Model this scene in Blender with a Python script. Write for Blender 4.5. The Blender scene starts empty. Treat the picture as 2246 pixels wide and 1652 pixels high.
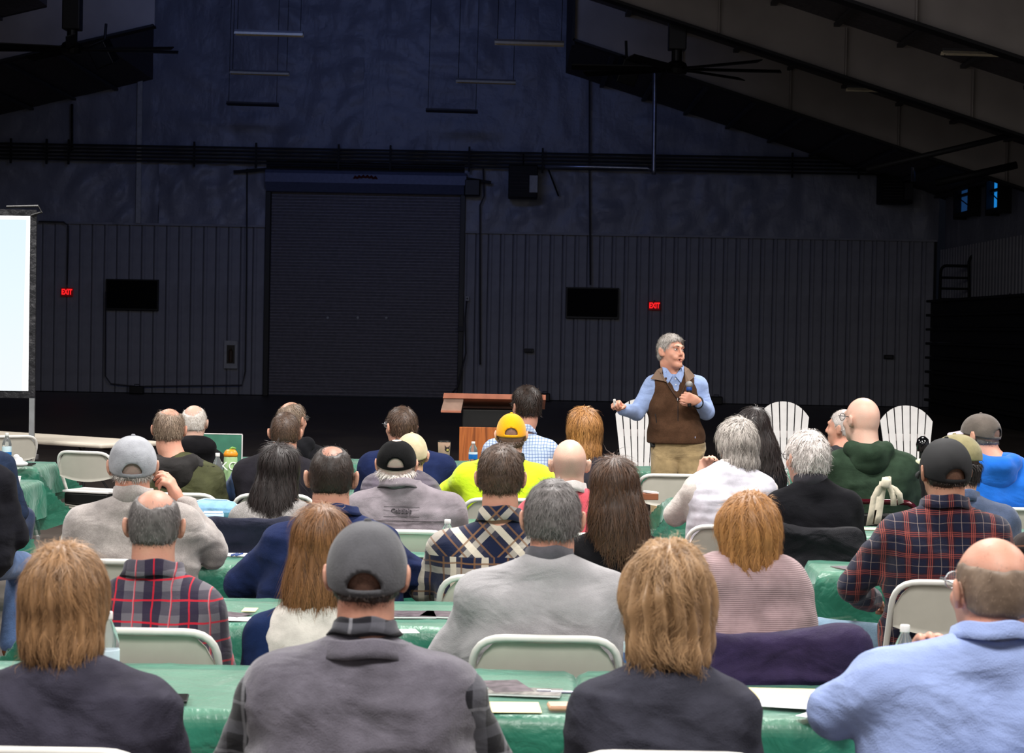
import bpy, bmesh, math, random
import numpy as np
from mathutils import Vector, Matrix, Euler

sc = bpy.context.scene
COL = sc.collection
PI = math.pi
F = 4700.0                      # focal length in pixels of the 2246 px wide frame
HC = 1.78                       # camera height
PITCH = math.atan(104 / F)
ROLL = math.radians(1.05)

# ------------------------------------------------------------------ camera
cam_d = bpy.data.cameras.new('camera')
cam = bpy.data.objects.new('camera', cam_d)
COL.objects.link(cam)
CR = Matrix.Rotation(PI / 2 - PITCH, 3, 'X') @ Matrix.Rotation(ROLL, 3, 'Z')
cam.matrix_world = Matrix.Translation((0, 0, HC)) @ CR.to_4x4()
cam_d.sensor_width = 36
cam_d.lens = 36 * F / 2246
cam_d.clip_end = 200
cam_d.dof.use_dof = True
cam_d.dof.focus_distance = 13.0
cam_d.dof.aperture_fstop = 10.5
sc.camera = cam

def at(px, py, Y):
    """the point at depth Y seen at pixel (px, py)"""
    r = CR @ Vector(((px - 1123) / F, -(py - 826) / F, -1))
    t = Y / r.y
    return Vector((r.x * t, Y, HC + r.z * t))

# ------------------------------------------------------------------ light and exposure
w = bpy.data.worlds.new('world'); sc.world = w; w.use_nodes = True
w.node_tree.nodes['Background'].inputs[0].default_value = (0.30, 0.36, 0.55, 1)
w.node_tree.nodes['Background'].inputs[1].default_value = 0.008
sc.view_settings.view_transform = 'Standard'
sc.view_settings.look = 'None'
sc.view_settings.exposure = 0.0
sc.view_settings.gamma = 1.0
sc.view_settings.use_curve_mapping = False

def area(name, loc, rot, sx, sy, power, color, spread=PI):
    l = bpy.data.lights.new(name, 'AREA'); l.shape = 'RECTANGLE'; l.size = sx; l.size_y = sy
    l.energy = power; l.color = color; l.spread = spread
    o = bpy.data.objects.new(name, l); o.location = loc; o.rotation_euler = rot; COL.objects.link(o)
    return o
# hall lamps hung over the seating
for i, (lx, ly, pw) in enumerate([(-6.5, 3.5, 400), (0.0, 2.5, 470), (6.5, 3.5, 400), (-6.5, 10.5, 470), (0.2, 9.5, 580), (6.5, 10.5, 470),
                                  (-4.5, 17.0, 380), (3.0, 16.5, 460)]):
    area('hall_lamp_or_fill', (lx, ly, 6.2), (0, 0, 0), 1.9, 1.3, pw, (1.0, 0.965, 0.93))
# added back fill, lights the audience from behind the photographer
area('hall_lamp_or_fill', (0, -5, 5.5), (math.radians(38), 0, 0), 9, 2.5, 90, (1.0, 0.97, 0.95))
# added lamp standing in for blue daylight on the upper end wall
area('blue_daylight_fill', (-3.6, 33.0, 8.6), (math.radians(92), 0, 0), 4.5, 1.2, 46, (0.20, 0.34, 1.0), math.radians(85))
area('end_wall_fill', (-2.0, 24.0, 6.6), (math.radians(76), 0, 0), 12, 1.6, 78, (0.86, 0.84, 0.96))  # unseen neutral fill added to brighten the end wall

# ------------------------------------------------------------------ object helpers
def tag(o, label=None, cat=None, group=None, kind=None):
    if label: o['label'] = label
    if cat: o['category'] = cat
    if group: o['group'] = group
    if kind: o['kind'] = kind
    return o

def empty(name, loc=(0, 0, 0), rz=0.0, label=None, cat=None, group=None, kind=None):
    o = bpy.data.objects.new(name, None); COL.objects.link(o)
    o.empty_display_size = 0.1
    o.location = loc; o.rotation_euler = (0, 0, rz)
    return tag(o, label, cat, group, kind)

def mobj(name, verts, faces, m, parent=None, smooth=False, auto=None):
    me = bpy.data.meshes.new(name)
    me.from_pydata([tuple(v) for v in verts], [], [tuple(f) for f in faces])
    if smooth: me.polygons.foreach_set('use_smooth', [True] * len(me.polygons))
    if isinstance(m, (list, tuple)):
        for x in m: me.materials.append(x)
    elif m: me.materials.append(m)
    me.update()
    o = bpy.data.objects.new(name, me); COL.objects.link(o)
    if parent: o.parent = parent
    return o

def copy_tree(o, parent=None):
    c = o.copy(); COL.objects.link(c)
    if parent: c.parent = parent
    for ch in o.children: copy_tree(ch, c)
    return c

class MB:
    """collects shapes into one mesh"""
    def __init__(s): s.v = []; s.f = []
    def add(s, v, f):
        n = len(s.v); s.v += [tuple(p) for p in v]; s.f += [tuple(i + n for i in q) for q in f]; return s
    def box(s, c, d, rot=None, bev=0.0):
        bm = bmesh.new(); bmesh.ops.create_cube(bm, size=1)
        bmesh.ops.scale(bm, vec=d, verts=bm.verts)
        if bev > 0: bmesh.ops.bevel(bm, geom=bm.edges[:], offset=bev, segments=2, profile=0.5, affect='EDGES')
        if rot is not None:
            bmesh.ops.rotate(bm, cent=(0, 0, 0), matrix=(rot if isinstance(rot, Matrix) else Euler(rot).to_matrix()), verts=bm.verts)
        bmesh.ops.translate(bm, vec=c, verts=bm.verts)
        bm.verts.index_update()
        s.add([v.co[:] for v in bm.verts], [[v.index for v in f.verts] for f in bm.faces]); bm.free(); return s
    def tube(s, pts, r, n=8, cap=True, closed=False):
        pts = [Vector(p) for p in pts]; k = len(pts)
        rs = r if isinstance(r, (list, tuple)) else [r] * k
        base = len(s.v); prev = None
        for i, p in enumerate(pts):
            if closed: t = (pts[(i + 1) % k] - pts[i - 1]).normalized()
            else: t = (pts[min(i + 1, k - 1)] - pts[max(i - 1, 0)]).normalized()
            if prev is None:
                a = Vector((0, 0, 1)) if abs(t.z) < 0.9 else Vector((1, 0, 0))
                u = t.cross(a).normalized()
            else:
                u = (prev - t * prev.dot(t)).normalized()
            prev = u; w_ = t.cross(u)
            for j in range(n):
                a = 2 * PI * j / n
                s.v.append(tuple(p + (u * math.cos(a) + w_ * math.sin(a)) * rs[i]))
        m = k if closed else k - 1
        for i in range(m):
            for j in range(n):
                a = base + i * n + j; b = base + i * n + (j + 1) % n
                c = base + ((i + 1) % k) * n + (j + 1) % n; d = base + ((i + 1) % k) * n + j
                s.f.append((a, b, c, d))
        if cap and not closed:
            s.f.append(tuple(base + j for j in reversed(range(n))))
            s.f.append(tuple(base + (k - 1) * n + j for j in range(n)))
        return s
    def lathe(s, prof, c=(0, 0, 0), n=20, axis=None):
        base = len(s.v); R = axis if axis is not None else Matrix.Identity(3); c = Vector(c)
        for r, z in prof:
            for j in range(n):
                a = 2 * PI * j / n
                s.v.append(tuple(c + R @ Vector((r * math.cos(a), r * math.sin(a), z))))
        for i in range(len(prof) - 1):
            for j in range(n):
                s.f.append((base + i * n + j, base + i * n + (j + 1) % n, base + (i + 1) * n + (j + 1) % n, base + (i + 1) * n + j))
        s.f.append(tuple(base + j for j in reversed(range(n))))
        s.f.append(tuple(base + (len(prof) - 1) * n + j for j in range(n)))
        return s
    def prism(s, poly, y0, y1):
        """poly in (x, z), extruded along y"""
        n = len(poly); base = len(s.v)
        s.v += [(x, y0, z) for x, z in poly] + [(x, y1, z) for x, z in poly]
        s.f.append(tuple(base + i for i in range(n))); s.f.append(tuple(base + n + i for i in reversed(range(n))))
        for i in range(n):
            j = (i + 1) % n
            s.f.append((base + i, base + n + i, base + n + j, base + j))
        return s
    def build(s, name, m, parent=None, smooth=False, loc=None):
        o = mobj(name, s.v, s.f, m, parent, smooth)
        if loc is not None: o.location = loc
        return o

def arc(p0, p1, p2, n=6):
    """quadratic bend points"""
    p0, p1, p2 = Vector(p0), Vector(p1), Vector(p2)
    return [(1 - t) ** 2 * p0 + 2 * t * (1 - t) * p1 + t * t * p2 for t in [i / n for i in range(n + 1)]]

# ------------------------------------------------------------------ materials
def srgb(*c):
    c = [x / 255 for x in c]
    return tuple((x / 12.92 if x <= 0.04045 else ((x + 0.055) / 1.055) ** 2.4) for x in c) + (1,)

class NT:
    def __init__(s, name):
        s.m = bpy.data.materials.new(name); s.m.use_nodes = True; s.t = s.m.node_tree
        s.p = s.t.nodes['Principled BSDF']
    def n(s, typ, **kw):
        x = s.t.nodes.new(typ)
        for k, v in kw.items():
            if k == 'ins':
                for a, b in v.items():
                    if hasattr(b, 'is_linked') or isinstance(b, bpy.types.NodeSocket): s.t.links.new(b, x.inputs[a])
                    else: x.inputs[a].default_value = b
            else: setattr(x, k, v)
        return x
    def l(s, a, b): s.t.links.new(a, b)
    def math(s, op, a, b=None, c=None):
        x = s.t.nodes.new('ShaderNodeMath'); x.operation = op
        for i, q in enumerate((a, b, c)):
            if q is None: continue
            if isinstance(q, bpy.types.NodeSocket): s.l(q, x.inputs[i])
            else: x.inputs[i].default_value = q
        return x.outputs[0]
    def mix(s, fac, a, b, mode='MIX'):
        x = s.t.nodes.new('ShaderNodeMix'); x.data_type = 'RGBA'; x.blend_type = mode
        for i, q in ((0, fac), (6, a), (7, b)):
            if isinstance(q, bpy.types.NodeSocket): s.l(q, x.inputs[i])
            else: x.inputs[i].default_value = q
        return x.outputs[2]
    def coords(s, scale=(1, 1, 1), rot=(0, 0, 0), kind='Object'):
        t = s.n('ShaderNodeTexCoord'); mp = s.n('ShaderNodeMapping')
        s.l(t.outputs[kind], mp.inputs[0]); mp.inputs['Scale'].default_value = scale; mp.inputs['Rotation'].default_value = rot
        return mp.outputs[0]
    def noise(s, scale, detail=3, vec=None, rough=0.5, dist=0.0):
        x = s.n('ShaderNodeTexNoise'); x.inputs['Scale'].default_value = scale; x.inputs['Detail'].default_value = detail
        x.inputs['Roughness'].default_value = rough; x.inputs['Distortion'].default_value = dist
        if vec is None: vec = s.coords()
        s.l(vec, x.inputs['Vector']); return x.outputs['Fac']
    def ramp(s, fac, stops):
        r = s.n('ShaderNodeValToRGB'); e = r.color_ramp.elements
        while len(e) < len(stops): e.new(0.5)
        for q, (p, c) in zip(e, stops): q.position = p; q.color = c
        s.l(fac, r.inputs[0]); return r.outputs[0]
    def bump(s, h, dist=0.01, strength=1.0):
        b = s.n('ShaderNodeBump'); b.inputs['Distance'].default_value = dist; b.inputs['Strength'].default_value = strength
        s.l(h, b.inputs['Height']); s.l(b.outputs[0], s.p.inputs['Normal'])
    def set(s, color=None, rough=None, metal=None, spec=None, **kw):
        def put(k, v):
            if isinstance(v, bpy.types.NodeSocket): s.l(v, s.p.inputs[k])
            else: s.p.inputs[k].default_value = v
        if color is not None: put('Base Color', color)
        if rough is not None: put('Roughness', rough)
        if metal is not None: put('Metallic', metal)
        if spec is not None: put('Specular IOR Level', spec)
        for k, v in kw.items(): put(k.replace('_', ' '), v)
        return s

def plain(name, c, rough=0.6, metal=0.0, spec=0.4, var=0.06, nscale=12, bump=0.0, bscale=40, bdist=0.002):
    t = NT(name); c = srgb(*c)
    f = t.noise(nscale, 3)
    dk = tuple(x * (1 - var * 2) for x in c[:3]) + (1,); lt = tuple(min(1, x * (1 + var * 2)) for x in c[:3]) + (1,)
    t.set(color=t.ramp(f, [(0.3, dk), (0.7, lt)]), rough=rough, metal=metal, spec=spec)
    if bump > 0: t.bump(t.noise(bscale, 3), bdist, bump)
    return t.m

def emis(name, c, s):
    t = NT(name); t.set(color=(0, 0, 0, 1), Emission_Color=srgb(*c), Emission_Strength=s); return t.m

def cloth(name, c, var=0.10, nscale=18, fine=300, fold=0.6, rough=0.9, sheen=0.2, heather=0.0, fscale=4.2, fdist=0.012, rib=0.0):
    """woven or knit fabric: tint variation, thread relief and soft creases"""
    t = NT(name); c = srgb(*c)
    lowl = max(c[:3]) < 0.09
    if lowl: sheen *= 0.15
    f = t.noise(nscale, 4)
    dk = tuple(x * (1 - var * 2) for x in c[:3]) + (1,); lt = tuple(min(1, x * (1 + var * 2)) for x in c[:3]) + (1,)
    col = t.ramp(f, [(0.3, dk), (0.7, lt)])
    if heather > 0:
        h = t.noise(170, 3)
        col = t.mix(t.math('MULTIPLY', t.ramp(h, [(0.35, (0, 0, 0, 1)), (0.65, (1, 1, 1, 1))]), heather), col, tuple(x * 0.42 for x in c[:3]) + (1,))
    t.set(color=col, rough=rough, spec=0.08 if lowl else 0.15, Sheen_Weight=sheen, Sheen_Roughness=0.5)
    fo = t.noise(fscale, 3, vec=t.coords((1.0, 1.0, 1.7), (0.2, 0.5, 0.1)), dist=0.5)
    fdist = fdist * 2.0
    hgt = t.math('ADD', t.math('MULTIPLY', fo, fold), t.math('MULTIPLY', t.noise(fine, 2), 0.05))
    if rib > 0:
        wv = t.n('ShaderNodeTexWave'); wv.bands_direction = 'Z'; wv.inputs['Scale'].default_value = rib; wv.inputs['Distortion'].default_value = 0.6
        t.l(t.coords(), wv.inputs['Vector']); hgt = t.math('ADD', hgt, t.math('MULTIPLY', wv.outputs['Fac'], 0.16))
    t.bump(hgt, fdist, 1.0)
    return t.m

def plaid(name, base, stripes, fold=0.6, rot=(0, 0, 0), yoke=None, rough=0.9, fdist=0.012):
    """stripes: (axis, period, offset, width, colour, amount) woven along local x or z"""
    t = NT(name)
    def weave(vec):
        sx = t.n('ShaderNodeSeparateXYZ'); t.l(vec, sx.inputs[0])
        col = srgb(*base)
        for ax, per, off, wd, c, amt in stripes:
            q = sx.outputs[{'x': 0, 'y': 1, 'z': 2}[ax]]
            fr = t.math('FRACT', t.math('ADD', t.math('DIVIDE', q, per), off + 10))
            tri = t.math('ABSOLUTE', t.math('SUBTRACT', fr, 0.5))
            m = t.math('MULTIPLY', t.math('LESS_THAN', tri, wd / per / 2), amt)
            col = t.mix(m, col, srgb(*c))
        return col
    nz = t.n('ShaderNodeTexNoise'); nz.inputs['Scale'].default_value = 6; nz.inputs['Detail'].default_value = 2
    tc = t.coords(rot=rot); t.l(tc, nz.inputs['Vector'])
    va = t.n('ShaderNodeVectorMath'); va.operation = 'MULTIPLY_ADD'
    t.l(nz.outputs['Color'], va.inputs[0]); va.inputs[1].default_value = (0.03, 0.03, 0.03); t.l(tc, va.inputs[2])
    col = weave(va.outputs[0])
    if yoke is not None:
        c2 = weave(t.coords(rot=(0, math.radians(45), 0)))
        sx = t.n('ShaderNodeSeparateXYZ'); t.l(t.coords(), sx.inputs[0])
        col = t.mix(t.math('GREATER_THAN', sx.outputs[2], yoke), col, c2)
    t.set(color=col, rough=rough, spec=0.15, Sheen_Weight=0.2)
    fo = t.noise(7, 3, vec=t.coords((1.0, 1.0, 1.9), (0.2, 0.5, 0.1)), dist=0.9)
    t.bump(t.math('ADD', t.math('MULTIPLY', fo, fold), t.math('MULTIPLY', t.noise(300, 2), 0.05)), fdist, 1.0)
    return t.m

def skin(name, c, red=0.35):
    t = NT(name); c = srgb(*c)
    f = t.noise(14, 4); rd = (min(1, c[0] * 0.98), c[1] * 0.74, c[2] * 0.70, 1)
    col = t.mix(t.math('MULTIPLY', t.ramp(f, [(0.40, (0, 0, 0, 1)), (0.72, (1, 1, 1, 1))]), red), c, rd)
    a = t.n('ShaderNodeAttribute'); a.attribute_name = 'stub'; b = t.n('ShaderNodeAttribute'); b.attribute_name = 'scol'
    col = t.mix(t.math('MULTIPLY', a.outputs['Fac'], t.math('ADD', 0.62, t.math('MULTIPLY', t.noise(240, 2), 0.5))), col, b.outputs['Color'])
    t.set(color=col, rough=0.50, spec=0.35, Subsurface_Weight=0.06, Subsurface_Radius=(0.02, 0.008, 0.004), Subsurface_Scale=0.5)
    t.bump(t.noise(160, 3), 0.0012, 0.5)
    return t.m

def hairmat(name, dark, light, rough=0.5):
    t = NT(name)
    a = t.n('ShaderNodeAttribute'); a.attribute_name = 'tint'
    n = t.noise(22, 3, vec=t.coords((1, 1, 0.35)))
    f = t.math('ADD', t.math('MULTIPLY', a.outputs['Fac'], 0.62), t.math('MULTIPLY', n, 0.5))
    t.set(color=t.ramp(f, [(0.12, srgb(*dark)), (0.88, srgb(*light))]), rough=rough, spec=0.45)
    return t.m
# ------------------------------------------------------------------ setting
M = {}
t = NT('arena floor')
fl = t.noise(0.7, 5, vec=t.coords((1, 0.35, 1)), dist=0.6)
fl2 = t.noise(9, 4, vec=t.coords((1, 0.25, 1)))
t.set(color=t.mix(t.math('MULTIPLY', fl2, 0.5), t.ramp(fl, [(0.3, srgb(74, 66, 60)), (0.7, srgb(112, 104, 98))]), srgb(66, 58, 54)),
      rough=t.math('ADD', t.math('MULTIPLY', fl, 0.25), 0.30), spec=0.35)
t.bump(t.math('ADD', fl2, t.noise(60, 3)), 0.002, 0.4)
M['floor'] = t.m
M['panel'] = plain('painted steel panel', (158, 158, 166), 0.55, 0, 0.4, 0.05, 3)
M['wallback'] = plain('dark wall cavity', (60, 60, 66), 0.9)
t = NT('vapour barrier sheeting')
wr = t.noise(0.9, 5, vec=t.coords((1, 1, 0.35), (0, 0.25, 0)), dist=0.5)
t.set(color=t.ramp(t.noise(0.5, 3), [(0.3, srgb(136, 138, 150)), (0.7, srgb(160, 162, 174))]), rough=0.42, spec=0.5)
t.bump(t.math('ADD', wr, t.math('MULTIPLY', t.noise(5, 4, dist=0.4), 0.2)), 0.12, 0.8)
M['sheet'] = t.m
M['roofins'] = plain('dark roof insulation', (92, 88, 90), 0.9, var=0.1)
M['web'] = plain('pale rafter web', (150, 142, 134), 0.7, var=0.06, nscale=1.2)
M['darksteel'] = plain('dark steel', (26, 25, 26), 0.6, 0.0, 0.3)
M['black'] = plain('black plastic', (12, 12, 13), 0.45, 0, 0.4)
M['slat'] = plain('galvanised door slat', (128, 124, 130), 0.5, 0.1, 0.4)
M['hood'] = plain('door hood sheet metal', (112, 120, 150), 0.5, 0.1)
M['pipe'] = plain('galvanised pipe', (150, 156, 175), 0.35, 0.8)
M['cond'] = plain('dark conduit', (70, 68, 70), 0.6)
M['palegrey'] = plain('pale grey enamel', (190, 190, 190), 0.5)
M['strip'] = plain('cream enamelled reflector', (236, 222, 190), 0.4)
M['white'] = plain('white paint', (228, 226, 224), 0.45, var=0.02)
M['silver'] = plain('brushed aluminium', (190, 192, 196), 0.35, 0.8)

# camera-side extents
XR, XL, YW, YB = 10.6, -16.6, 53.6, -9.0
mobj('floor', [(XL, YB, 0), (XR, YB, 0), (XR, YW, 0), (XL, YW, 0)], [(0, 1, 2, 3)], M['floor'])['kind'] = 'structure'

# end wall: carrying slab, ribbed steel wainscot panels, wrinkled sheeting above
def wz(py, px=1123): return at(px, py, YW).z
def wx(px, py=640): return at(px, py, YW).x
wall = empty('wall_back', (0, YW, 0), kind='structure')
dxl, dxr = wx(584, 640), wx(1010, 640)
dtop = wz(385, 800)
seamL, seamR = wz(494, 330), wz(520, 1500)
b = MB()
b.box(((XL + dxl) / 2, 0.35, 5.7), (dxl - XL, 0.3, 11.6)); b.box(((XR + dxr) / 2, 0.35, 5.7), (XR - dxr, 0.3, 11.6))
b.box(((dxl + dxr) / 2, 0.35, (dtop + 11.5) / 2), (dxr - dxl, 0.3, 11.5 - dtop))
b.build('backing', M['wallback'], wall)
pitch = 27.2 / (F / YW)
pm = None
def panel_mesh(h):
    w2 = pitch / 2 - 0.006
    prof = [(-w2, 0.10), (-w2, 0.0), (-w2 + 0.035, -0.035), (-w2 + 0.075, -0.035), (-w2 + 0.11, -0.01), (w2 - 0.02, -0.01), (w2, 0.0), (w2, 0.10)]
    v = [(x, y, 0.02) for x, y in prof] + [(x, y, h) for x, y in prof]
    n = len(prof)
    f = [(i, i + 1, n + i + 1, n + i) for i in range(n - 1)] + [tuple(range(n, 2 * n))]
    me = bpy.data.meshes.new('panel'); me.from_pydata(v, [], f); me.materials.append(M['panel']); return me
pl, pr = panel_mesh(seamL), panel_mesh(seamR)
x = dxl - pitch / 2 - 0.05
while x > XL:
    o = bpy.data.objects.new('panel', pl); o.parent = wall; o.location = (x, 0.08, 0); COL.objects.link(o); x -= pitch
x = dxr + pitch / 2 + 0.05
while x < XR:
    o = bpy.data.objects.new('panel', pr); o.parent = wall; o.location = (x, 0.08, 0); COL.objects.link(o); x += pitch
def sheet(x0, x1, z0, z1, y, seed, amp=0.05, step=0.14):
    rs = np.random.RandomState(seed)
    nx, nz = max(2, int((x1 - x0) / step)), max(2, int((z1 - z0) / step))
    X, Z = np.meshgrid(np.linspace(x0, x1, nx + 1), np.linspace(z0, z1, nz + 1))
    h = np.zeros_like(X)
    for i in range(26):
        a = rs.uniform(0, PI); fr = rs.uniform(0.8, 4.5); ph = rs.uniform(0, 6.28)
        cx, cz = rs.uniform(x0, x1), rs.uniform(z0, z1)
        msk = np.exp(-(((X - cx) / rs.uniform(1, 3)) ** 2 + ((Z - cz) / rs.uniform(0.6, 1.6)) ** 2))
        h += msk * np.sin((X * np.cos(a) + Z * np.sin(a)) * fr * 2.2 + ph + 1.2 * np.sin(X * 0.9 + Z)) * rs.uniform(0.4, 1)
    # pulled folds that fan out from the fixing points
    for i in range(7):
        cx, cz = rs.uniform(x0, x1), z1
        an = np.arctan2(X - cx, cz - Z + 0.3); rr = np.hypot(X - cx, cz - Z)
        h += 0.8 * np.exp(-(rr / 2.0) ** 2) * np.sin(an * 13 + i)
    Y = y - np.abs(h) * amp
    v = np.stack([X, Y, Z], -1).reshape(-1, 3)
    f = [(j * (nx + 1) + i, j * (nx + 1) + i + 1, (j + 1) * (nx + 1) + i + 1, (j + 1) * (nx + 1) + i) for j in range(nz) for i in range(nx)]
    return v, f
zb1, zb0 = wz(325, 600), wz(362, 600)
for (x0, x1, z0, z1, sd) in [(XL, wx(345), seamL, zb0 + 0.1, 1), (wx(345), dxl - 0.05, seamL, zb0 + 0.1, 2), (dxl - 0.05, dxr + 0.05, dtop + 0.35, zb0 + 0.1, 3), (dxr + 0.05, XR, seamR, zb0 + 0.1, 4),
                             (XL, wx(305), zb0 + 0.1, 10.6, 5), (wx(305), wx(790), zb0 + 0.1, 11.3, 6), (wx(790), wx(1170), zb0 + 0.1, 11.3, 7), (wx(1170), XR, zb0 + 0.1, 10.6, 8)]:
    v, f = sheet(x0, x1, z0, z1, 0.08, sd)
    mobj('insulation_sheet', v, f, M['sheet'], wall, True)
MB().box((((XL + dxl) / 2), -0.0, seamL + 0.02), (dxl - XL - 0.1, 0.1, 0.05)).build('seam_trim', M['panel'], wall)
MB().box((((XR + dxr) / 2), -0.0, seamR + 0.02), (XR - dxr - 0.1, 0.1, 0.05)).build('seam_trim', M['panel'], wall)

# steel girt rail with its bracing across the whole wall
g = empty('trim_1', (0, YW - 0.25, 0), kind='structure')
zg = (zb0 + zb1) / 2
for k in range(5):
    MB().box(((XL + XR) / 2, 0, zb0 + (zb1 - zb0) * (k + 0.3) / 4.6), (XR - XL, 0.10, 0.045)).build('rail', M['darksteel'], g)
for px in (30, 108, 156, 430, 565, 745, 858, 1030, 1190, 1735, 1880):
    MB().box((wx(px, 340), -0.06, zg), (0.05, 0.05, 0.62)).build('bracket', M['darksteel'], g)
MB().box((wx(307, 320), -0.03, (wz(150, 305) + wz(490, 305)) / 2), (0.12, 0.05, wz(150, 305) - wz(490, 305))).build('trim_2', M['palegrey'], None, loc=(0, YW - 0.06, 0))['kind'] = 'structure'

# side walls
def ribbed(name, X, y0, y1, ztop, side, y_ribs=None):
    r = empty(name, (X, 0, 0), kind='structure')
    MB().box((side * 0.3, (y0 + y1) / 2, 5.0), (0.3, y1 - y0, 10)).build('backing', M['sheet'], r)
    if y_ribs:
        me = panel_mesh(ztop)
        y = y1 - 0.2
        while y > y_ribs:
            o = bpy.data.objects.new('panel', me); o.parent = r; o.location = (side * 0.06, y, 0); o.rotation_euler = (0, 0, -side * PI / 2); COL.objects.link(o); y -= pitch
    return r
wr_ = ribbed('wall_right', XR, YB, YW, 3.95, 1, 36.0)
ribbed('wall_left', XL, YB, YW, 3.95, -1)
MB().box(((XL + XR) / 2, -0.2, 5), (XR - XL, 0.3, 10)).build('wall_front', M['panel'], None, loc=(0, YB, 0))['kind'] = 'structure'

# roof: slopes from both eaves to a raised middle bay
slope = 0.31; XM0, XM1 = -9.1, 1.2; ZE = 8.2
sl2 = 0.25
ZL = lambda x: 7.85 - sl2 * (XM0 - x)
zeR = ZE - slope * (XR - XM1); zeL = ZL(XL)
ce = empty('ceiling', (0, 0, 0), kind='structure')
b = MB()
b.add([(XM1, YB, ZE), (XR + 0.4, YB, zeR - 0.12), (XR + 0.4, YW + 0.4, zeR - 0.12), (XM1, YW + 0.4, ZE)], [(0, 1, 2, 3)])
b.add([(XM0, YB, 7.85), (XL - 0.4, YB, zeL - 0.10), (XL - 0.4, YW + 0.4, zeL - 0.10), (XM0, YW + 0.4, 7.85)], [(3, 2, 1, 0)])
b.add([(XM1, YB, ZE), (XM1, YB, 11.4), (XM1, YW + 0.4, 11.4), (XM1, YW + 0.4, ZE)], [(0, 1, 2, 3)])
b.add([(XM0, YB, 7.85), (XM0, YB, 11.4), (XM0, YW + 0.4, 11.4), (XM0, YW + 0.4, 7.85)], [(3, 2, 1, 0)])
b.add([(XM0, YB, 11.4), (XM1, YB, 11.4), (XM1, YW + 0.4, 11.4), (XM0, YW + 0.4, 11.4)], [(0, 1, 2, 3)])
b.build('insulation', M['roofins'], ce)
for s_ in range(9):      # purlins under the right and left slopes
    x = XM1 + 0.9 + s_ * 1.05
    MB().box((x, (YB + YW) / 2, ZE - slope * (x - XM1) - 0.05), (0.10, YW - YB, 0.06)).build('purlin', M['cond'], ce)
    x = XM0 - 0.9 - s_ * 1.05
    MB().box((x, (YB + YW) / 2, ZL(x) - 0.05), (0.10, YW - YB, 0.06)).build('purlin', M['cond'], ce)
n_tr = 3
for Y in (41.5, 35.5, 29.3):
    dweb = 0.84
    tr = empty('trim_%d' % n_tr, (0, Y, 0), kind='structure'); n_tr += 1
    x0 = 1.06 if Y == 41.5 else XM1
    zt = lambda x: ZE - slope * (x - XM1) - 0.03
    p = [(x0, zt(x0) + (2.9 if Y == 41.5 else 0)), (x0 + 0.5, zt(x0) + (2.9 if Y == 41.5 else 0)), (x0 + 0.51, zt(x0)), (XR, zt(XR)), (XR, zt(XR) - dweb), (x0, zt(x0) - dweb)]
    MB().prism(p, -0.02, 0.02).build('web', M['web'], tr)
    fl_ = MB(); L = math.hypot(XR - x0, slope * (XR - x0)); an = math.atan(slope)
    fl_.box(((x0 + XR) / 2, 0, (zt(x0) + zt(XR)) / 2 - dweb), (L, 0.34, 0.045), (0, an, 0))
    fl_.build('bottom_flange', M['darksteel'], tr)
    if Y == 41.5: MB().box((x0, 0, zt(x0) + 0.9), (0.05, 0.34, 3.7)).build('end_flange', M['darksteel'], tr)
    for k in range(1, 9):
        x = x0 + k * 1.05
        MB().box((x, 0, zt(x) - dweb / 2), (0.02, 0.24, dweb - 0.04)).build('stiffener', M['web'], tr) if k % 2 == 0 else None
    x0 = -7.02 if Y == 41.5 else XM0
    zt2 = lambda x: ZL(x) - 0.03
    p = [(x0, zt2(x0) + (2.9 if Y == 41.5 else 0)), (XM0 + 0.01, zt2(XM0) + (3.3 if Y == 41.5 else 0)), (XM0, zt2(XM0)), (XL, zt2(XL)), (XL, zt2(XL) - dweb), (x0, zt2(x0) - dweb)]
    MB().prism(p, -0.02, 0.02).build('web', M['web'], tr)
    L = math.hypot(x0 - XL, sl2 * (x0 - XL)); an = math.atan(sl2)
    MB().box(((x0 + XL) / 2, 0, (zt2(x0) + zt2(XL)) / 2 - dweb), (L, 0.34, 0.045), (0, -an, 0)).build('bottom_flange', M['darksteel'], tr)

# roll-up door
dr = empty('door_1', (0, YW, 0), kind='structure')
dbot = wz(868, 590)
zc0, zc1 = 0.02, wz(424, 800)
b = MB(); sp = 0.079; n = int((zc1 - zc0) / sp)
xa, xb = wx(592, 640), wx(1006, 640)
prof = []
for i in range(n + 1):
    z = zc0 + i * sp
    prof += [(0.0, z), (-0.022, z + sp * 0.30), (-0.022, z + sp * 0.62), (0.0, z + sp * 0.92)]
v = [(xa, y + 0.12, z) for y, z in prof] + [(xb, y + 0.12, z) for y, z in prof]; m_ = len(prof)
o = mobj('slat_curtain', v, [(i, m_ + i, m_ + i + 1, i + 1) for i in range(m_ - 1)], M['slat'], dr); o['kind'] = 'stuff'
for xx in (xa - 0.07, xb + 0.07):
    MB().box((xx, 0.02, zc1 / 2), (0.13, 0.22, zc1), bev=0.01).build('guide_rail', M['black'], dr)
hz0, hz1 = wz(424, 800), wz(378, 800)
MB().prism([(0, 0), (0, 0)], 0, 0) if False else None
hp = [(0.25, hz1), (-0.35, hz1), (-0.42, hz1 - 0.08), (-0.42, hz0 + 0.22), (-0.18, hz0), (0.25, hz0)]
v = [(xa - 0.12, y, z) for y, z in hp] + [(xb + 0.15, y, z) for y, z in hp]
mobj('hood', v, [(i, (i + 1) % 6, 6 + (i + 1) % 6, 6 + i) for i in range(6)] + [tuple(range(6)), tuple(range(11, 5, -1))], M['hood'], dr)
lg = MB()
pts = []
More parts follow.
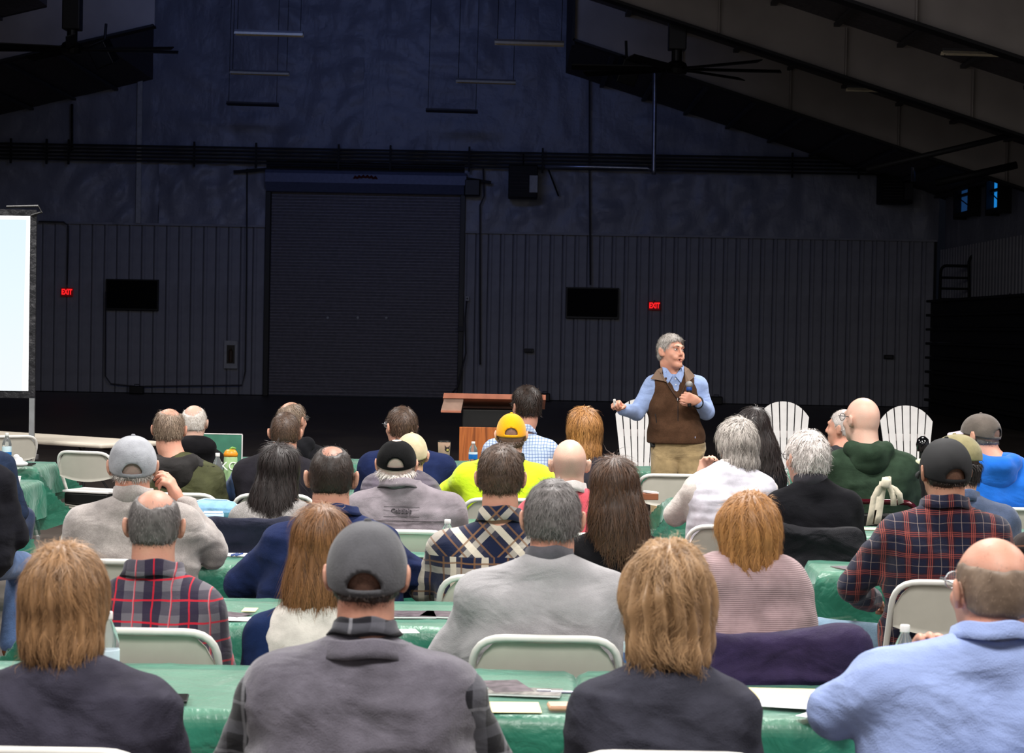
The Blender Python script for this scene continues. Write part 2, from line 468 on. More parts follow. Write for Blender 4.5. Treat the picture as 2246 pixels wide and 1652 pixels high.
for k in range(13):
    a = -0.9 + 1.8 * k / 12
    pts.append((wx(804, 392) + 0.30 * a / 0.9, -0.43, wz(394, 804) + 0.035 * math.cos(a * 1.7) + (0.02 if k % 2 else -0.012)))
lg.tube(pts, [0.012] + [0.03 if k % 2 else 0.045 for k in range(11)] + [0.012], 6)
tag(lg.build('emblem', plain('dark red emblem', (96, 22, 30), 0.6), dr), 'dark red scroll emblem')
for px in (718, 784, 847):
    MB().lathe([(0.0, 0), (0.035, 0), (0.03, 0.02), (0, 0.022)], (wx(px, 697), 0.095, wz(697, px)), 10, Matrix.Rotation(PI / 2, 3, 'X')).build('vision_light', M['palegrey'], dr)
MB().box(((xa - wx(515, 382)) / 2 * -1 + xa, -0.25, hz1 - 0.02), (xa - wx(515, 382), 0.08, 0.07), (0, -0.1, 0)).build('shaft_bracket', M['darksteel'], dr)
MB().box(((xb + wx(1078, 397)) / 2, -0.25, hz1 - 0.16), (wx(1078, 397) - xb, 0.08, 0.07), (0, 0.14, 0)).build('shaft_bracket', M['darksteel'], dr)
c = at(1036, 412, YW - 0.25)
mt = MB().box((c.x, -0.25, c.z), (0.40, 0.35, 0.42), bev=0.03).build('motor', M['black'], dr)
MB().box((xb + 0.07, -0.12, wz(722, 1006)), (0.14, 0.08, 0.12), bev=0.01).build('lock_box', M['cond'], dr)

# right wall windows lit by the blue evening sky
glow = emis('blue dusk sky behind glass', (28, 128, 208), 0.9)
glow2 = emis('dim blue dusk glass', (26, 62, 108), 0.55)
for k, (pa, pb, ya, yb, mm) in enumerate([(2109, 2140, 400, 470, glow2), (2180, 2206, 388, 462, glow)]):
    def ydep(px): return F * XR / (px - 1123 - 12)
    y0, y1 = ydep(pb), ydep(pa)
    z1 = at((pa + pb) / 2, ya, (y0 + y1) / 2).z; z0 = at((pa + pb) / 2, yb, (y0 + y1) / 2).z
    wn = empty('window_%d' % (k + 1), (XR, (y0 + y1) / 2, (z0 + z1) / 2), kind='structure')
    hw, hh = (y1 - y0) / 2, (z1 - z0) / 2
    fr = MB()
    for s_ in (-1, 1):
        fr.box((0, s_ * hw, 0), (0.30, 0.09, hh * 2 + 0.18)); fr.box((0, 0, s_ * hh), (0.30, hw * 2, 0.09))
    fr.box((0, 0, hh * 0.25), (0.10, hw * 2, 0.06))
    fr.build('window_frame', M['darksteel'], wn)
    MB().box((0.03, 0, 0), (0.012, hw * 2, hh * 2)).build('pane', mm, wn)
    MB().tube([(-0.02, hw, hh * 0.1), (-0.02, hw * 0.2, -hh * 0.25), (-0.02, -hw, -hh * 0.8)], 0.015, 6).build('cable', M['darksteel'], wn)

# things on the end wall
def wallbox(name, px, py, w, h, d, m, label, cat, bev=0.01, extra=None):
    c = at(px, py, YW)
    o = empty(name, (c.x, YW - 0.02, c.z - h / 2), 0, label, cat)
    MB().box((0, -d / 2, h / 2), (w, d, h), bev=bev).build('housing', m, o)
    return o
screenm = plain('black glass', (4, 4, 5), 0.6, 0, 0.1)
for px, py, lab in ((291, 647, 'black wall television left of the roll-up door'), (1299, 665, 'black wall television right of the roll-up door')):
    o = wallbox('television', px, py, 1.32, 0.78, 0.09, M['black'], lab, 'television')
    MB().box((0, -0.095, 0.40), (1.26, 0.006, 0.70)).build('screen', screenm, o)
red = emis('exit sign face', (60, 2, 4), 1.0); redl = emis('lit red letters', (255, 30, 34), 1.3)
def text_mesh(body, size, m, name, parent, loc, rot=(PI / 2, 0, 0), ext=0.004, bold=0.0, align='CENTER'):
    cu = bpy.data.curves.new(name, 'FONT'); cu.body = body; cu.size = size; cu.extrude = ext; cu.offset = bold
    cu.align_x = align; cu.align_y = 'CENTER'; cu.resolution_u = 3
    o = bpy.data.objects.new(name, cu); COL.objects.link(o)
    dg = bpy.context.evaluated_depsgraph_get(); me = bpy.data.meshes.new_from_object(o.evaluated_get(dg))
    bpy.data.objects.remove(o)
    me.materials.clear(); me.materials.append(m)
    o = bpy.data.objects.new(name, me); COL.objects.link(o); o.parent = parent; o.location = loc; o.rotation_euler = rot
    return o
for px, py, lab in ((148, 641, 'glowing red EXIT sign beside the projection screen'), (1435, 671, 'glowing red EXIT sign above the speaker')):
    o = wallbox('exit_sign', px, py, 0.30, 0.22, 0.06, red, lab, 'sign')
    tx = text_mesh('EXIT', 0.165, redl, 'lettering', o, (0, -0.066, 0.11), bold=0.006)
    tx.scale = (0.78, 1.15, 1)
    MB().box((0, -0.03, 0.235), (0.04, 0.03, 0.03)).build('mount', M['cond'], o)
for px, py, lab in ((1160, 769, 'small dark wall lamp right of the roll-up door'), (1948, 783, 'small dark wall lamp near the right corner')):
    o = wallbox('wall_lamp', px, py, 0.24, 0.10, 0.1, M['black'], lab, 'lamp')
    MB().box((0, -0.11, 0.05), (0.16, 0.02, 0.05), bev=0.008).build('lens', M['cond'], o)
o = wallbox('wall_cabinet', 507, 778, 0.34, 0.70, 0.06, M['palegrey'], 'pale framed cabinet on the steel wall with a dark window', 'cabinet')
MB().box((0, -0.066, 0.36), (0.20, 0.012, 0.46)).build('window', plain('dark cabinet glass', (38, 32, 26), 0.3), o)
mbx = MB().lathe([(0, 0), (0.05, 0), (0.055, 0.05), (0.055, 0.28), (0.02, 0.33), (0.02, 0.36)], (0.0, -0.075, 0.16), 12)
mbx.build('extinguisher', plain('dull brown cylinder', (82, 62, 46), 0.5), o)
for px, py, w_, lab in ((300, 859, 0.34, 'small black box on the floor below the left television'), (1571, 884, 0.30, 'small black box on the floor right of the speaker'), (1195, 872, 0.26, 'small black box at the wall behind the lectern')):
    c = at(px, py, YW - 0.35)
    o = empty('floor_box', (c.x, YW - 0.35, 0), 0, lab, 'box')
    MB().box((0, 0, 0.10), (w_, 0.22, 0.20), bev=0.02).build('case', M['black'], o)
    MB().tube([(-0.06, 0, 0.2), (-0.06, 0, 0.235), (0.06, 0, 0.235), (0.06, 0, 0.2)], 0.01, 6).build('handle', M['black'], o)
# unit heaters
for px, py, w_, h_, lab in ((1147, 400, 0.72, 0.80, 'dark unit heater high on the wall beside the roll-up door'), (1962, 416, 0.78, 0.72, 'dark unit heater hung near the right corner')):
    Y = YW - 0.55; c = at(px, py, Y)
    o = empty('unit_heater', (c.x, Y, c.z - h_ / 2), 0, lab, 'heater')
    MB().box((0, 0, h_ / 2), (w_, 0.7, h_), bev=0.02).build('casing', M['darksteel'], o)
    for k in range(7): MB().box((-0.1, -0.36, 0.12 + k * (h_ - 0.2) / 7), (w_ * 0.62, 0.02, 0.03), (0.5, 0, 0)).build('louvre', M['cond'], o)
    MB().box((w_ * 0.36, -0.38, h_ * 0.42), (0.20, 0.1, 0.42), bev=0.01).build('control_box', M['palegrey'] if px < 1500 else M['cond'], o)
    MB().tube([(0, 0.2, h_), (0, 0.2, h_ + 0.3), (0, 0.5, h_ + 0.35)], 0.02, 6).build('hanger', M['darksteel'], o)
# pipe runs
def runpipe(name, pts, Y, r, m, lab, cat='pipe'):
    P_ = [at(px, py, Y) for px, py in pts]
    o = MB().tube(P_, r, 8).build(name, m, None, True); return tag(o, lab, cat)
runpipe('gas_pipe', [(1438, 112), (1437, 135), (1434, 372), (1434, 383)], 45.0, 0.045, M['pipe'], 'thick galvanised pipe dropping from the roof')
runpipe('gas_pipe', [(1196, 366), (1300, 366), (1420, 369), (1431, 374)], 45.2, 0.04, M['pipe'], 'horizontal galvanised pipe running to the unit heater')
runpipe('vent_pipe', [(2004, 312), (2003, 398)], 50.0, 0.05, M['pipe'], 'short vertical pipe above the right corner heater')
runpipe('conduit', [(1293, 135), (1293, 370), (1295, 625)], YW - 0.16, 0.022, M['cond'], 'dark conduit dropping to the right television')
runpipe('conduit', [(542, 370), (541, 600), (538, 815), (531, 845), (300, 848), (243, 842), (231, 825), (232, 640)], YW - 0.16, 0.018, M['cond'], 'thin conduit looping below the left television')
runpipe('conduit', [(1060, 370), (1062, 430), (1053, 450), (1053, 800)], YW - 0.16, 0.02, M['cond'], 'dark conduit beside the roll-up door motor')
runpipe('conduit', [(85, 486), (140, 487), (150, 496), (150, 530), (147, 625)], YW - 0.16, 0.018, M['cond'], 'thin conduit above the left EXIT sign')
runpipe('conduit', [(158, 228), (158, 330)], YW - 0.16, 0.03, M['darksteel'], 'short dark rod above the girt rail at left')
runpipe('cable', [(1203, 372), (1225, 430)], YW - 0.3, 0.02, M['darksteel'], 'short dark cable hanging by the unit heater')
runpipe('hoist_chain', [(1024, 660), (1020, 700), (1022, 775), (1003, 850), (992, 862)], YW - 0.28, 0.02, M['cond'], 'slack hand chain beside the roll-up door')
c = at(1025, 655, YW); o = empty('hoist_switch', (c.x, YW - 0.1, c.z - 0.06), 0, 'small pale switch box right of the roll-up door', 'switch'); MB().box((0, 0, 0.06), (0.10, 0.08, 0.12), bev=0.01).build('housing', M['palegrey'], o)
MB().lathe([(0.02, 0), (0.022, 0.03), (0, 0.032)], (0, -0.04, 0.06), 8, Matrix.Rotation(PI / 2, 3, 'X')).build('button', M['black'], o)
runpipe('brace_rod', [(1900, 372), (2100, 325), (2240, 291)], 36.0, 0.05, M['darksteel'], 'dark brace rod rising to the right roof', 'rod')
runpipe('brace_rod', [(2050, 402), (2150, 380), (2230, 362)], 40.0, 0.07, M['darksteel'], 'thick dark beam above the blue windows', 'rod')

# hanging strip lights, unlit
pairs = [(515, 665, 70, 37.6), (505, 634, 157, 44.0), (497, 611, 226, 50.5), (1085, 1237, 91, 37.6), (1000, 1131, 176, 44.0), (934, 1048, 241, 50.5), (2066, 2230, 112, 31.5), (1857, 1965, 193, 37.5)]
labs = ['nearest unlit strip light of the left row', 'middle unlit strip light of the left row', 'farthest unlit strip light of the left row', 'nearest unlit strip light of the middle row', 'middle unlit strip light of the middle row', 'farthest unlit strip light of the middle row',
        'unlit strip light below the right rafter at the frame edge', 'faint unlit strip light between the right rafters']
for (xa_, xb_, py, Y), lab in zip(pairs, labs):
    pa, pb = at(xa_, py, Y), at(xb_, py + (xb_ - xa_) * 0.03, Y)
    L = (pb - pa).length; c = (pa + pb) / 2
    o = empty('strip_light', c, 0, lab, 'light', 'unlit strip lights hung from the roof')
    o.rotation_euler = (0, math.atan2(pa.z - pb.z, pb.x - pa.x), 0)
    MB().prism([(-L / 2, 0.04), (L / 2, 0.04), (L / 2, 0.0), (-L / 2, 0.0)], -0.05, 0.05).build('housing', M['cond'], o)
    v = [(-L / 2, -0.12, -0.045), (L / 2, -0.12, -0.045), (L / 2, -0.04, 0.01), (-L / 2, -0.04, 0.01), (L / 2, 0.04, 0.01), (-L / 2, 0.04, 0.01), (L / 2, 0.12, -0.045), (-L / 2, 0.12, -0.045)]
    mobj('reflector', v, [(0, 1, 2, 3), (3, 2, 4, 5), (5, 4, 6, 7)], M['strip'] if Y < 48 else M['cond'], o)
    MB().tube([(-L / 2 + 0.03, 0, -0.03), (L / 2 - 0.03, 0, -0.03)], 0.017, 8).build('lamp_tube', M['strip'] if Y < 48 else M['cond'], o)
    top = (11.3 if XM0 < c.x < XM1 else ZE - 0.40 - slope * max(c.x + 0.6 - XM1, 0)) - c.z
    for s_ in (-1, 1): MB().tube([(s_ * L * 0.46, 0, 0.04), (s_ * L * 0.46, 0, top)], 0.006, 4).build('wire', M['darksteel'], o)

# ceiling fans and loudspeakers
def fan(px, py, Y, ang, R, lab, ztop):
    c = at(px, py, Y)
    o = empty('ceiling_fan', c, 0, lab, 'fan')
    MB().lathe([(0.0, -0.10), (0.16, -0.08), (0.2, 0.0), (0.16, 0.10), (0.09, 0.14), (0.09, 0.32), (0.0, 0.33)], (0, 0, 0), 16).build('motor', M['black'], o)
    MB().box((0, 0, 0.62), (0.30, 0.3, 0.6), bev=0.02).build('gearbox_cage', M['black'], o)
    MB().box((0, 0, 0.9 + (ztop - 0.9) / 2), (0.14, 0.14, ztop - 0.9)).build('downrod', M['darksteel'], o)
    for k, a in enumerate(ang):
        d = Vector((math.cos(a), math.sin(a), 0)); 
        bl = MB(); n_ = Vector((-d.y, d.x, 0))
        v = []
        for rr, hw in ((0.15, 0.05), (0.4, 0.09), (R, 0.075)):
            for s_ in (-1, 1):
                for z in (0.014, -0.004): v.append(d * rr + n_ * hw * s_ + Vector((0, 0, z + s_ * 0.03)))
        f = []
        for i in (0, 4):
            f += [(i, i + 4, i + 6, i + 2), (i + 1, i + 3, i + 7, i + 5), (i, i + 1, i + 5, i + 4), (i + 2, i + 6, i + 7, i + 3)]
        f += [(8, 9, 11, 10), (0, 2, 3, 1)]
        mobj('blade', v, f, M['darksteel'], o)
fan(1484, 152, 36.4, [0.05, 0.35 + 0.45, 2.6, PI + 0.02, 4.2, 5.5], 1.78, 'dark six-bladed ceiling fan under the right rafter', 1.1)
fan(158, 108, 36.4, [-0.18, 0.12, 2.2, PI - 0.1, 3.4, 4.9], 1.78, 'dark six-bladed ceiling fan at upper left', 1.3)
for px, py, rz, ry, lab in ((1376, 156, 0.3, 0.25, 'black loudspeaker hung beside the right ceiling fan'), (226, 118, -0.3, -0.35, 'black loudspeaker hung beside the left ceiling fan')):
    c = at(px, py, 38.5); o = empty('loudspeaker', (c.x, c.y, c.z - 0.2), rz, lab, 'loudspeaker')
    R = Euler((0.35, ry, 0)).to_matrix()
    MB().box((0, 0, 0.2), (0.36, 0.32, 0.44), R, bev=0.02).build('cabinet', M['black'], o)
    gm = MB().box(R @ Vector((0, -0.17, 0)) + Vector((0, 0, 0.2)), (0.30, 0.01, 0.38), R).build('grille', plain('speaker mesh', (20, 20, 22), 0.7, bump=0.5, bscale=200), o)
    MB().tube([(0, 0.05, 0.4), (0, 0.1, 0.75)], 0.025, 6).build('bracket', M['darksteel'], o)

# bleachers against the right wall
bl = empty('bleachers', (10.1, 45.0, 0), 0, 'dark retracted bleachers stacked against the right wall', 'bleachers')
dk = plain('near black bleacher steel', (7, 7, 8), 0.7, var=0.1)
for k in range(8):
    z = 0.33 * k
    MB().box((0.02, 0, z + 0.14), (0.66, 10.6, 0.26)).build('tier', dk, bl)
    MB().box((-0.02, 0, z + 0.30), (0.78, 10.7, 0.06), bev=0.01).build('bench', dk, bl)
Yr = 49.9
rl = empty('handrail', at(2060, 680, Yr), 0, 'black tubular guard rail above the bleachers', 'railing')
o0 = rl.location.copy()
def L_(px, py): return at(px, py, Yr) - o0
MB().tube([L_(2060, 682)] + arc(L_(2063, 600), L_(2064, 583), L_(2076, 583), 4) + [L_(2122, 584)], 0.035, 8).build('frame', dk, rl)
for py in (609, 633, 656): MB().tube([L_(2062, py), L_(2124, py + 1)], 0.028, 8).build('rail', dk, rl)
MB().tube([L_(2126, 682)] + arc(L_(2125, 575), L_(2133, 548), L_(2143, 575), 6) + [L_(2149, 660)], 0.035, 8).build('post', dk, rl)
o2 = tag(MB().tube([at(2205, 664, 45), at(2215, 645, 45), at(2221, 664, 45)], 0.03, 6).build('hook_rail', dk), 'small black hooped rail on top of the bleachers', 'railing')
# ------------------------------------------------------------------ furniture
M['chairwhite'] = plain('white folding chair enamel', (226, 224, 218), 0.4, var=0.02)
M['chairseat'] = plain('ivory moulded plastic', (196, 192, 180), 0.5, var=0.02, bump=0.3, bscale=400, bdist=0.0006)
M['foot'] = plain('grey rubber foot', (120, 120, 118), 0.7)
M['tabletop'] = plain('ivory moulded table top', (224, 214, 198), 0.55, var=0.02, bump=0.2, bscale=200)
M['tableleg'] = plain('dark table leg', (36, 36, 38), 0.5, 0.3)
t = NT('thin green plastic sheeting')
pf = t.n('ShaderNodeTexWave'); pf.inputs['Scale'].default_value = 0.9; pf.inputs['Distortion'].default_value = 3.0; t.l(t.coords(), pf.inputs['Vector'])
nz1 = t.noise(5.5, 4, dist=1.4)
t.set(color=t.mix(t.ramp(t.noise(3, 3), [(0.3, (0, 0, 0, 1)), (0.7, (1, 1, 1, 1))]), srgb(34, 118, 92), srgb(50, 138, 112)), rough=0.38, spec=0.5, Alpha=0.74, Sheen_Weight=0.6, Sheen_Roughness=0.45, Sheen_Tint=(0.75, 0.95, 0.88, 1))
t.bump(t.math('ADD', nz1, t.math('MULTIPLY', t.noise(22, 3, dist=0.8), 0.25)), 0.02, 0.8)
M['cloth'] = t.m

def chair_proto():
    o = empty('folding_chair', (0, 0, 0))
    W = 0.225; H = 0.838
    for s_ in (1,):
        pass
    # one bent tube: front foot, up the back, over the top, down again
    pts = [(-W + 0.005, 0.27, 0.02), (-W, 0.08, 0.42), (-W, -0.10, 0.74)]
    pts += arc((-W, -0.10, 0.74), (-W, -0.135, H), (-W + 0.10, -0.145, H), 6)[1:]
    pts += [Vector((W - 0.10, -0.145, H))] + arc((W - 0.10, -0.145, H), (W, -0.135, H), (W, -0.10, 0.74), 6)[1:]
    pts += [(W, 0.08, 0.42), (W - 0.005, 0.27, 0.02)]
    MB().tube(pts, 0.0125, 8).build('frame', M['chairwhite'], o, True)
    for s_ in (-1, 1):
        MB().tube([(s_ * (W - 0.03), 0.12, 0.44), (s_ * (W - 0.03), -0.03, 0.30), (s_ * (W - 0.02), -0.21, 0.02)], 0.0115, 8).build('leg', M['chairwhite'], o, True)
    MB().tube([(-W + 0.03, -0.14, 0.14), (W - 0.03, -0.14, 0.14)], 0.008, 6).build('stretcher', M['chairwhite'], o, True)
    # moulded backrest, dished, with a rolled rim
    nx, nz = 16, 8; v = []; f = []
    def bp(u, q):
        x = (u - 0.5) * 2 * (W - 0.008)
        edge = max(0, abs(u - 0.5) * 2 - 0.62) / 0.38
        zt = H - 0.012 - 0.09 * edge ** 2.4; zb = 0.630 + 0.035 * (1 - (abs(u - 0.5) * 2) ** 2) * -1 + 0.03
        z = zb + (zt - zb) * q
        y = -0.135 + (H - z) * 0.20 - 0.022 * (1 - (abs(u - 0.5) * 2) ** 2)
        return x, y, z
    for side, off in ((0, 0.0), (1, 0.010)):
        for j in range(nz + 1):
            for i in range(nx + 1):
                x, y, z = bp(i / nx, j / nz); v.append((x, y + off, z))
    n1 = (nx + 1) * (nz + 1)
    for s_ in range(2):
        for j in range(nz):
            for i in range(nx):
                a = s_ * n1 + j * (nx + 1) + i; q = (a, a + 1, a + nx + 2, a + nx + 1)
                f.append(q if s_ == 0 else q[::-1])
    rim = [j * (nx + 1) for j in range(nz + 1)] + [nz * (nx + 1) + i for i in range(1, nx + 1)] + [j * (nx + 1) + nx for j in range(nz - 1, -1, -1)] + [i for i in range(nx - 1, 0, -1)]
    for k in range(len(rim)):
        a, b = rim[k], rim[(k + 1) % len(rim)]; f.append((a, n1 + a, n1 + b, b))
    mobj('backrest', v, f, M['chairseat'], o, True)
    # seat pan
    nx, ny = 10, 10; v = []; f = []
    for lay, dz in ((0, 0), (1, -0.018)):
        for j in range(ny + 1):
            for i in range(nx + 1):
                u = i / nx * 2 - 1; q = j / ny * 2 - 1
                r = 1 - 0.10 * (abs(u) ** 4) * (abs(q) ** 4)
                v.append((u * (W - 0.02) * r, 0.09 + q * 0.205 * r, 0.445 + dz + 0.012 * (u * u) - 0.01 * (q > 0.8)))
    n1 = (nx + 1) * (ny + 1)
    for s_ in range(2):
        for j in range(ny):
            for i in range(nx):
                a = s_ * n1 + j * (nx + 1) + i; q = (a, a + 1, a + nx + 2, a + nx + 1)
                f.append(q if s_ == 0 else q[::-1])
    rim = [i for i in range(nx + 1)] + [j * (nx + 1) + nx for j in range(1, ny + 1)] + [ny * (nx + 1) + i for i in range(nx - 1, -1, -1)] + [j * (nx + 1) for j in range(ny - 1, 0, -1)]
    for k in range(len(rim)):
        a, b = rim[k], rim[(k + 1) % len(rim)]; f.append((a, b, n1 + b, n1 + a))
    mobj('seat', v, f, M['chairseat'], o, True)
    for s_ in (-1, 1):
        MB().lathe([(0.0, 0), (0.018, 0), (0.018, 0.03), (0.012, 0.035), (0, 0.035)], (s_ * (W - 0.005), 0.27, 0), 8).build('foot', M['foot'], o)
        MB().lathe([(0.0, 0), (0.018, 0), (0.018, 0.03), (0.012, 0.035), (0, 0.035)], (s_ * (W - 0.02), -0.21, 0), 8).build('foot', M['foot'], o)
    return o
CHAIR0 = chair_proto(); chair_used = [False]
def chair(x, y, rz, label, group='white folding chairs of the audience'):
    if chair_used[0]: c = copy_tree(CHAIR0)
    else: c = CHAIR0; chair_used[0] = True
    c.location = (x, y, 0); c.rotation_euler = (0, 0, rz)
    tag(c, label, 'chair', group); return c

def table_proto(L, W=0.74):
    o = empty('folding_table', (0, 0, 0))
    MB().box((0, 0, 0.718), (L, W, 0.038), bev=0.015).build('tabletop', M['tabletop'], o)
    for s_ in (-1, 1):
        x = s_ * (L / 2 - 0.28)
        for q in (-1, 1):
            MB().tube([(x, q * (W / 2 - 0.07), 0.70), (x, q * (W / 2 - 0.07), 0.012)], 0.014, 8).build('leg', M['tableleg'], o)
        MB().tube([(x, -(W / 2 - 0.07), 0.16), (x, W / 2 - 0.07, 0.16)], 0.010, 6).build('stretcher', M['tableleg'], o)
        MB().tube([(x, 0, 0.66), (x - s_ * 0.34, 0, 0.69)], 0.009, 6).build('brace', M['tableleg'], o)
        MB().tube([(x, 0, 0.30), (x - s_ * 0.42, 0, 0.69)], 0.009, 6).build('brace', M['tableleg'], o)
    return o

def tablecloth(name, L, W, oz, oe, seed, label, loc, parent=None, tilt=0.0):
    """a thin plastic sheet thrown over a table: flat top with fold creases, draped sides, flared corners"""
    rs = np.random.RandomState(seed)
    step = 0.028
    nu, nv = int((L + 2 * oe) / step), int((W + 2 * oz) / step)
    U, V = np.meshgrid(np.linspace(-L / 2 - oe, L / 2 + oe, nu + 1), np.linspace(-W / 2 - oz, W / 2 + oz, nv + 1))
    cu = np.clip(U, -L / 2, L / 2); cv = np.clip(V, -W / 2, W / 2)
    eu = np.abs(U - cu); ev = np.abs(V - cv); su = np.sign(U); sv = np.sign(V)
    e = np.hypot(eu, ev)
    e = np.maximum(eu, ev) + 0.35 * np.minimum(eu, ev)
    corner = np.minimum(eu, ev)
    def nz(a, b, fr, k):
        h = 0
        for i in range(k):
            an = rs.uniform(0, PI); h = h + np.sin((a * np.cos(an) + b * np.sin(an)) * fr * rs.uniform(0.6, 1.6) + rs.uniform(0, 6.28)) * rs.uniform(0.4, 1)
        return h / k
    along = np.where(ev > eu, U, V * 1.0)
    wav = nz(along, e, 16, 5) * 2.0
    hang = np.clip(e / 0.10, 0, 1)
    push = 0.012 * np.clip(e / 0.02, 0, 1) + hang * (0.020 * wav + 0.018) * (0.4 + e * 2.2)
    X = cu + su * np.where(eu > 0, push * np.where(ev > 0, 0.8, 1), 0) + su * corner * 0.62
    Y = cv + sv * np.where(ev > 0, push * np.where(eu > 0, 0.8, 1), 0) + sv * corner * 0.62
    Z = 0.7425 - e * 0.985 + corner * 0.55
    top = (e <= 0)
    cre = np.abs(((U / 0.31 + 0.3) % 1) - 0.5); cre2 = np.abs(((V / 0.26 + 0.1) % 1) - 0.5)
    wr_ = nz(U, V, 22, 8) + 0.6 * np.abs(nz(U, V, 9, 4))
    Z = Z + np.where(top, 0.003 + 0.0035 * (wr_ + 0.8) + 0.003 * np.exp(-(cre / 0.05) ** 2) + 0.003 * np.exp(-(cre2 / 0.05) ** 2), 0)
    cr2 = np.abs(((e / 0.16) % 1) - 0.5)
    X += np.where(eu > 0, su * 0.006 * np.exp(-(cr2 / 0.06) ** 2), 0); Y += np.where(ev > 0, sv * 0.006 * np.exp(-(cr2 / 0.06) ** 2), 0)
    Z += 0.012 * nz(U, V, 10, 3) * hang
    v = np.stack([X, Y, Z], -1).reshape(-1, 3)
    n = nu + 1
    f = [(j * n + i, j * n + i + 1, (j + 1) * n + i + 1, (j + 1) * n + i) for j in range(nv) for i in range(nu)]
    o = mobj(name, v, f, M['cloth'], parent, True); o.location = loc
    tag(o, label, 'tablecloth', 'green plastic tablecloths'); return o

# (x0, x1, near Y, far Y, overhang front, end overhang, chair-row words)
TBL = [(-1.72, 0.20, 5.70, 6.45, 0.30, 0.20, 'nearest row, left part beside the man in grey cap'),
       (0.22, 2.14, 5.70, 6.45, 0.30, 0.20, 'nearest row, holding yellow and white papers at right'),
       (-1.62, 0.92, 7.35, 8.06, 0.30, 0.24, 'second row, in front of the red plaid and grey pullover men'),
       (-1.48, 0.96, 9.14, 9.82, 0.28, 0.24, 'third row, in front of the navy collar man'),
       (-1.62, 0.70, 10.95, 11.58, 0.28, 0.2, 'fourth row, under the blue lunch bag'),
       (-1.75, -0.1, 12.95, 13.50, 0.22, 0.2, 'fifth row, beside the green sports bottle'),
       (0.98, 1.9, 12.75, 13.35, 0.28, 0.26, 'fifth row, hanging down beside the woman in the white vest'),
       (-2.35, 0.35, 15.95, 16.65, 0.16, 0.16, 'front row before the lectern'),
       (0.62, 2.6, 15.80, 16.40, 0.16, 0.14, 'front row before the speaker'),
       (1.36, 3.2, 9.30, 10.00, 0.30, 0.22, 'right block, its corner beside the dark plaid sleeve'),
       (1.25, 3.4, 10.95, 11.60, 0.26, 0.2, 'right block behind the man in the black sweater'),
       (-5.20, -3.32, 15.00, 15.65, 0.28, 0.22, 'left block, farthest of the three at the frame edge'),
       (-4.95, -3.04, 13.20, 13.85, 0.32, 0.24, 'left block, middle one of the three at the frame edge'),
       (-4.75, -2.90, 11.45, 12.05, 0.34, 0.26, 'left block, nearest of the three at the frame edge')]
tprot = {}
for i, (x0, x1, y0, y1, oz, oe, wd) in enumerate(TBL):
    L = x1 - x0; W = y1 - y0
    tt = table_proto(L, W); tt.location = ((x0 + x1) / 2, (y0 + y1) / 2, 0)
    tag(tt, 'table under cloth, ' + wd, 'table', 'cloth-covered folding tables')
    if i == 6: tt.rotation_euler.z = 0.0
    tablecloth('tablecloth', L, W, oz, oe, 10 + i, 'green plastic tablecloth, ' + wd, ((x0 + x1) / 2, (y0 + y1) / 2, 0))

# bare ivory table at the left
tt = table_proto(2.40, 0.76); tt.location = (-4.24, 19.22, 0); tt.rotation_euler.z = math.atan2(-0.6, 0.8) * 0.97
tag(tt, 'bare ivory folding table beyond the projection screen leg', 'table')

# projection screen
sn = empty('projection_screen', (0, 18.2, 0), 0, 'tall lit projection screen with black border at the left edge', 'screen')
Y = 18.2
p_tr, p_br = at(66, 474, Y), at(59, 858, Y)
o_tr, o_br = at(79, 460, Y), at(75, 874, Y)
wl = 3.0
def q_(a): return (a.x, 0, a.z)
ztop, zbot = p_tr.z, p_br.z
MB().add([(o_tr.x - wl, 0.02, o_tr.z + 0.0), (o_tr.x, 0.02, o_tr.z), (o_br.x, 0.02, o_br.z), (o_br.x - wl, 0.02, o_br.z),
          (o_tr.x - wl, 0.05, o_tr.z), (o_tr.x, 0.05, o_tr.z), (o_br.x, 0.05, o_br.z), (o_br.x - wl, 0.05, o_br.z)],
         [(0, 1, 2, 3), (7, 6, 5, 4), (0, 4, 5, 1), (1, 5, 6, 2), (2, 6, 7, 3), (3, 7, 4, 0)]).build('black_border', plain('black vinyl border', (40, 40, 44), 0.4, bump=0.8, bscale=14, bdist=0.02), sn)
t = NT('white screen fabric'); t.set(color=srgb(240, 240, 240), rough=0.8, Emission_Color=srgb(225, 225, 235), Emission_Strength=0.42); M['scrw'] = t.m
MB().add([(p_tr.x - wl, 0.008, p_tr.z), (p_tr.x, 0.008, p_tr.z), (p_br.x + 0.01, 0.008, p_br.z), (p_br.x - wl, 0.008, p_br.z)], [(0, 1, 2, 3)]).build('screen_fabric', M['scrw'], sn)
t = NT('projected pale blue picture')
gx = t.n('ShaderNodeTexCoord'); sp_ = t.n('ShaderNodeSeparateXYZ'); t.l(gx.outputs['Generated'], sp_.inputs[0])
t.set(color=srgb(60, 60, 60), rough=0.8, Emission_Color=t.ramp(sp_.outputs[2], [(0.0, srgb(243, 250, 255)), (0.55, srgb(232, 248, 255)), (1.0, srgb(222, 243, 255))]), Emission_Strength=0.95)
pic = at(58, 482, Y); pib = at(48, 858, Y)
MB().add([(pic.x - wl, 0.0, pic.z), (pic.x, 0.0, pic.z), (pib.x, 0.0, pib.z), (pib.x - wl, 0.0, pib.z)], [(0, 1, 2, 3)]).build('projected_picture', t.m, sn)
lg0 = at(69, 874, Y)
MB().box((lg0.x, 0.03, lg0.z / 2), (0.045, 0.03, lg0.z)).build('leg', M['silver'], sn)
MB().box((lg0.x, 0.03, at(66, 1003, Y).z), (0.12, 0.06, 0.05), bev=0.01).build('clamp', M['cond'], sn)
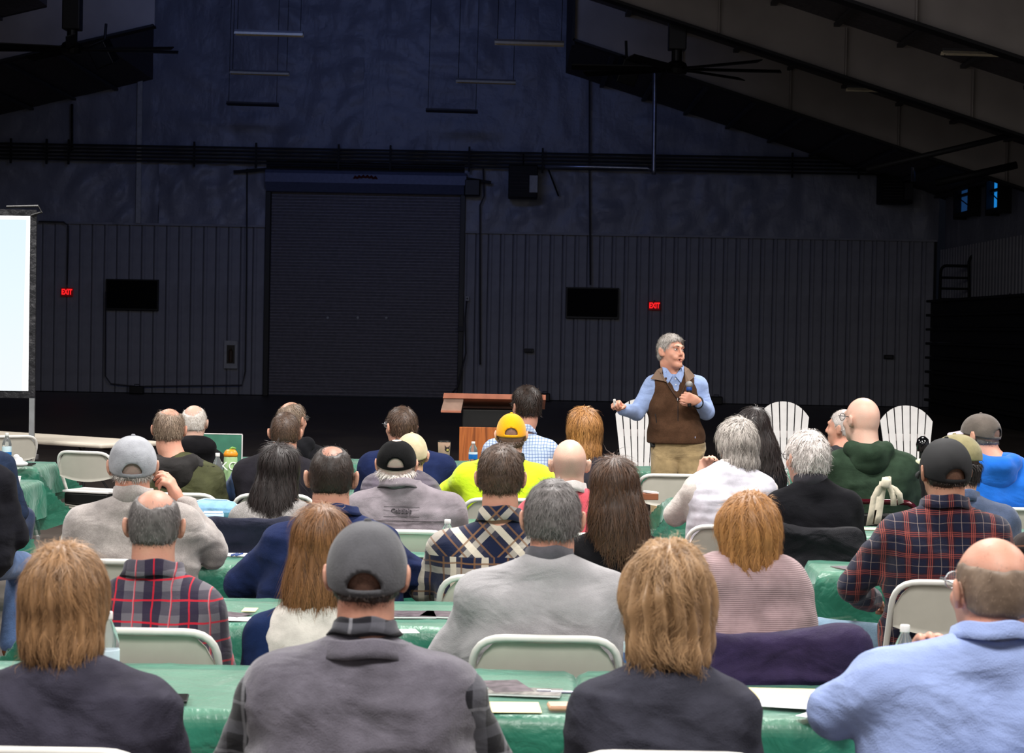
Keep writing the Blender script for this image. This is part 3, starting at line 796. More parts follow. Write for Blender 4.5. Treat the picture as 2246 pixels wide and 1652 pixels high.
MB().box((lg0.x, 0.03, 0.02), (0.06, 0.5, 0.035)).build('foot', M['silver'], sn)
crn = MB().tube([(o_tr.x - 0.25, 0.0, o_tr.z + 0.02), (o_tr.x + 0.02, -0.01, o_tr.z + 0.03), (o_tr.x + 0.05, 0.0, o_tr.z - 0.02), (o_tr.x - 0.04, 0, o_tr.z - 0.05)], 0.012, 6).build('corner_cord', M['black'], sn)

# lectern
Y = 19.5
def X_(px, py=880): return at(px, py, Y).x
def Z_(py, px=1050): return at(px, py, Y).z
le = empty('lectern', (X_(1070), Y, 0), 0, 'wooden lectern with slanted top and black column', 'lectern')
ox = X_(1070)
M['redwood'] = plain('reddish stained edge', (178, 112, 88), 0.45)
t = NT('oiled oak veneer'); wv = t.noise(3.0, 4, vec=t.coords((9, 9, 0.55)), dist=0.6)
t.set(color=t.ramp(wv, [(0.35, srgb(128, 66, 26)), (0.5, srgb(186, 106, 50)), (0.65, srgb(158, 84, 36))]), rough=0.4); M['oak'] = t.m
zT = Z_(862)
MB().add([(X_(975) - ox, -0.22, zT), (X_(1196) - ox, -0.22, zT), (X_(1196) - ox, 0.20, zT - 0.10), (X_(975) - ox, 0.20, zT - 0.10),
          (X_(973) - ox, -0.22, Z_(873)), (X_(1196) - ox, -0.22, Z_(873)), (X_(1196) - ox, 0.20, Z_(873) - 0.1), (X_(973) - ox, 0.20, Z_(873) - 0.1)],
         [(0, 1, 2, 3), (7, 6, 5, 4), (0, 4, 5, 1), (1, 5, 6, 2), (2, 6, 7, 3), (3, 7, 4, 0)]).build('slanted_top', M['redwood'], le)
MB().add([(X_(976) - ox, -0.20, Z_(873)), (X_(1018) - ox, -0.20, Z_(873)), (X_(1013) - ox, -0.20, Z_(900)), (X_(969) - ox, -0.20, Z_(900)),
          (X_(976) - ox, 0.15, Z_(873) - 0.02), (X_(1018) - ox, 0.15, Z_(873) - 0.02), (X_(1013) - ox, 0.15, Z_(903)), (X_(969) - ox, 0.15, Z_(903))],
         [(0, 1, 2, 3), (7, 6, 5, 4), (0, 4, 5, 1), (1, 5, 6, 2), (2, 6, 7, 3), (3, 7, 4, 0)]).build('side_tray', plain('pale wooden tray', (168, 138, 122), 0.5), le)
MB().box(((X_(969) + X_(1013)) / 2 - ox, -0.205, Z_(902)), (X_(1013) - X_(969), 0.02, 0.018)).build('tray_lip', M['redwood'], le)
MB().box(((X_(1015) + X_(1150)) / 2 - ox, 0.0, (Z_(873) - 0.10) / 2 + 0.02), (X_(1150) - X_(1015), 0.30, Z_(873) - 0.14), bev=0.01).build('column', M['black'], le)
MB().box(((X_(1010) + X_(1160)) / 2 - ox, -0.20, Z_(935) / 2), (X_(1160) - X_(1010), 0.04, Z_(935)), bev=0.004).build('front_panel', M['oak'], le)

# three white slatted garden chairs
def adirondack(pl_, pr_, ptop, Y, label):
    L0, R0 = at(pl_, ptop + 35, Y), at(pr_, ptop + 35, Y)
    cx = (L0.x + R0.x) / 2; W = (R0.x - L0.x); zt = at((pl_ + pr_) / 2, ptop, Y).z
    o = empty('garden_chair', (cx, Y, 0), 0, label, 'chair', 'white slatted garden chairs')
    n = 7
    for i in range(n):
        u0, u1 = -1 + 2 * i / n, -1 + 2 * (i + 1) / n
        g_ = 0.022
        def pos(u, z, k): 
            taper = 0.66 + 0.34 * ((z - 0.30) / (zt - 0.30))
            return (u * W / 2 * taper, (z - 0.3) * 0.22 + k)
        v = []
        def ztop_(u): return zt - 0.165 * abs(u) ** 2.2
        for k in (0.0, 0.02):
            for uu, zf in ((u0 + g_, 0), (u1 - g_, 0), (u1 - g_, 1), ((u0 + u1) / 2, 1), (u0 + g_, 1)):
                z = 0.28 if zf == 0 else ztop_(uu)
                x, y = pos(uu, z, k); v.append((x, y, z))
        f = [(0, 1, 2, 3, 4), (9, 8, 7, 6, 5)] + [(a, (a + 1) % 5 + 0, (a + 1) % 5 + 5, a + 5) for a in range(5)]
        mobj('slat', v, f, M['white'], o)
    for z in (0.42, 0.75):
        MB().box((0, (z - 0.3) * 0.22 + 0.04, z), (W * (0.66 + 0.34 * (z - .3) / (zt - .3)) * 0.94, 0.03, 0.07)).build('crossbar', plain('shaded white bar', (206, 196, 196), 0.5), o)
    for k in range(6):
        MB().box((0, -0.10 - k * 0.085, 0.30 + 0.018 * k), (W * 0.86, 0.07, 0.02)).build('seat_slat', M['white'], o)
    for s_ in (-1, 1):
        MB().box((s_ * (W / 2 + 0.02), -0.2, 0.50), (0.12, 0.72, 0.025), bev=0.008).build('armrest', M['white'], o)
        MB().box((s_ * (W / 2 - 0.0), -0.48, 0.245), (0.035, 0.09, 0.49)).build('leg', M['white'], o)
        MB().box((s_ * (W / 2 - 0.03), -0.02, 0.20), (0.03, 1.0, 0.11), (0.17, 0, 0)).build('leg', M['white'], o)
    o.rotation_euler.z = 0.0
    return o
adirondack(1346, 1470, 876, 21.6, 'white slatted garden chair behind the speaker')
adirondack(1660, 1784, 882, 21.9, 'white slatted garden chair behind the grey-haired audience members')
adirondack(1930, 2057, 891, 21.7, 'white slatted garden chair right of the bald man in the green hoodie')

# maroon framed chair with a white strap bow
def maroon_chair(x, y):
    o = empty('stacking_chair', (x, y, 0), 0, 'chair with glossy maroon tube frame and black back behind the green hoodie', 'chair')
    mr = plain('glossy maroon tube', (70, 10, 24), 0.15, 0.3, 0.8)
    W = 0.232; H = 0.845
    pts = [(-W, 0.02, 0.02), (-W, -0.02, 0.70)] + arc((-W, -0.02, 0.70), (-W - 0.01, -0.03, H), (-W + 0.09, -0.03, H), 6) + arc((W - 0.09, -0.03, H), (W + 0.01, -0.03, H), (W, -0.02, 0.70), 6) + [(W, 0.02, 0.02)]
    MB().tube(pts, 0.016, 10).build('frame', mr, o, True)
    for s_ in (-1, 1): MB().tube([(s_ * W, 0.02, 0.42), (s_ * W, 0.40, 0.42), (s_ * W, 0.43, 0.02)], 0.012, 8).build('leg', mr, o, True)
    MB().box((0, -0.015, 0.66), (W * 2 - 0.05, 0.035, 0.24), bev=0.015).build('backrest', M['black'], o)
    MB().box((0, 0.21, 0.45), (W * 2 - 0.03, 0.42, 0.06), bev=0.025).build('seat', M['black'], o)
    return o
def ribbon(paths, width, m, name, thick=0.003):
    b = MB()
    for pts, up in paths:
        pts = [Vector(p) for p in pts]; up = Vector(up)
        v = []
        for i, p in enumerate(pts):
            tt_ = (pts[min(i + 1, len(pts) - 1)] - pts[max(i - 1, 0)]).normalized()
            sd = up; nn = tt_.cross(sd).normalized()
            for s_, k in ((-1, -1), (1, -1), (1, 1), (-1, 1)): v.append(p + sd * width / 2 * s_ + nn * thick * k)
        f = [(4 * i + a, 4 * i + (a + 1) % 4, 4 * i + 4 + (a + 1) % 4, 4 * i + 4 + a) for i in range(len(pts) - 1) for a in range(4)]
        f += [(3, 2, 1, 0), tuple(4 * (len(pts) - 1) + a for a in range(4))]
        b.add(v, f)
    return b
# ------------------------------------------------------------------ smooth bodies from distance fields
def np_mesh(name, V, Fq, m, parent=None, smooth=True, tint=None):
    me = bpy.data.meshes.new(name)
    V = np.asarray(V, np.float32); Fq = np.asarray(Fq, np.int32)
    me.vertices.add(len(V)); me.vertices.foreach_set('co', V.ravel())
    me.loops.add(Fq.size); me.loops.foreach_set('vertex_index', Fq.ravel())
    me.polygons.add(len(Fq)); k = Fq.shape[1]
    me.polygons.foreach_set('loop_start', np.arange(len(Fq), dtype=np.int32) * k)
    me.update(calc_edges=True)
    me.polygons.foreach_set('use_smooth', np.full(len(Fq), smooth))
    if tint is not None:
        a = me.attributes.new('tint', 'FLOAT', 'POINT'); a.data.foreach_set('value', np.asarray(tint, np.float32))
    me.materials.append(m); me.validate(); me.update()
    o = bpy.data.objects.new(name, me); COL.objects.link(o)
    if parent: o.parent = parent
    return o

def axis(lo, hi, flo=None, fhi=None, hf=0.01, hc=0.02):
    if flo is None: return np.arange(lo, hi + hf, hf, dtype=np.float32)
    out = []; x = lo
    while x < flo: out.append(x); x += hc
    x = flo
    while x < fhi: out.append(x); x += hf
    x = fhi
    while x <= hi + hc: out.append(x); x += hc
    return np.array(out, np.float32)

class Field:
    def __init__(s, xs, ys, zs):
        s.ax = (xs, ys, zs); s.V = np.full((len(xs), len(ys), len(zs)), 1.0, np.float32)
    def sub(s, lo, hi):
        sl = []
        for a, l, h in zip(s.ax, lo, hi):
            i0 = max(0, int(np.searchsorted(a, l)) - 1); i1 = min(len(a), int(np.searchsorted(a, h)) + 1)
            if i1 <= i0: return None
            sl.append(slice(i0, i1))
        X = s.ax[0][sl[0]][:, None, None]; Y = s.ax[1][sl[1]][None, :, None]; Z = s.ax[2][sl[2]][None, None, :]
        return tuple(sl), X, Y, Z
    @staticmethod
    def smin(a, b, k):
        if k <= 0: return np.minimum(a, b)
        h = np.maximum(k - np.abs(a - b), 0) / k
        return np.minimum(a, b) - h * h * k * 0.25
    def add(s, p, off=0.0, k=0.02, cut=False):
        lo, hi = bounds(p, off + (k or 0) + 0.015)
        q = s.sub(lo, hi)
        if q is None: return s
        sl, X, Y, Z = q
        d = dist(p, X, Y, Z) - off
        if cut: s.V[sl] = -s.smin(-s.V[sl], d, k)
        else: s.V[sl] = s.smin(s.V[sl], d, k)
        return s
    def full(s): return s.ax[0][:, None, None], s.ax[1][None, :, None], s.ax[2][None, None, :]
    def mesh(s):
        V = s.V; ins = V < 0
        nx, ny, nz = V.shape
        c = ins[:-1, :-1, :-1].astype(np.int8)
        tot = np.zeros((nx - 1, ny - 1, nz - 1), np.int8)
        for i in (0, 1):
            for j in (0, 1):
                for k in (0, 1): tot += ins[i:nx - 1 + i, j:ny - 1 + j, k:nz - 1 + k]
        act = (tot > 0) & (tot < 8)
        I, J, K = np.nonzero(act)
        idx = np.full(act.shape, -1, np.int32); idx[I, J, K] = np.arange(len(I))
        co = {(i, j, k): V[I + i, J + j, K + k] for i in (0, 1) for j in (0, 1) for k in (0, 1)}
        S = np.zeros((len(I), 3), np.float32); cnt = np.zeros(len(I), np.float32)
        for a in range(3):
            for u in (0, 1):
                for w_ in (0, 1):
                    c0 = [u, w_]; c0.insert(a, 0); c1 = list(c0); c1[a] = 1
                    v0, v1 = co[tuple(c0)], co[tuple(c1)]
                    m = (v0 < 0) != (v1 < 0)
                    t_ = np.where(m, v0 / np.where(m, v0 - v1, 1), 0)
                    p = np.tile(np.array(c0, np.float32), (len(I), 1)); p[:, a] += t_
                    S += p * m[:, None]; cnt += m
        S /= cnt[:, None]
        P = np.empty_like(S)
        for a, ijk in enumerate((I, J, K)):
            A = s.ax[a]; P[:, a] = A[ijk] + S[:, a] * (A[np.minimum(ijk + 1, len(A) - 1)] - A[ijk])
        quads = []
        for a in range(3):
            b_, c_ = (a + 1) % 3, (a + 2) % 3
            sl0 = [slice(None)] * 3; sl1 = [slice(None)] * 3
            sl0[a] = slice(0, -1); sl1[a] = slice(1, None)
            d0, d1 = ins[tuple(sl0)], ins[tuple(sl1)]
            E = np.stack(np.nonzero(d0 != d1), 1)
            E = E[(E[:, b_] > 0) & (E[:, c_] > 0) & (E[:, b_] < V.shape[b_] - 1) & (E[:, c_] < V.shape[c_] - 1)]
            if len(E) == 0: continue
            def cell(db, dc):
                q = E.copy(); q[:, b_] -= db; q[:, c_] -= dc; return idx[q[:, 0], q[:, 1], q[:, 2]]
            Q = np.stack([cell(1, 1), cell(0, 1), cell(0, 0), cell(1, 0)], 1)
            fl = ~d0[E[:, 0], E[:, 1], E[:, 2]]
            Q[fl] = Q[fl][:, ::-1]
            quads.append(Q)
        return P, np.concatenate(quads)

def normals(P, Q):
    n = np.cross(P[Q[:, 2]] - P[Q[:, 0]], P[Q[:, 3]] - P[Q[:, 1]])
    N = np.zeros_like(P)
    for i in range(4): np.add.at(N, Q[:, i], n)
    return N / (np.linalg.norm(N, axis=1, keepdims=True) + 1e-9)

def smooth_pts(P, Q, it=1, w_=0.5):
    for _ in range(it):
        A = np.zeros_like(P); c = np.zeros(len(P), np.float32)
        for i in range(4):
            a, b = Q[:, i], Q[:, (i + 1) % 4]
            np.add.at(A, a, P[b]); np.add.at(A, b, P[a]); np.add.at(c, a, 1); np.add.at(c, b, 1)
        P = P * (1 - w_) + w_ * A / np.maximum(c, 1)[:, None]
    return P

# primitives: ('c', a, b, ra, rb, sy) tapered capsule, ('e', centre, radii, R) ellipsoid
def C(a, b, ra, rb=None, sy=1.0): return ('c', np.array(a, np.float32), np.array(b, np.float32), ra, ra if rb is None else rb, sy)
def E(c, r, R=None): return ('e', np.array(c, np.float32), np.array(r, np.float32), R)
def bounds(p, m):
    if p[0] == 'c':
        r = max(p[3], p[4]) + m
        return np.minimum(p[1], p[2]) - r, np.maximum(p[1], p[2]) + r
    if p[3] is not None: r = max(p[2]) + m
    else: r = p[2] + m
    return p[1] - r, p[1] + r
def dist(p, X, Y, Z):
    if p[0] == 'c':
        _, a, b, ra, rb, sy = p
        px, py, pz = X - a[0], (Y - a[1]) / sy, Z - a[2]
        bx, by, bz = b[0] - a[0], (b[1] - a[1]) / sy, b[2] - a[2]
        bb = bx * bx + by * by + bz * bz + 1e-9
        h = np.clip((px * bx + py * by + pz * bz) / bb, 0, 1)
        return (np.sqrt((px - bx * h) ** 2 + (py - by * h) ** 2 + (pz - bz * h) ** 2) - (ra + (rb - ra) * h)) * (sy if sy < 1 else 1.0)
    _, c, r, R = p
    px, py, pz = X - c[0], Y - c[1], Z - c[2]
    if R is not None:
        px, py, pz = (R[0][0] * px + R[1][0] * py + R[2][0] * pz, R[0][1] * px + R[1][1] * py + R[2][1] * pz, R[0][2] * px + R[1][2] * py + R[2][2] * pz)
    k0 = np.sqrt((px / r[0]) ** 2 + (py / r[1]) ** 2 + (pz / r[2]) ** 2)
    k1 = np.sqrt((px / r[0] ** 2) ** 2 + (py / r[1] ** 2) ** 2 + (pz / r[2] ** 2) ** 2) + 1e-6
    return k0 * (k0 - 1) / k1
def xf(p, M3, t, s=1.0):
    """move a primitive from head space to body space"""
    A = np.array(M3, np.float32); t = np.array(t, np.float32)
    if p[0] == 'c': return ('c', A @ p[1] * s + t, A @ p[2] * s + t, p[3] * s, p[4] * s, 1.0)
    R = A if p[3] is None else A @ np.array(p[3], np.float32)
    return ('e', A @ p[1] * s + t, p[2] * s, R)

# ------------------------------------------------------------------ anatomy
def head_prims(fem=False, detail=False, jaw=1.0):
    j = 0.92 if fem else 1.0
    h = [(E((0, -0.010, 0.022), (0.0765, 0.097, 0.096)), 0), (E((0, 0.030, -0.045), (0.060 * j * jaw, 0.066, 0.070)), 0.03),
         (E((0, 0.072, -0.092), (0.026 * j, 0.022, 0.022)), 0.03), (C((0, 0.092, 0.026), (0, 0.112, -0.016), 0.007, 0.011), 0.012),
         (C((-0.012, 0.100, -0.020), (0.012, 0.100, -0.020), 0.009), 0.008),
         (C((-0.032, 0.084, 0.036), (0.032, 0.084, 0.036), 0.010), 0.02), (E((-0.042, 0.064, -0.02), (0.020, 0.022, 0.020)), 0.02), (E((0.042, 0.064, -0.02), (0.020, 0.022, 0.020)), 0.02),
         (E((0, 0.090, -0.056), (0.022, 0.013, 0.009)), 0.008), (C((0, -0.035, -0.03), (0, -0.03, -0.085), 0.058, 0.056), 0.03)]
    return h
def ear_prims():
    out = []
    for s_ in (-1, 1):
        R = Euler((0.12, s_ * 0.10, s_ * 0.42)).to_matrix()
        out.append((E((s_ * 0.089, -0.010, 0.0), (0.0085, 0.0190, 0.033), R), 0.006))
        out.append((E((s_ * 0.080, 0.0, 0.0), (0.012, 0.010, 0.022), R), 0.008))
        out.append((E((s_ * 0.080, 0.0, -0.022), (0.010, 0.011, 0.013), R), 0.008))
    return out
def hand_prims(w_, d, n, side, curl=(0.5, 0.5, 0.4), s=1.0, thumb=(0.6, 0.4), spread=0.0, fc=None):
    """w_ wrist, d towards the fingers, n the way the palm faces; side +1/-1 puts the thumb on cross(d, n)*side"""
    w_, d, n = Vector(w_), Vector(d).normalized(), Vector(n)
    n = (n - d * n.dot(d)).normalized(); l = d.cross(n).normalized() * side
    out = []
    lat = (0.030, 0.010, -0.010, -0.029); ln = (0.074, 0.082, 0.075, 0.058)
    out.append((C(w_ - d * 0.02, w_ + d * 0.03, 0.025 * s, 0.026 * s), 0.02))
    for i in range(4):
        kn = w_ + (d * (0.088 - abs(i - 1.2) * 0.005) + l * lat[i]) * s
        out.append((C(w_ + (d * 0.015 + l * lat[i] * 0.6) * s, kn, 0.0150 * s, 0.0125 * s), 0.018))
        cu = fc[i] if fc else curl
        a = 0; p = kn; r = (0.0105, 0.0095, 0.0085, 0.0075)
        for j, fr in enumerate((0.45, 0.31, 0.24)):
            a += cu[j]
            dr = (d * math.cos(a) + n * math.sin(a) + l * spread * lat[i] * 8).normalized()
            q = p + dr * ln[i] * fr * s
            out.append((C(p, q, r[j] * s, r[j + 1] * s), 0.003)); p = q
    b0 = w_ + (d * 0.022 + l * 0.022) * s
    dr = (d * 0.65 + l * 0.75 + n * thumb[0]).normalized(); b1 = b0 + dr * 0.042 * s
    out.append((C(b0, b1, 0.0165 * s, 0.0125 * s), 0.014))
    dr = (dr + d * 0.6 + n * thumb[1] - l * 0.35).normalized(); b2 = b1 + dr * 0.032 * s
    out.append((C(b1, b2, 0.0115 * s, 0.0105 * s), 0.004))
    dr = (dr + d * 0.2 + n * thumb[1] * 0.8 - l * 0.5).normalized(); b3 = b2 + dr * 0.025 * s
    out.append((C(b2, b3, 0.0105 * s, 0.0085 * s), 0.003))
    return out

def torso_prims(w, zs, bw, vest=False, cy=0.0, hipz=0.585, lean=0.0):
    """w half shoulder width, zs outer shoulder top, bw belly half width"""
    sw = w - ((0.095 + (vest if vest is not True else 0)) if vest else 0.075)
    t = [(C((-0.10, 0.0, hipz), (0.10, 0.0, hipz), 0.125, 0.125, 0.86), 0),
         (C((-(bw - 0.14), 0.0, hipz + 0.08), (bw - 0.14, 0.0, hipz + 0.08), 0.135, 0.135, 0.86), 0.06),
         (C((-(bw - 0.14), cy * 0.6 + 0.01, zs - 0.28), (bw - 0.14, cy * 0.6 + 0.01, zs - 0.28), 0.13, 0.13, 0.86), 0.06),
         (C((-(sw - 0.085), cy, zs - 0.19), (sw - 0.085, cy, zs - 0.19), 0.125, 0.125, 0.84), 0.07),
         (C((-sw, cy - 0.005, zs - 0.072), (sw, cy - 0.005, zs - 0.072), 0.066, 0.066, 1.0), 0.05)]
    for s_ in (-1, 1):
        t.append((C((s_ * 0.035, cy - 0.012, zs + 0.004), (s_ * sw * 0.92, cy - 0.005, zs - 0.066), 0.058, 0.064), 0.05))
        t.append((E((s_ * sw * 0.55, cy - 0.075, zs - 0.15), (0.075, 0.045, 0.095)), 0.05))
    return t
def arm_prims(s_, w, zs, el, wr, cy=0.0, r=1.0, short=False):
    sh = (s_ * (w - 0.070), cy, zs - 0.072)
    out = [(C(sh, el, 0.062 * r, 0.047 * r), 0.03)]
    if not short: out.append((C(el, wr, 0.046 * r, 0.033 * r), 0.015))
    return out

def rnoise(P, seed, scale):
    """smooth pseudo noise from warped sines, about -1..1"""
    rs = np.random.RandomState(seed); out = 0; tot = 0
    for i in range(7):
        d = rs.normal(size=3); d /= np.linalg.norm(d); fr = rs.uniform(0.7, 2.0) * scale
        out = out + np.sin(P @ d * fr * 6.28 + rs.uniform(0, 6.28) + 1.3 * np.sin(P @ rs.normal(size=3) * scale * 2.2)); tot += 1
    return out / tot * 1.6
def folds(P, N, amp, seed):
    """soft broad swells plus sharper drag lines that run across the back"""
    Q = P * np.array([0.8, 1.0, 1.5])
    a = rnoise(Q, seed, 1.5)
    r1 = 1 - 2.4 * np.abs(rnoise(Q * np.array([0.6, 1, 1.5]), seed + 7, 1.7))
    r2 = 1 - 2.6 * np.abs(rnoise(Q * np.array([1.1, 1, 1.1]), seed + 13, 3.0))
    msk = np.clip(0.5 + 0.7 * rnoise(P, seed + 3, 1.2), 0.1, 1.2)
    return P + N * ((a * 0.5 + np.clip(r1, -0.5, 1) * 0.9 * msk + np.clip(r2, -0.4, 1) * 0.3 * (1.2 - msk)) * amp)[:, None]

def garment(root, name, prims, off, vox, mat_, amp=0.004, seed=1, hem=None, top=None, cuts=(), bump_y=None, label=None):
    lo = np.array([9.0] * 3); hi = -lo
    for p, k in prims:
        a, b = bounds(p, off + 0.05); lo = np.minimum(lo, a); hi = np.maximum(hi, b)
    if hem is not None: lo[2] = max(lo[2], hem - 0.03)
    Fd = Field(axis(lo[0], hi[0], hf=vox), axis(lo[1], hi[1], hf=vox), axis(lo[2], hi[2], hf=vox))
    for p, k in prims: Fd.add(p, off, k)
    X, Y, Z = Fd.full()
    if hem is not None: Fd.V = np.maximum(Fd.V, hem - Z)
    if top is not None: Fd.V = np.maximum(Fd.V, Z - top)
    for p, k in cuts: Fd.add(p, 0, k, cut=True)
    P, Q = Fd.mesh(); P = smooth_pts(P, Q, 1, 0.4); N = normals(P, Q)
    if amp > 0: P = folds(P, N, amp, seed)
    o = np_mesh(name, P, Q, mat_, root)
    if label: o['label'] = label
    return o

def strands(P, N, n, length, flow, rs, width, lift=0.0015, curl=0.0, seg=4, sel=None, tint=(0.1, 1.0), jitter=0.22, skull=None):
    if n <= 0: return np.zeros((0, 3)), np.zeros((0, 4), int), np.zeros(0)
    pool = np.arange(len(P)) if sel is None else np.nonzero(sel)[0]
    if len(pool) == 0: return np.zeros((0, 3)), np.zeros((0, 4), int), np.zeros(0)
    id_ = rs.choice(pool, n)
    p = P[id_] + rs.normal(size=(n, 3)) * 0.003 + N[id_] * lift * rs.uniform(-0.6, 1, (n, 1)); nn = N[id_]
    L = length * rs.uniform(0.55, 1.15, n)
    jit = rs.normal(size=(n, 3)) * jitter
    ph = rs.uniform(0, 6.28, n)
    pts = [p]
    for k in range(seg):
        d = flow(p, nn) + jit
        if curl: d = d + curl * np.stack([np.sin(ph + k * 1.5), np.cos(ph + k * 1.5), 0 * ph], 1)
        d -= nn * (np.sum(d * nn, 1, keepdims=True)) * 0.85
        d /= np.linalg.norm(d, axis=1, keepdims=True) + 1e-6
        p = p + d * (L / seg)[:, None]; pts.append(p)
        if skull is not None:
            q = (p - np.array([0, -0.012, 0.022])) / np.array([0.008, 0.0118, 0.0118]); q /= np.linalg.norm(q, axis=1, keepdims=True) + 1e-6
            on_ = (p[:, 2] > -0.02)[:, None]; nn = np.where(on_, q, nn)
    tint_ = rs.uniform(tint[0], tint[1], n)
    V = []; 
    for k, q in enumerate(pts):
        t_ = pts[min(k + 1, seg)] - pts[max(k - 1, 0)]
        sd = np.cross(t_, nn); sd /= np.linalg.norm(sd, axis=1, keepdims=True) + 1e-6
        wk = width * (1 - 0.75 * (k / seg) ** 2)
        V.append(q - sd * wk / 2); V.append(q + sd * wk / 2)
    V = np.stack(V, 1)            # n, 2*(seg+1), 3
    base = np.arange(n)[:, None] * 2 * (seg + 1)
    Fq = np.concatenate([base + np.array([2 * k, 2 * k + 1, 2 * k + 3, 2 * k + 2]) for k in range(seg)])
    return V.reshape(-1, 3), Fq, np.repeat(tint_, 2 * (seg + 1))

HLINE = [-0.052, -0.050, -0.044, -0.012, 0.0, 0.0, 0.03, 0.055, 0.078, 0.085]
def hmask(spec, x, y, z, seed=0, soft=1.0):
    """1 where hair grows, fading to 0 at the hairline and round a bald crown (head space)"""
    x, y, z = np.broadcast_arrays(x, y, z)
    wob = 0.0022 * np.sin(x * 61 + y * 23 + seed) + 0.0018 * np.sin(x * 143 + y * 90 + z * 77 + seed * 2)
    zl = np.interp(y, [-0.12, -0.05, -0.022, -0.015, 0.005, 0.018, 0.03, 0.055, 0.09, 0.12], spec.get('line', HLINE))
    m = np.clip((z - zl + wob + 0.006) / (0.020 * soft), 0, 1)
    if 'bald' in spec:
        c = spec['bald']; d = dist(E(c[:3], c[3:]), x, y, z) + wob * 1.3
        m = m * np.clip((d + 0.004 * soft) / (0.022 * soft), 0, 1)
    if 'ztop' in spec: m = m * np.clip((spec['ztop'] - z) / 0.04, 0, 1)
    return (m * m * (3 - 2 * m)).astype(np.float32)

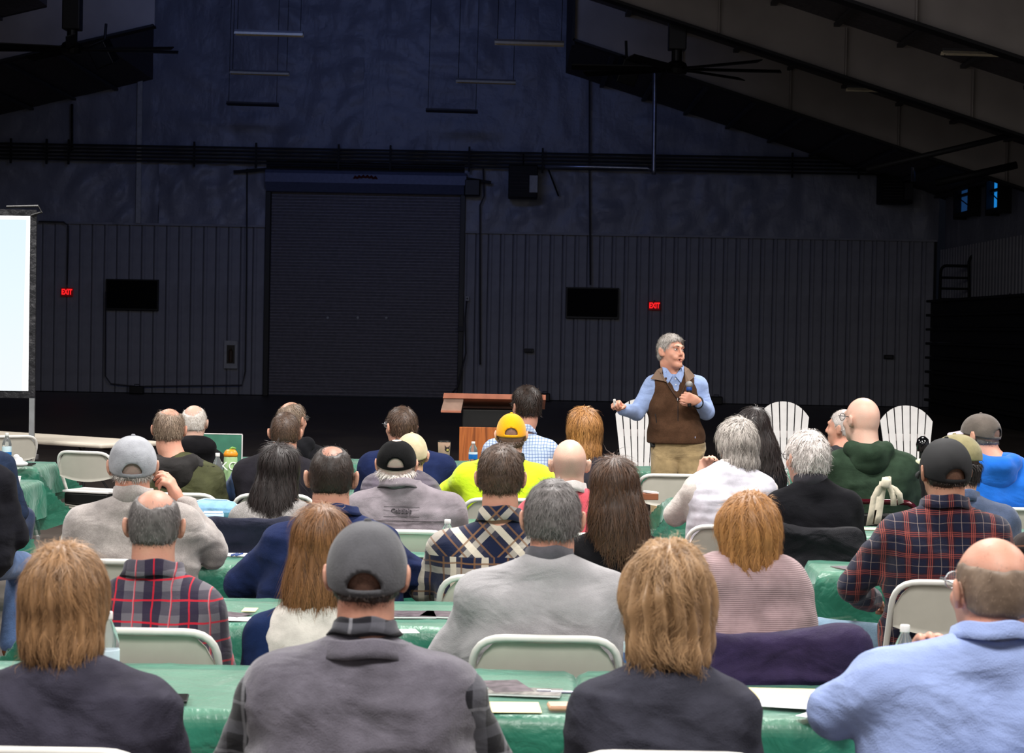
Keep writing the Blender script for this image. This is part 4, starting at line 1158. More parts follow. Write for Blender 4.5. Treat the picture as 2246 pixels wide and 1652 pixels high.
def hair(root, HM, ht, hs, spec, Y, seed):
    """spec: style, t thickness, mat, n strands, len"""
    rs = np.random.RandomState(seed)
    st = spec['style']; t_ = spec.get('t', 0.010); ln = spec.get('len', 0.0)
    vox = min(0.0075, max(0.0042, Y * 0.00075))
    zlo = -0.16 if ln < 0.14 else -ln - 0.06
    wd = 0.145 if ln < 0.14 else 0.20
    Fd = Field(axis(-wd, wd, hf=vox), axis(-0.19, 0.14, hf=vox), axis(zlo, 0.16, hf=vox))
    if st in ('short', 'crown'):
        Fd.add(E((0, -0.010, 0.022), (0.0765, 0.097, 0.096)), 0, 0)
        Fd.add(C((0, -0.035, -0.03), (0, -0.03, -0.085), 0.058, 0.056), 0, 0.03)
        Fd.V = np.where(Fd.V > 0.9, 0.06, Fd.V)
    else:
        Fd.add(E((0, -0.012, 0.022), (0.0765 + t_, 0.097 + t_, 0.098 + t_ * spec.get('vol', 1.0))), 0, 0)
        Fd.add(C((0, -0.035, -0.02), (0, -0.038, -0.085), 0.060 + t_ * 0.5, 0.055 + t_ * 0.3), 0, 0.03)
    X, Yc, Z = Fd.full()
    # waviness of the surface: locks of hair
    A = np.arctan2(X, -(Yc + 0.02)); 
    if st in ('short', 'crown'):
        m = hmask(spec, X, Yc, Z, seed)
        vol = 1 + (spec.get('vol', 1.0) - 1) * np.clip((Z - 0.02) / 0.07, 0, 1)
        Fd.V = Fd.V - (t_ * m * vol - 0.006 * (1 - m))
        for s_ in (-1, 1):
            d = dist(E((s_ * 0.092, 0.004, -0.006), (0.026, 0.027, 0.036)), X, Yc, Z); Fd.V = -Field.smin(-Fd.V, d, 0.004)
    elif st == 'bob':
        r = spec.get('r', (0.100, 0.108, 0.115)); c = spec.get('c', (0, -0.022, -0.01))
        Fd.add(E(c, r), 0, 0.03)
        Fd.add(E((0, -0.05, -ln * 0.75), (r[0] * 0.92, r[1] * 0.72, ln * 0.45)), 0, 0.05)
        d = dist(E((0, 0.13, -0.035), (0.076, 0.10, 0.115)), X, Yc, Z); Fd.V = -Field.smin(-Fd.V, d, 0.02)
        Fd.V = np.maximum(Fd.V, (-ln - Z + 0.012 * np.sin(A * 9 + seed)) * 0.8)
        if spec.get('ears'):
            for s_ in (-1, 1):
                d = dist(E((s_ * 0.10, 0.045, -0.05), (0.05, 0.062, 0.07)), X, Yc, Z); Fd.V = -Field.smin(-Fd.V, d, 0.01)
    elif st == 'long':
        wt, wb = spec.get('w', (0.088, 0.105)); sh = spec.get('shift', 0.0)
        Fd.add(C((0, -0.045, 0.0), (sh * 0.4, -0.075, -ln * 0.45), wt, (wt + wb) / 2 * 0.98, 0.72), 0, 0.04)
        Fd.add(C((sh * 0.4, -0.075, -ln * 0.45), (sh, -0.10, -ln), (wt + wb) / 2 * 0.98, wb, 0.50), 0, 0.04)
        d = dist(E((0, 0.14, -0.06), (0.080, 0.11, 0.135)), X, Yc, Z); Fd.V = -Field.smin(-Fd.V, d, 0.02)
        d = dist(C((0, 0.10, -0.15), (0, 0.03, -ln), 0.09, 0.075), X, Yc, Z); Fd.V = -Field.smin(-Fd.V, d, 0.03)
        Fd.V = np.maximum(Fd.V, (-ln - Z + 0.018 * np.sin(A * 7 + seed) + 0.010 * np.sin(A * 19 + 2 * seed)) * 0.8)
    under = spec.get('under')
    if under is not None:      # only what shows below a cap
        Fd.V = np.maximum(Fd.V, Z - under - 0.28 * Yc)
    P, Q = Fd.mesh(); N = normals(P, Q)
    an = np.arctan2(P[:, 0], -(P[:, 1] + 0.02))
    wavy = spec.get('wave', 0.25)
    lock = (rnoise(P, seed, 16) * 0.8 + rnoise(P, seed + 1, 30) * 0.5) if st in ('short', 'crown') else np.sin(an * 17 + 2.0 * np.sin(P[:, 2] * 14 + seed) + seed) * 0.5 + np.sin(an * 31 + 3 * np.sin(P[:, 2] * 9) + 2 * seed) * 0.35 + rnoise(P, seed, 7) * 0.6
    P = P + N * (lock * wavy * max(t_, 0.006) * 0.55)[:, None]
    tint0 = np.clip(0.28 + 0.20 * lock, 0, 1)
    crown = np.array([spec.get('part', 0.0), -0.055, 0.115])
    up = spec.get('up', 0.30 if st in ('short', 'crown') and 'under' not in spec else 0.0)
    if st in ('short', 'crown'):
        def flow(p, n):
            d = p - crown; d /= np.linalg.norm(d, axis=1, keepdims=True) + 1e-3
            d[:, 2] -= 0.55
            return d + n * up
    else:
        cm = spec.get('messy', 0.0)
        def flow(p, n):
            d = p - crown; d /= np.linalg.norm(d, axis=1, keepdims=True) + 1e-3
            k = np.clip((0.105 - p[:, 2]) / 0.07, 0, 1)[:, None]
            g_ = np.array([0.0, 0.0, -1.0]) + 0 * d
            if cm: g_ = g_ + cm * np.stack([np.sin(p[:, 2] * 38 + p[:, 0] * 22), np.cos(p[:, 2] * 30), 0 * p[:, 2]], 1)
            return d * (1 - k) + g_ * k + n * up * 0.3
    nst = int(spec.get('n', 1200) * (1.5 if st in ('short', 'crown') else 1.15)); wdt = max(0.0011, Y * 0.00021)
    if st in ('short', 'crown'): sel = None; L = spec.get('sl', 0.022)
    else: sel = None; L = spec.get('sl', 0.07)
    SV, SF, ST = strands(P, N, nst, L, flow, rs, wdt, lift=spec.get('lift', 0.003), curl=spec.get('curl', 0.0), sel=sel, jitter=0.45 if st in ('short', 'crown') else 0.22, skull=True)
    V = np.concatenate([P, SV]); Fq = np.concatenate([Q, SF + len(P)]); T = np.concatenate([tint0, ST])
    V = (np.array(HM, np.float32) @ (V.T * hs)).T + np.array(ht, np.float32)
    return np_mesh('hair', V, Fq, spec['mat'], root, True, T)

def cap_hat(root, HM, ht, hs, m, mb=None, hole=True, tilt=0.22, z0=0.002, r=(0.0885, 0.109, 0.108), brim=True, label=None, backward=False, btn=True, strapm=None):
    nA, nE = 84, 26; A3 = np.array(HM, np.float32); ht = np.array(ht, np.float32)
    V = []; 
    for e in range(nE + 1):
        for a in range(nA):
            az = 2 * PI * a / nA; dx, dy = math.sin(az), math.cos(az)
            zb = z0 + tilt * dy * r[1]
            q = e / nE
            phi0 = math.asin(max(-0.9, min(0.9, (zb - 0.018) / r[2])))
            ph = phi0 + (PI / 2 - phi0) * q
            cr = math.cos(ph); seam = 1 + 0.006 * (abs(math.sin(az * 3)) ** 0.35 - 1) * (1 if q > 0.05 else 0)
            cr_ = cr ** 0.92 if cr > 0 else 0
            V.append((dx * r[0] * cr_ * seam, -0.008 + dy * r[1] * cr_ * seam, 0.018 + r[2] * math.sin(ph) * (0.985 if q > 0.97 else 1)))
    f = []; hl = 0.040
    back = 0.0 if backward else 1.0
    for e in range(nE):
        for a in range(nA):
            i0, i1 = e * nA + a, e * nA + (a + 1) % nA
            quad = (i0, i1, i1 + nA, i0 + nA)
            if hole:
                cx = sum(V[k][0] for k in quad) / 4; cyy = sum(V[k][1] for k in quad) / 4
                cz = sum(V[k][2] for k in quad) / 4; zb0 = z0 - tilt * r[1]
                isb = cyy < 0
                if isb and 0.016 < (cz - zb0) and (cx / hl) ** 2 + ((cz - zb0 - 0.016) / 0.042) ** 2 < 1: continue
            f.append(quad)
    if hole:
        kept = set(i for q in f for i in q); zb0 = z0 - tilt * r[1]; cnt = {}
        for q in f:
            for i in q: cnt[i] = cnt.get(i, 0) + 1
        for i in kept:
            if cnt[i] < 4 and i >= nA and i < nE * nA and V[i][1] < 0:
                x, y, z = V[i]; u, w_ = x / hl, (z - zb0 - 0.016) / 0.042
                if w_ > 0.05:
                    q = math.hypot(u, w_)
                    if 0.4 < q < 1.8: V[i] = (x / q, y, zb0 + 0.016 + w_ / q * 0.042)
    V = (A3 @ (np.array(V, np.float32).T * hs)).T + ht
    o = mobj('cap', V, f, m, root, True)
    md = o.modifiers.new('thick', 'SOLIDIFY'); md.thickness = 0.003; md.offset = 1
    if label: o['label'] = label
    if brim:
        v = []; n = 20
        for j in range(5):
            for i in range(n + 1):
                u = i / n * 2 - 1; q = j / 4
                a = u * 1.05
                x0, y0 = math.sin(a) * r[0] * 0.97, math.cos(a) * r[1] * 0.97 - 0.008
                x1, y1 = u * 0.078 * (1 - 0.12 * abs(u) ** 4), 0.095 + 0.080 * math.sqrt(max(0, 1 - abs(u) ** 2.6))
                zb = z0 + tilt * math.cos(a) * r[1]
                v.append((x0 + (x1 - x0) * q, y0 + (y1 - y0) * q, zb + 0.004 - 0.022 * u * u * q - 0.012 * q))
        ff = [(j * (n + 1) + i, j * (n + 1) + i + 1, (j + 1) * (n + 1) + i + 1, (j + 1) * (n + 1) + i) for j in range(4) for i in range(n)]
        v = (A3 @ (np.array(v, np.float32).T * hs)).T + ht
        bo = mobj('brim', v, ff, mb or m, o, True); md = bo.modifiers.new('thick', 'SOLIDIFY'); md.thickness = 0.004
    if btn:
        c = A3 @ np.array((0, -0.008, 0.018 + r[2] + 0.001)) * hs + ht
        MB().lathe([(0, -0.003), (0.009, -0.002), (0.009, 0.002), (0.005, 0.005), (0, 0.0055)], tuple(c), 10).build('button', m, o, True)
    return o

def collar(root, c, rx, ry, m, h=0.035, fall=0.045, name='collar', gap=0.9, tilt=0.25, flare=0.012, zfall=None):
    """stand and turned-down fall of a shirt collar around the neck base; open at the front"""
    n = 40; prof = [(0.0, -0.010), (-0.003, h * 0.6), (-0.002, h), (0.004, h + 0.004), (0.009, h), (0.014, h - fall * 0.55), (0.014 + flare, h - fall), (0.010 + flare, h - fall - 0.001), (0.008, h - fall * 0.5)] if fall > 0 else \
               [(0.0, -0.012), (-0.002, h * 0.6), (0.0, h), (0.006, h + 0.001), (0.008, h * 0.5), (0.012, -0.012)]
    v = []; a0 = gap / 2
    for i in range(n + 1):
        a = a0 + (2 * PI - 2 * a0) * i / n
        dx, dy = math.sin(a), math.cos(a)
        for r_, z in prof:
            v.append((c[0] + dx * (rx + r_), c[1] + dy * (ry + r_), c[2] + z - tilt * dy * ry + (0.003 * math.sin(a * 5))))
    k = len(prof)
    f = [(i * k + j, i * k + (j + 1) % k, (i + 1) * k + (j + 1) % k, (i + 1) * k + j) for i in range(n) for j in range(k)]
    f += [tuple(range(k)), tuple(n * k + j for j in reversed(range(k)))]
    return mobj(name, v, f, m, root, True)

M['lens'] = None
def glasses(root, HM, ht, hs, m, name='glasses', label=None):
    A3 = Matrix(np.array(HM).tolist()); ht = Vector([float(q) for q in ht])
    T = lambda p: A3 @ Vector(p) * hs + ht
    b = MB()
    for s_ in (-1, 1):
        pts = [T((s_ * 0.034 + 0.025 * math.cos(a), 0.112 - 0.012 * abs(math.cos(a) * 0.5 + 0.5 * s_) ** 2, 0.014 + 0.019 * math.sin(a))) for a in [2 * PI * k / 16 for k in range(16)]]
        b.tube(pts, 0.0018, 6, closed=True)
        b.tube([T((s_ * 0.060, 0.108, 0.020)), T((s_ * 0.079, 0.085, 0.021)), T((s_ * 0.086, 0.010, 0.020)), T((s_ * 0.087, -0.012, 0.004))], 0.0022, 6)
    b.tube([T((-0.010, 0.116, 0.018)), T((0, 0.119, 0.021)), T((0.010, 0.116, 0.018))], 0.0018, 6)
    o = b.build(name, m, root, True)
    if label: o['label'] = label
    lm = plain('clear lens', (200, 210, 215), 0.05) if M['lens'] is None else M['lens']
    if M['lens'] is None:
        lm.node_tree.nodes['Principled BSDF'].inputs['Alpha'].default_value = 0.18; M['lens'] = lm
    for s_ in (-1, 1):
        pts = [T((s_ * 0.034 + 0.024 * math.cos(a), 0.111 - 0.012 * abs(math.cos(a) * 0.5 + 0.5 * s_) ** 2, 0.014 + 0.018 * math.sin(a))) for a in [2 * PI * k / 16 for k in range(16)]]
        mobj('lens', pts, [tuple(range(16))], lm, o)
    return o

def shoe(root, an, toe, m, name='shoe'):
    an, toe = Vector(an), Vector(toe); d = (toe - an); d.z = 0; d.normalize()
    z = an.z - 0.09
    pr = [(C((an.x, an.y, z + 0.045), (an.x + d.x * 0.10, an.y + d.y * 0.10, z + 0.045), 0.042, 0.040), 0), (C((an.x + d.x * 0.10, an.y + d.y * 0.10, z + 0.04), (an.x + d.x * 0.20, an.y + d.y * 0.20, z + 0.034), 0.042, 0.034), 0.02),
          (C((an.x, an.y, z + 0.06), (an.x, an.y, z + 0.115), 0.042, 0.040), 0.02)]
    return garment(root, name, pr, 0, 0.012, m, 0, hem=z)

def stubble(bo, P, hm, hc, hs, hr, seed):
    """tints the scalp where short hair shows through"""
    ph = (P - np.array(hc, np.float32)) @ hm / hs
    m = hmask(hr, ph[:, 0], ph[:, 1], ph[:, 2], seed, 1.6)
    m = np.maximum(m, hmask({k_: v_ for k_, v_ in hr.items() if k_ != 'bald'}, ph[:, 0], ph[:, 1], ph[:, 2], seed, 1.6) * hr.get('thin', 0.0)) * hr.get('stub', 0.85)
    m *= (np.linalg.norm(ph - np.array([0, -0.01, 0.0]), axis=1) < 0.15) * (np.hypot(ph[:, 0] / 0.086, (ph[:, 1] + 0.01) / 0.115) < 1)
    a = bo.data.attributes.new('stub', 'FLOAT', 'POINT'); a.data.foreach_set('value', m.astype(np.float32))
    cr = hr['mat'].node_tree.nodes
    col = [n for n in cr if n.type == 'VALTORGB'][0].color_ramp.evaluate(0.35)
    a = bo.data.attributes.new('scol', 'FLOAT_COLOR', 'POINT'); a.data.foreach_set('color', np.tile(np.array(col, np.float32), len(P)))
CHAIRS = []
def person(px, top, Y, sh, shy, label, skinm, tops, hr=None, hyaw=0.0, hpitch=0.0, htilt=0.0, hs=1.0, yaw=0.0, bw=0.175, cy=-0.01, hy=0.035,
           arms=None, cap=None, gl=None, trousers=None, shoes=None, ears=True, fem=False, seed=1, chairlab=None, chdy=-0.065, hands=True, group='seated audience members',
           col=None, cat='person', vox=None, extra=None, legs=None, neck=1.0, hipx=0.0, chairrz=None):
    A_ = at((sh[0] + sh[1]) / 2, shy, Y); w = at(sh[1], shy, Y).x - at(sh[0], shy, Y).x; w /= 2
    zs = A_.z
    root = empty('person', (A_.x, Y, 0), yaw, label, cat, group)
    Hp = at(px, top, Y)
    hx = Hp.x - A_.x; ztop = Hp.z - (0.012 if (cap or hr and hr.get('t', 0) > 0.008) else 0.002)
    hc = Vector((hx, hy, ztop - 0.118 * hs))
    HM = (Matrix.Rotation(hyaw, 3, 'Z') @ Matrix.Rotation(hpitch, 3, 'X') @ Matrix.Rotation(htilt, 3, 'Y'))
    hm = np.array(HM, np.float32)
    vx = vox or min(0.0155, max(0.0095, Y * 0.0016))
    ca = arms or {}
    def armpts(s_):
        k = 'R' if s_ > 0 else 'L'
        if k in ca: return ca[k]
        return ((s_ * (w + 0.0), 0.09 + cy, zs - 0.34), (s_ * 0.12, 0.33, max(0.64, zs - 0.46)))
    bare = torso_prims(w, zs, bw, cy=cy)
    leg = legs or {}
    def legpts(s_):
        k = 'R' if s_ > 0 else 'L'
        if k in leg: return leg[k]
        return ((s_ * 0.095, 0.02, 0.545), (s_ * 0.125, 0.44, 0.53), (s_ * 0.12, 0.45, 0.10))
    # ---- body: one continuous surface
    prims = [(xf(p, HM, hc, hs), k) for p, k in head_prims(fem)]
    nk = [(C(hc + HM @ Vector((0, -0.025, -0.075)) * hs, (hx * 0.5, cy + 0.0, zs + 0.03), 0.058 * neck, 0.068 * neck), 0.03)]
    tor = [((p[:3] + tuple([max(0.03, p[3] - 0.006), max(0.03, p[4] - 0.006), p[5]])) if p[0] == 'c' else p, k) for p, k in bare]
    lm = []
    for s_ in (-1, 1):
        el, wr = armpts(s_)
        lm += arm_prims(s_, w, zs, el, wr, cy, 0.86)
        h_, k_, a_ = legpts(s_)
        lm += [(C(h_, k_, 0.078, 0.056), 0.04), (C(k_, a_, 0.054, 0.038), 0.02), (C(a_, Vector(a_) + Vector((0, 0.14, -0.04)), 0.034, 0.03), 0.02)]
        if hands:
            kk = 'handR' if s_ > 0 else 'handL'
            if kk in ca: lm += ca[kk]
            else:
                d = (Vector(wr) - Vector(el)).normalized()
                lm += hand_prims(Vector(wr) + d * 0.02, d, (0, 0, -1), s_, (0.35, 0.4, 0.3), 0.95)
    hf = min(0.0085, max(0.0055, Y * 0.0008))
    lo = np.array([9.0] * 3); hi = -lo
    for p, k in prims + nk + tor + lm:
        a, b = bounds(p, 0.03); lo = np.minimum(lo, a); hi = np.maximum(hi, b)
    fz = ca.get('finez', [])
    xa_ = axis(lo[0], hi[0], hc.x - 0.13, max(hc.x + 0.13, ca.get('finex', -9)), hf, 0.018)
    Fd = Field(xa_, axis(lo[1], hi[1], hc.y - 0.14, hc.y + 0.15, hf, 0.018), axis(lo[2], hi[2], hc.z - 0.22, hi[2], hf, 0.018))
    for p, k in tor + lm + nk + prims: Fd.add(p, 0, k)
    if ears:
        for p, k in ear_prims(): Fd.add(xf(p, HM, hc, hs), 0, k)
        for s_ in (-1, 1): Fd.add(xf(E((s_ * 0.0965, -0.001, 0.003), (0.005, 0.008, 0.014)), HM, hc, hs), 0, 0.004, cut=True)
    for s_ in (-1, 1): Fd.add(xf(E((s_ * 0.032, 0.099, 0.017), (0.016, 0.011, 0.010)), HM, hc, hs), 0, 0.008, cut=True)
    P, Q = Fd.mesh(); bo = np_mesh('body', P, Q, skinm, root)
    if hr and hr['style'] in ('short', 'crown', 'stub'): stubble(bo, P, hm, hc, hs, hr, seed)
    # ---- garments
    for i, g_ in enumerate(tops):
        pr = torso_prims(w + (0.0), zs, bw, vest=g_.get('vest', False), cy=cy)
        if not g_.get('vest'):
            for s_ in (-1, 1):
                el, wr = armpts(s_)
                pr += arm_prims(s_, w, zs, el, wr, cy, g_.get('ar', 1.0), g_.get('short', False))
        pr += g_.get('more', [])
        off = g_.get('off', 0.008)
        garment(root, g_.get('name', 'shirt'), pr, off, vx, g_['mat'], g_.get('amp', 0.006), seed + i, hem=g_.get('hem', 0.475), label=g_.get('label'))
        if g_.get('hood'):
            hd = [(C((-0.085, 0.03, zs + 0.045), (-0.095, -0.07, zs + 0.035), 0.030, 0.042), 0), (C((-0.095, -0.07, zs + 0.035), (-0.03, -0.125, zs + 0.015), 0.042, 0.048), 0.03),
                  (C((-0.03, -0.125, zs + 0.015), (0.03, -0.125, zs + 0.015), 0.048, 0.048), 0.03), (C((0.095, -0.07, zs + 0.035), (0.03, -0.125, zs + 0.015), 0.042, 0.048), 0.03),
                  (C((0.085, 0.03, zs + 0.045), (0.095, -0.07, zs + 0.035), 0.030, 0.042), 0.03), (E((0, -0.105, zs - 0.035), (0.115, 0.055, 0.08)), 0.03)]
            hd = [(('c', p[1] + np.array([hx * 0.5, cy, 0], np.float32), p[2] + np.array([hx * 0.5, cy, 0], np.float32), p[3], p[4], p[5]) if p[0] == 'c' else ('e', p[1] + np.array([hx * 0.5, cy, 0], np.float32), p[2], p[3]), k) for p, k in hd]
            garment(root, 'hood', hd, 0.0, vx * 0.8, g_['mat'], 0.007, seed + 40)
        cl = g_.get('collar')
        if cl:
            dz, hh, fall, rx, ry = cl
            collar(root, (hx * 0.5, cy + 0.012, zs + dz), rx, ry, g_.get('cmat', g_['mat']), hh, fall, gap=g_.get('gap', 0.9))
    # ---- trousers and shoes
    tm = trousers or M['jeans']
    pr = [(C((-0.10, 0.0, 0.585), (0.10, 0.0, 0.585), 0.125, 0.125, 0.86), 0)]
    for s_ in (-1, 1):
        h_, k_, a_ = legpts(s_)
        pr += [(C(h_, k_, 0.082, 0.064), 0.03), (C(k_, a_, 0.062, 0.052), 0.02)]
    garment(root, 'trousers', pr, 0.008, max(0.014, vx), tm, 0.005, seed + 9, top=0.66)
    for s_ in (-1, 1):
        a_ = Vector(legpts(s_)[2]); shoe(root, a_, a_ + Vector((0, 0.2, 0)), shoes or M['shoe'])
    if hr and hr['style'] != 'stub': hair(root, HM, hc, hs, hr, Y, seed)
    if cap: cap_hat(root, HM, hc, hs, **cap)
    if gl: glasses(root, HM, hc, hs, gl)
    if extra: extra(root, hc, HM, hs, w, zs, cy, hx)
    if chairlab:
        R = Matrix.Rotation(yaw, 3, 'Z')
        q = R @ Vector((hipx, chdy, 0))
        CHAIRS.append((A_.x + q.x, Y + q.y, yaw if chairrz is None else chairrz, chairlab))
    return root
# ------------------------------------------------------------------ people
SK = skin('light skin', (214, 168, 146)); SKR = skin('ruddy skin', (204, 152, 130), 0.5); SKP = skin('pale skin', (208, 170, 152), 0.35); SKT = skin('tanned skin', (184, 136, 112))
M['jeans'] = cloth('dark blue denim', (42, 58, 92), heather=0.4, rib=0)
M['jeanslt'] = cloth('light blue denim', (112, 138, 158), heather=0.3)
M['shoe'] = plain('dark leather shoe', (34, 26, 22), 0.45)
M['boot'] = plain('brown leather boot', (96, 56, 30), 0.5)
M['frameblk'] = plain('dark glasses frame', (22, 20, 22), 0.3)
M['frameslv'] = plain('silver glasses frame', (160, 164, 170), 0.25, 0.9)
M['slacks'] = cloth('dark slacks', (38, 38, 42))
H = {}
H['blond'] = hairmat('light brown blond hair', (58, 36, 20), (186, 142, 98))
H['ash'] = hairmat('ash blond hair', (72, 48, 30), (200, 160, 116))
H['strawb'] = hairmat('strawberry blond hair', (78, 44, 18), (204, 146, 84))
H['auburn'] = hairmat('auburn hair', (50, 28, 14), (160, 110, 66))
H['brown'] = hairmat('brown hair', (36, 25, 20), (98, 74, 58))
H['dkbrown'] = hairmat('dark brown hair', (14, 10, 8), (56, 38, 29))
H['longbrown'] = hairmat('long brown hair', (24, 15, 11), (98, 66, 44))
H['black'] = hairmat('nearly black hair', (12, 9, 9), (46, 34, 32))
H['salt'] = hairmat('dark hair with grey', (44, 38, 38), (136, 130, 128))
H['grey'] = hairmat('grey hair', (86, 80, 76), (204, 196, 188))
H['silver'] = hairmat('silver white hair', (126, 116, 110), (240, 232, 228))
H['white'] = hairmat('white hair', (150, 136, 124), (250, 244, 238))
H['thinbrown'] = hairmat('thin grey brown hair', (74, 58, 48), (162, 140, 120))

# --- nearest row
person(137, 1197, 4.95, (-72, 388), 1498, 'woman with feathered light brown hair and charcoal jacket in the nearest row at left', SK,
       [dict(name='jacket', mat=cloth('charcoal softshell jacket', (54, 52, 64), fold=0.9, sheen=0.1, rough=0.75, fdist=0.02), off=0.014, amp=0.014, collar=(0.005, 0.075, 0.0, 0.075, 0.08), gap=1.2)],
       hr=dict(style='bob', t=0.016, len=0.135, r=(0.099, 0.110, 0.120), c=(0, -0.015, 0.0), mat=H['blond'], n=5200, wave=0.9, sl=0.055, curl=0.25, messy=0.3),
       hs=1.0, bw=0.21, seed=11, trousers=M['slacks'], ears=False, fem=True, chairlab='white folding chair behind the woman in the charcoal jacket', chdy=-0.15)
def cap2(root, hc, HM, hs, w, zs, cy, hx):
    collar(root, (hx * 0.5, cy + 0.015, zs + 0.058), 0.064, 0.070, plaidblk, 0.045, 0.03, name='shirt_collar', gap=0.9)
plaidblk = plaid('black and grey plaid', (22, 22, 28), [('x', 0.12, 0.1, 0.03, (96, 96, 104), 0.55), ('z', 0.12, 0.3, 0.03, (90, 90, 98), 0.55), ('x', 0.12, 0.6, 0.008, (150, 150, 156), 0.5), ('z', 0.12, 0.8, 0.008, (140, 140, 146), 0.5)])
person(805, 1145, 4.95, (528, 1066), 1462, 'man in plain grey cap, grey fleece vest and dark plaid sleeves, front centre', SKR,
       [dict(name='shirt', mat=plaidblk, off=0.006, amp=0.008),
        dict(name='vest', mat=cloth('mid grey fleece', (98, 94, 104), fold=0.8, heather=0.15, sheen=0.4, fdist=0.02), off=0.022, vest=True, amp=0.013, collar=(0.004, 0.046, 0.038, 0.104, 0.094), gap=1.3)],
       hr=dict(style='short', t=0.007, mat=H['dkbrown'], n=2600, under=-0.004, sl=0.012), hs=1.02, bw=0.225, seed=21, arms={'L': ((-0.315, 0.08, 0.72), (-0.16, 0.36, 0.68)), 'R': ((0.325, 0.08, 0.70), (0.16, 0.36, 0.68))},
       cap=dict(m=cloth('grey cap cloth', (86, 86, 90), fold=0.15, heather=0.1, fine=220), tilt=0.20, z0=-0.012, r=(0.093, 0.112, 0.112)), extra=cap2, trousers=M['jeans'], neck=1.02)
person(1468, 1199, 4.95, (1258, 1660), 1505, 'woman with tousled ash blond bob and charcoal jacket, front right of centre', SK,
       [dict(name='jacket', mat=cloth('charcoal boiled wool', (56, 56, 66), fold=0.8, heather=0.12, fdist=0.02), off=0.012, amp=0.010, collar=(0.02, 0.03, 0.0, 0.072, 0.078), cmat=cloth('black knit neckband', (14, 14, 18)), gap=0.6)],
       hr=dict(style='bob', t=0.018, len=0.150, r=(0.101, 0.112, 0.120), c=(0, -0.015, -0.005), mat=H['ash'], n=5200, wave=1.6, sl=0.05, curl=0.55, messy=0.8),
       hs=1.0, bw=0.20, seed=31, trousers=M['slacks'], ears=False, fem=True, chairlab='white folding chair behind the woman with the tousled ash blond bob')
person(2185, 1181, 4.95, (1868, 2470), 1448, 'bald man in pale blue shirt resting his chin on his hand, right corner', SKR,
       [dict(name='shirt', mat=cloth('pale blue oxford cloth', (150, 168, 216), fold=0.9, var=0.03, sheen=0.1, rough=0.8, fdist=0.02), off=0.014, amp=0.013, collar=(0.026, 0.052, 0.034, 0.084, 0.084), gap=1.0)],
       hr=dict(style='crown', t=0.0022, stub=0.75, mat=H['thinbrown'], n=1500, sl=0.006, bald=(0, 0.0, 0.105, 0.068, 0.115, 0.070)), hs=1.08, hyaw=0.28, bw=0.26, seed=41, gl=M['frameslv'],
       arms={'L': ((-0.345, 0.05, 0.895), (-0.14, 0.27, 0.93)), 'handL': hand_prims((-0.125, 0.26, 0.955), (0.35, -0.1, 1), (0.2, -1, 0.1), 1, (0.7, 0.8, 0.5)), 'R': ((0.345, 0.10, 0.78), (0.16, 0.36, 0.78))}, neck=1.1, trousers=M['slacks'],
       chairlab='white folding chair behind the man in the pale blue shirt')

# --- second row
def yoke_line(root, zs, cy, m, w):
    pass
person(337, 1075, 6.72, (192, 488), 1290, 'balding man in red, grey and navy plaid shirt', SKR,
       [dict(name='shirt', mat=plaid('red grey and navy plaid', (104, 100, 108), [('x', 0.116, 0.27, 0.056, (38, 30, 52), 0.9), ('z', 0.130, 0.35, 0.066, (40, 32, 54), 0.55), ('x', 0.058, 0.02, 0.005, (190, 30, 50), 0.9), ('z', 0.065, 0.12, 0.006, (190, 30, 50), 0.9), ('x', 0.116, 0.77, 0.003, (170, 166, 172), 0.45)]),
             off=0.012, amp=0.009, collar=(0.028, 0.048, 0.045, 0.084, 0.082), gap=0.9)],
       hr=dict(style='crown', thin=0.15, t=0.0055, mat=H['salt'], n=2600, sl=0.014, bald=(0.008, -0.035, 0.108, 0.052, 0.075, 0.048)), hs=1.0, bw=0.19, seed=51, chairlab='white folding chair behind the man in the red plaid shirt', neck=1.05)
def b2x(root, hc, HM, hs, w, zs, cy, hx): pass
person(703, 1105, 6.72, (538, 846), 1352, 'woman with long auburn hair, off-white vest and navy sleeves', SK,
       [dict(name='sweater', mat=cloth('deep navy knit', (24, 40, 78), fold=0.7), off=0.006, amp=0.007),
        dict(name='vest', mat=cloth('off white fleece', (206, 200, 192), fold=0.7, fdist=0.015), off=0.020, vest=0.035, amp=0.008, collar=(0.02, 0.055, 0.0, 0.078, 0.085), gap=1.2)],
       hr=dict(style='long', t=0.010, len=0.285, w=(0.088, 0.094), shift=-0.02, mat=H['auburn'], n=4200, wave=0.6, sl=0.11, part=0.015), hs=0.97, bw=0.18, seed=61, fem=True, ears=False)
person(1214, 1050, 6.72, (1008, 1388), 1268, 'grey-haired man in light grey quarter-zip pullover, centre of the second row', SKR,
       [dict(name='pullover', mat=cloth('light grey pullover knit', (162, 160, 162), fold=0.9, heather=0.10, var=0.04, fdist=0.02), off=0.016, amp=0.012, collar=(0.045, 0.045, 0.0, 0.070, 0.074), cmat=cloth('dark grey collar lining', (84, 82, 88)), gap=0.8)],
       hr=dict(style='short', t=0.010, mat=H['salt'], n=4200, sl=0.024, wave=0.6), hs=1.05, bw=0.225, seed=71, arms={'L': ((-0.315, 0.06, 0.70), (-0.16, 0.36, 0.68)), 'R': ((0.30, 0.09, 0.72), (0.14, 0.36, 0.68))},
       chairlab='white folding chair behind the man in the light grey pullover', neck=1.1)
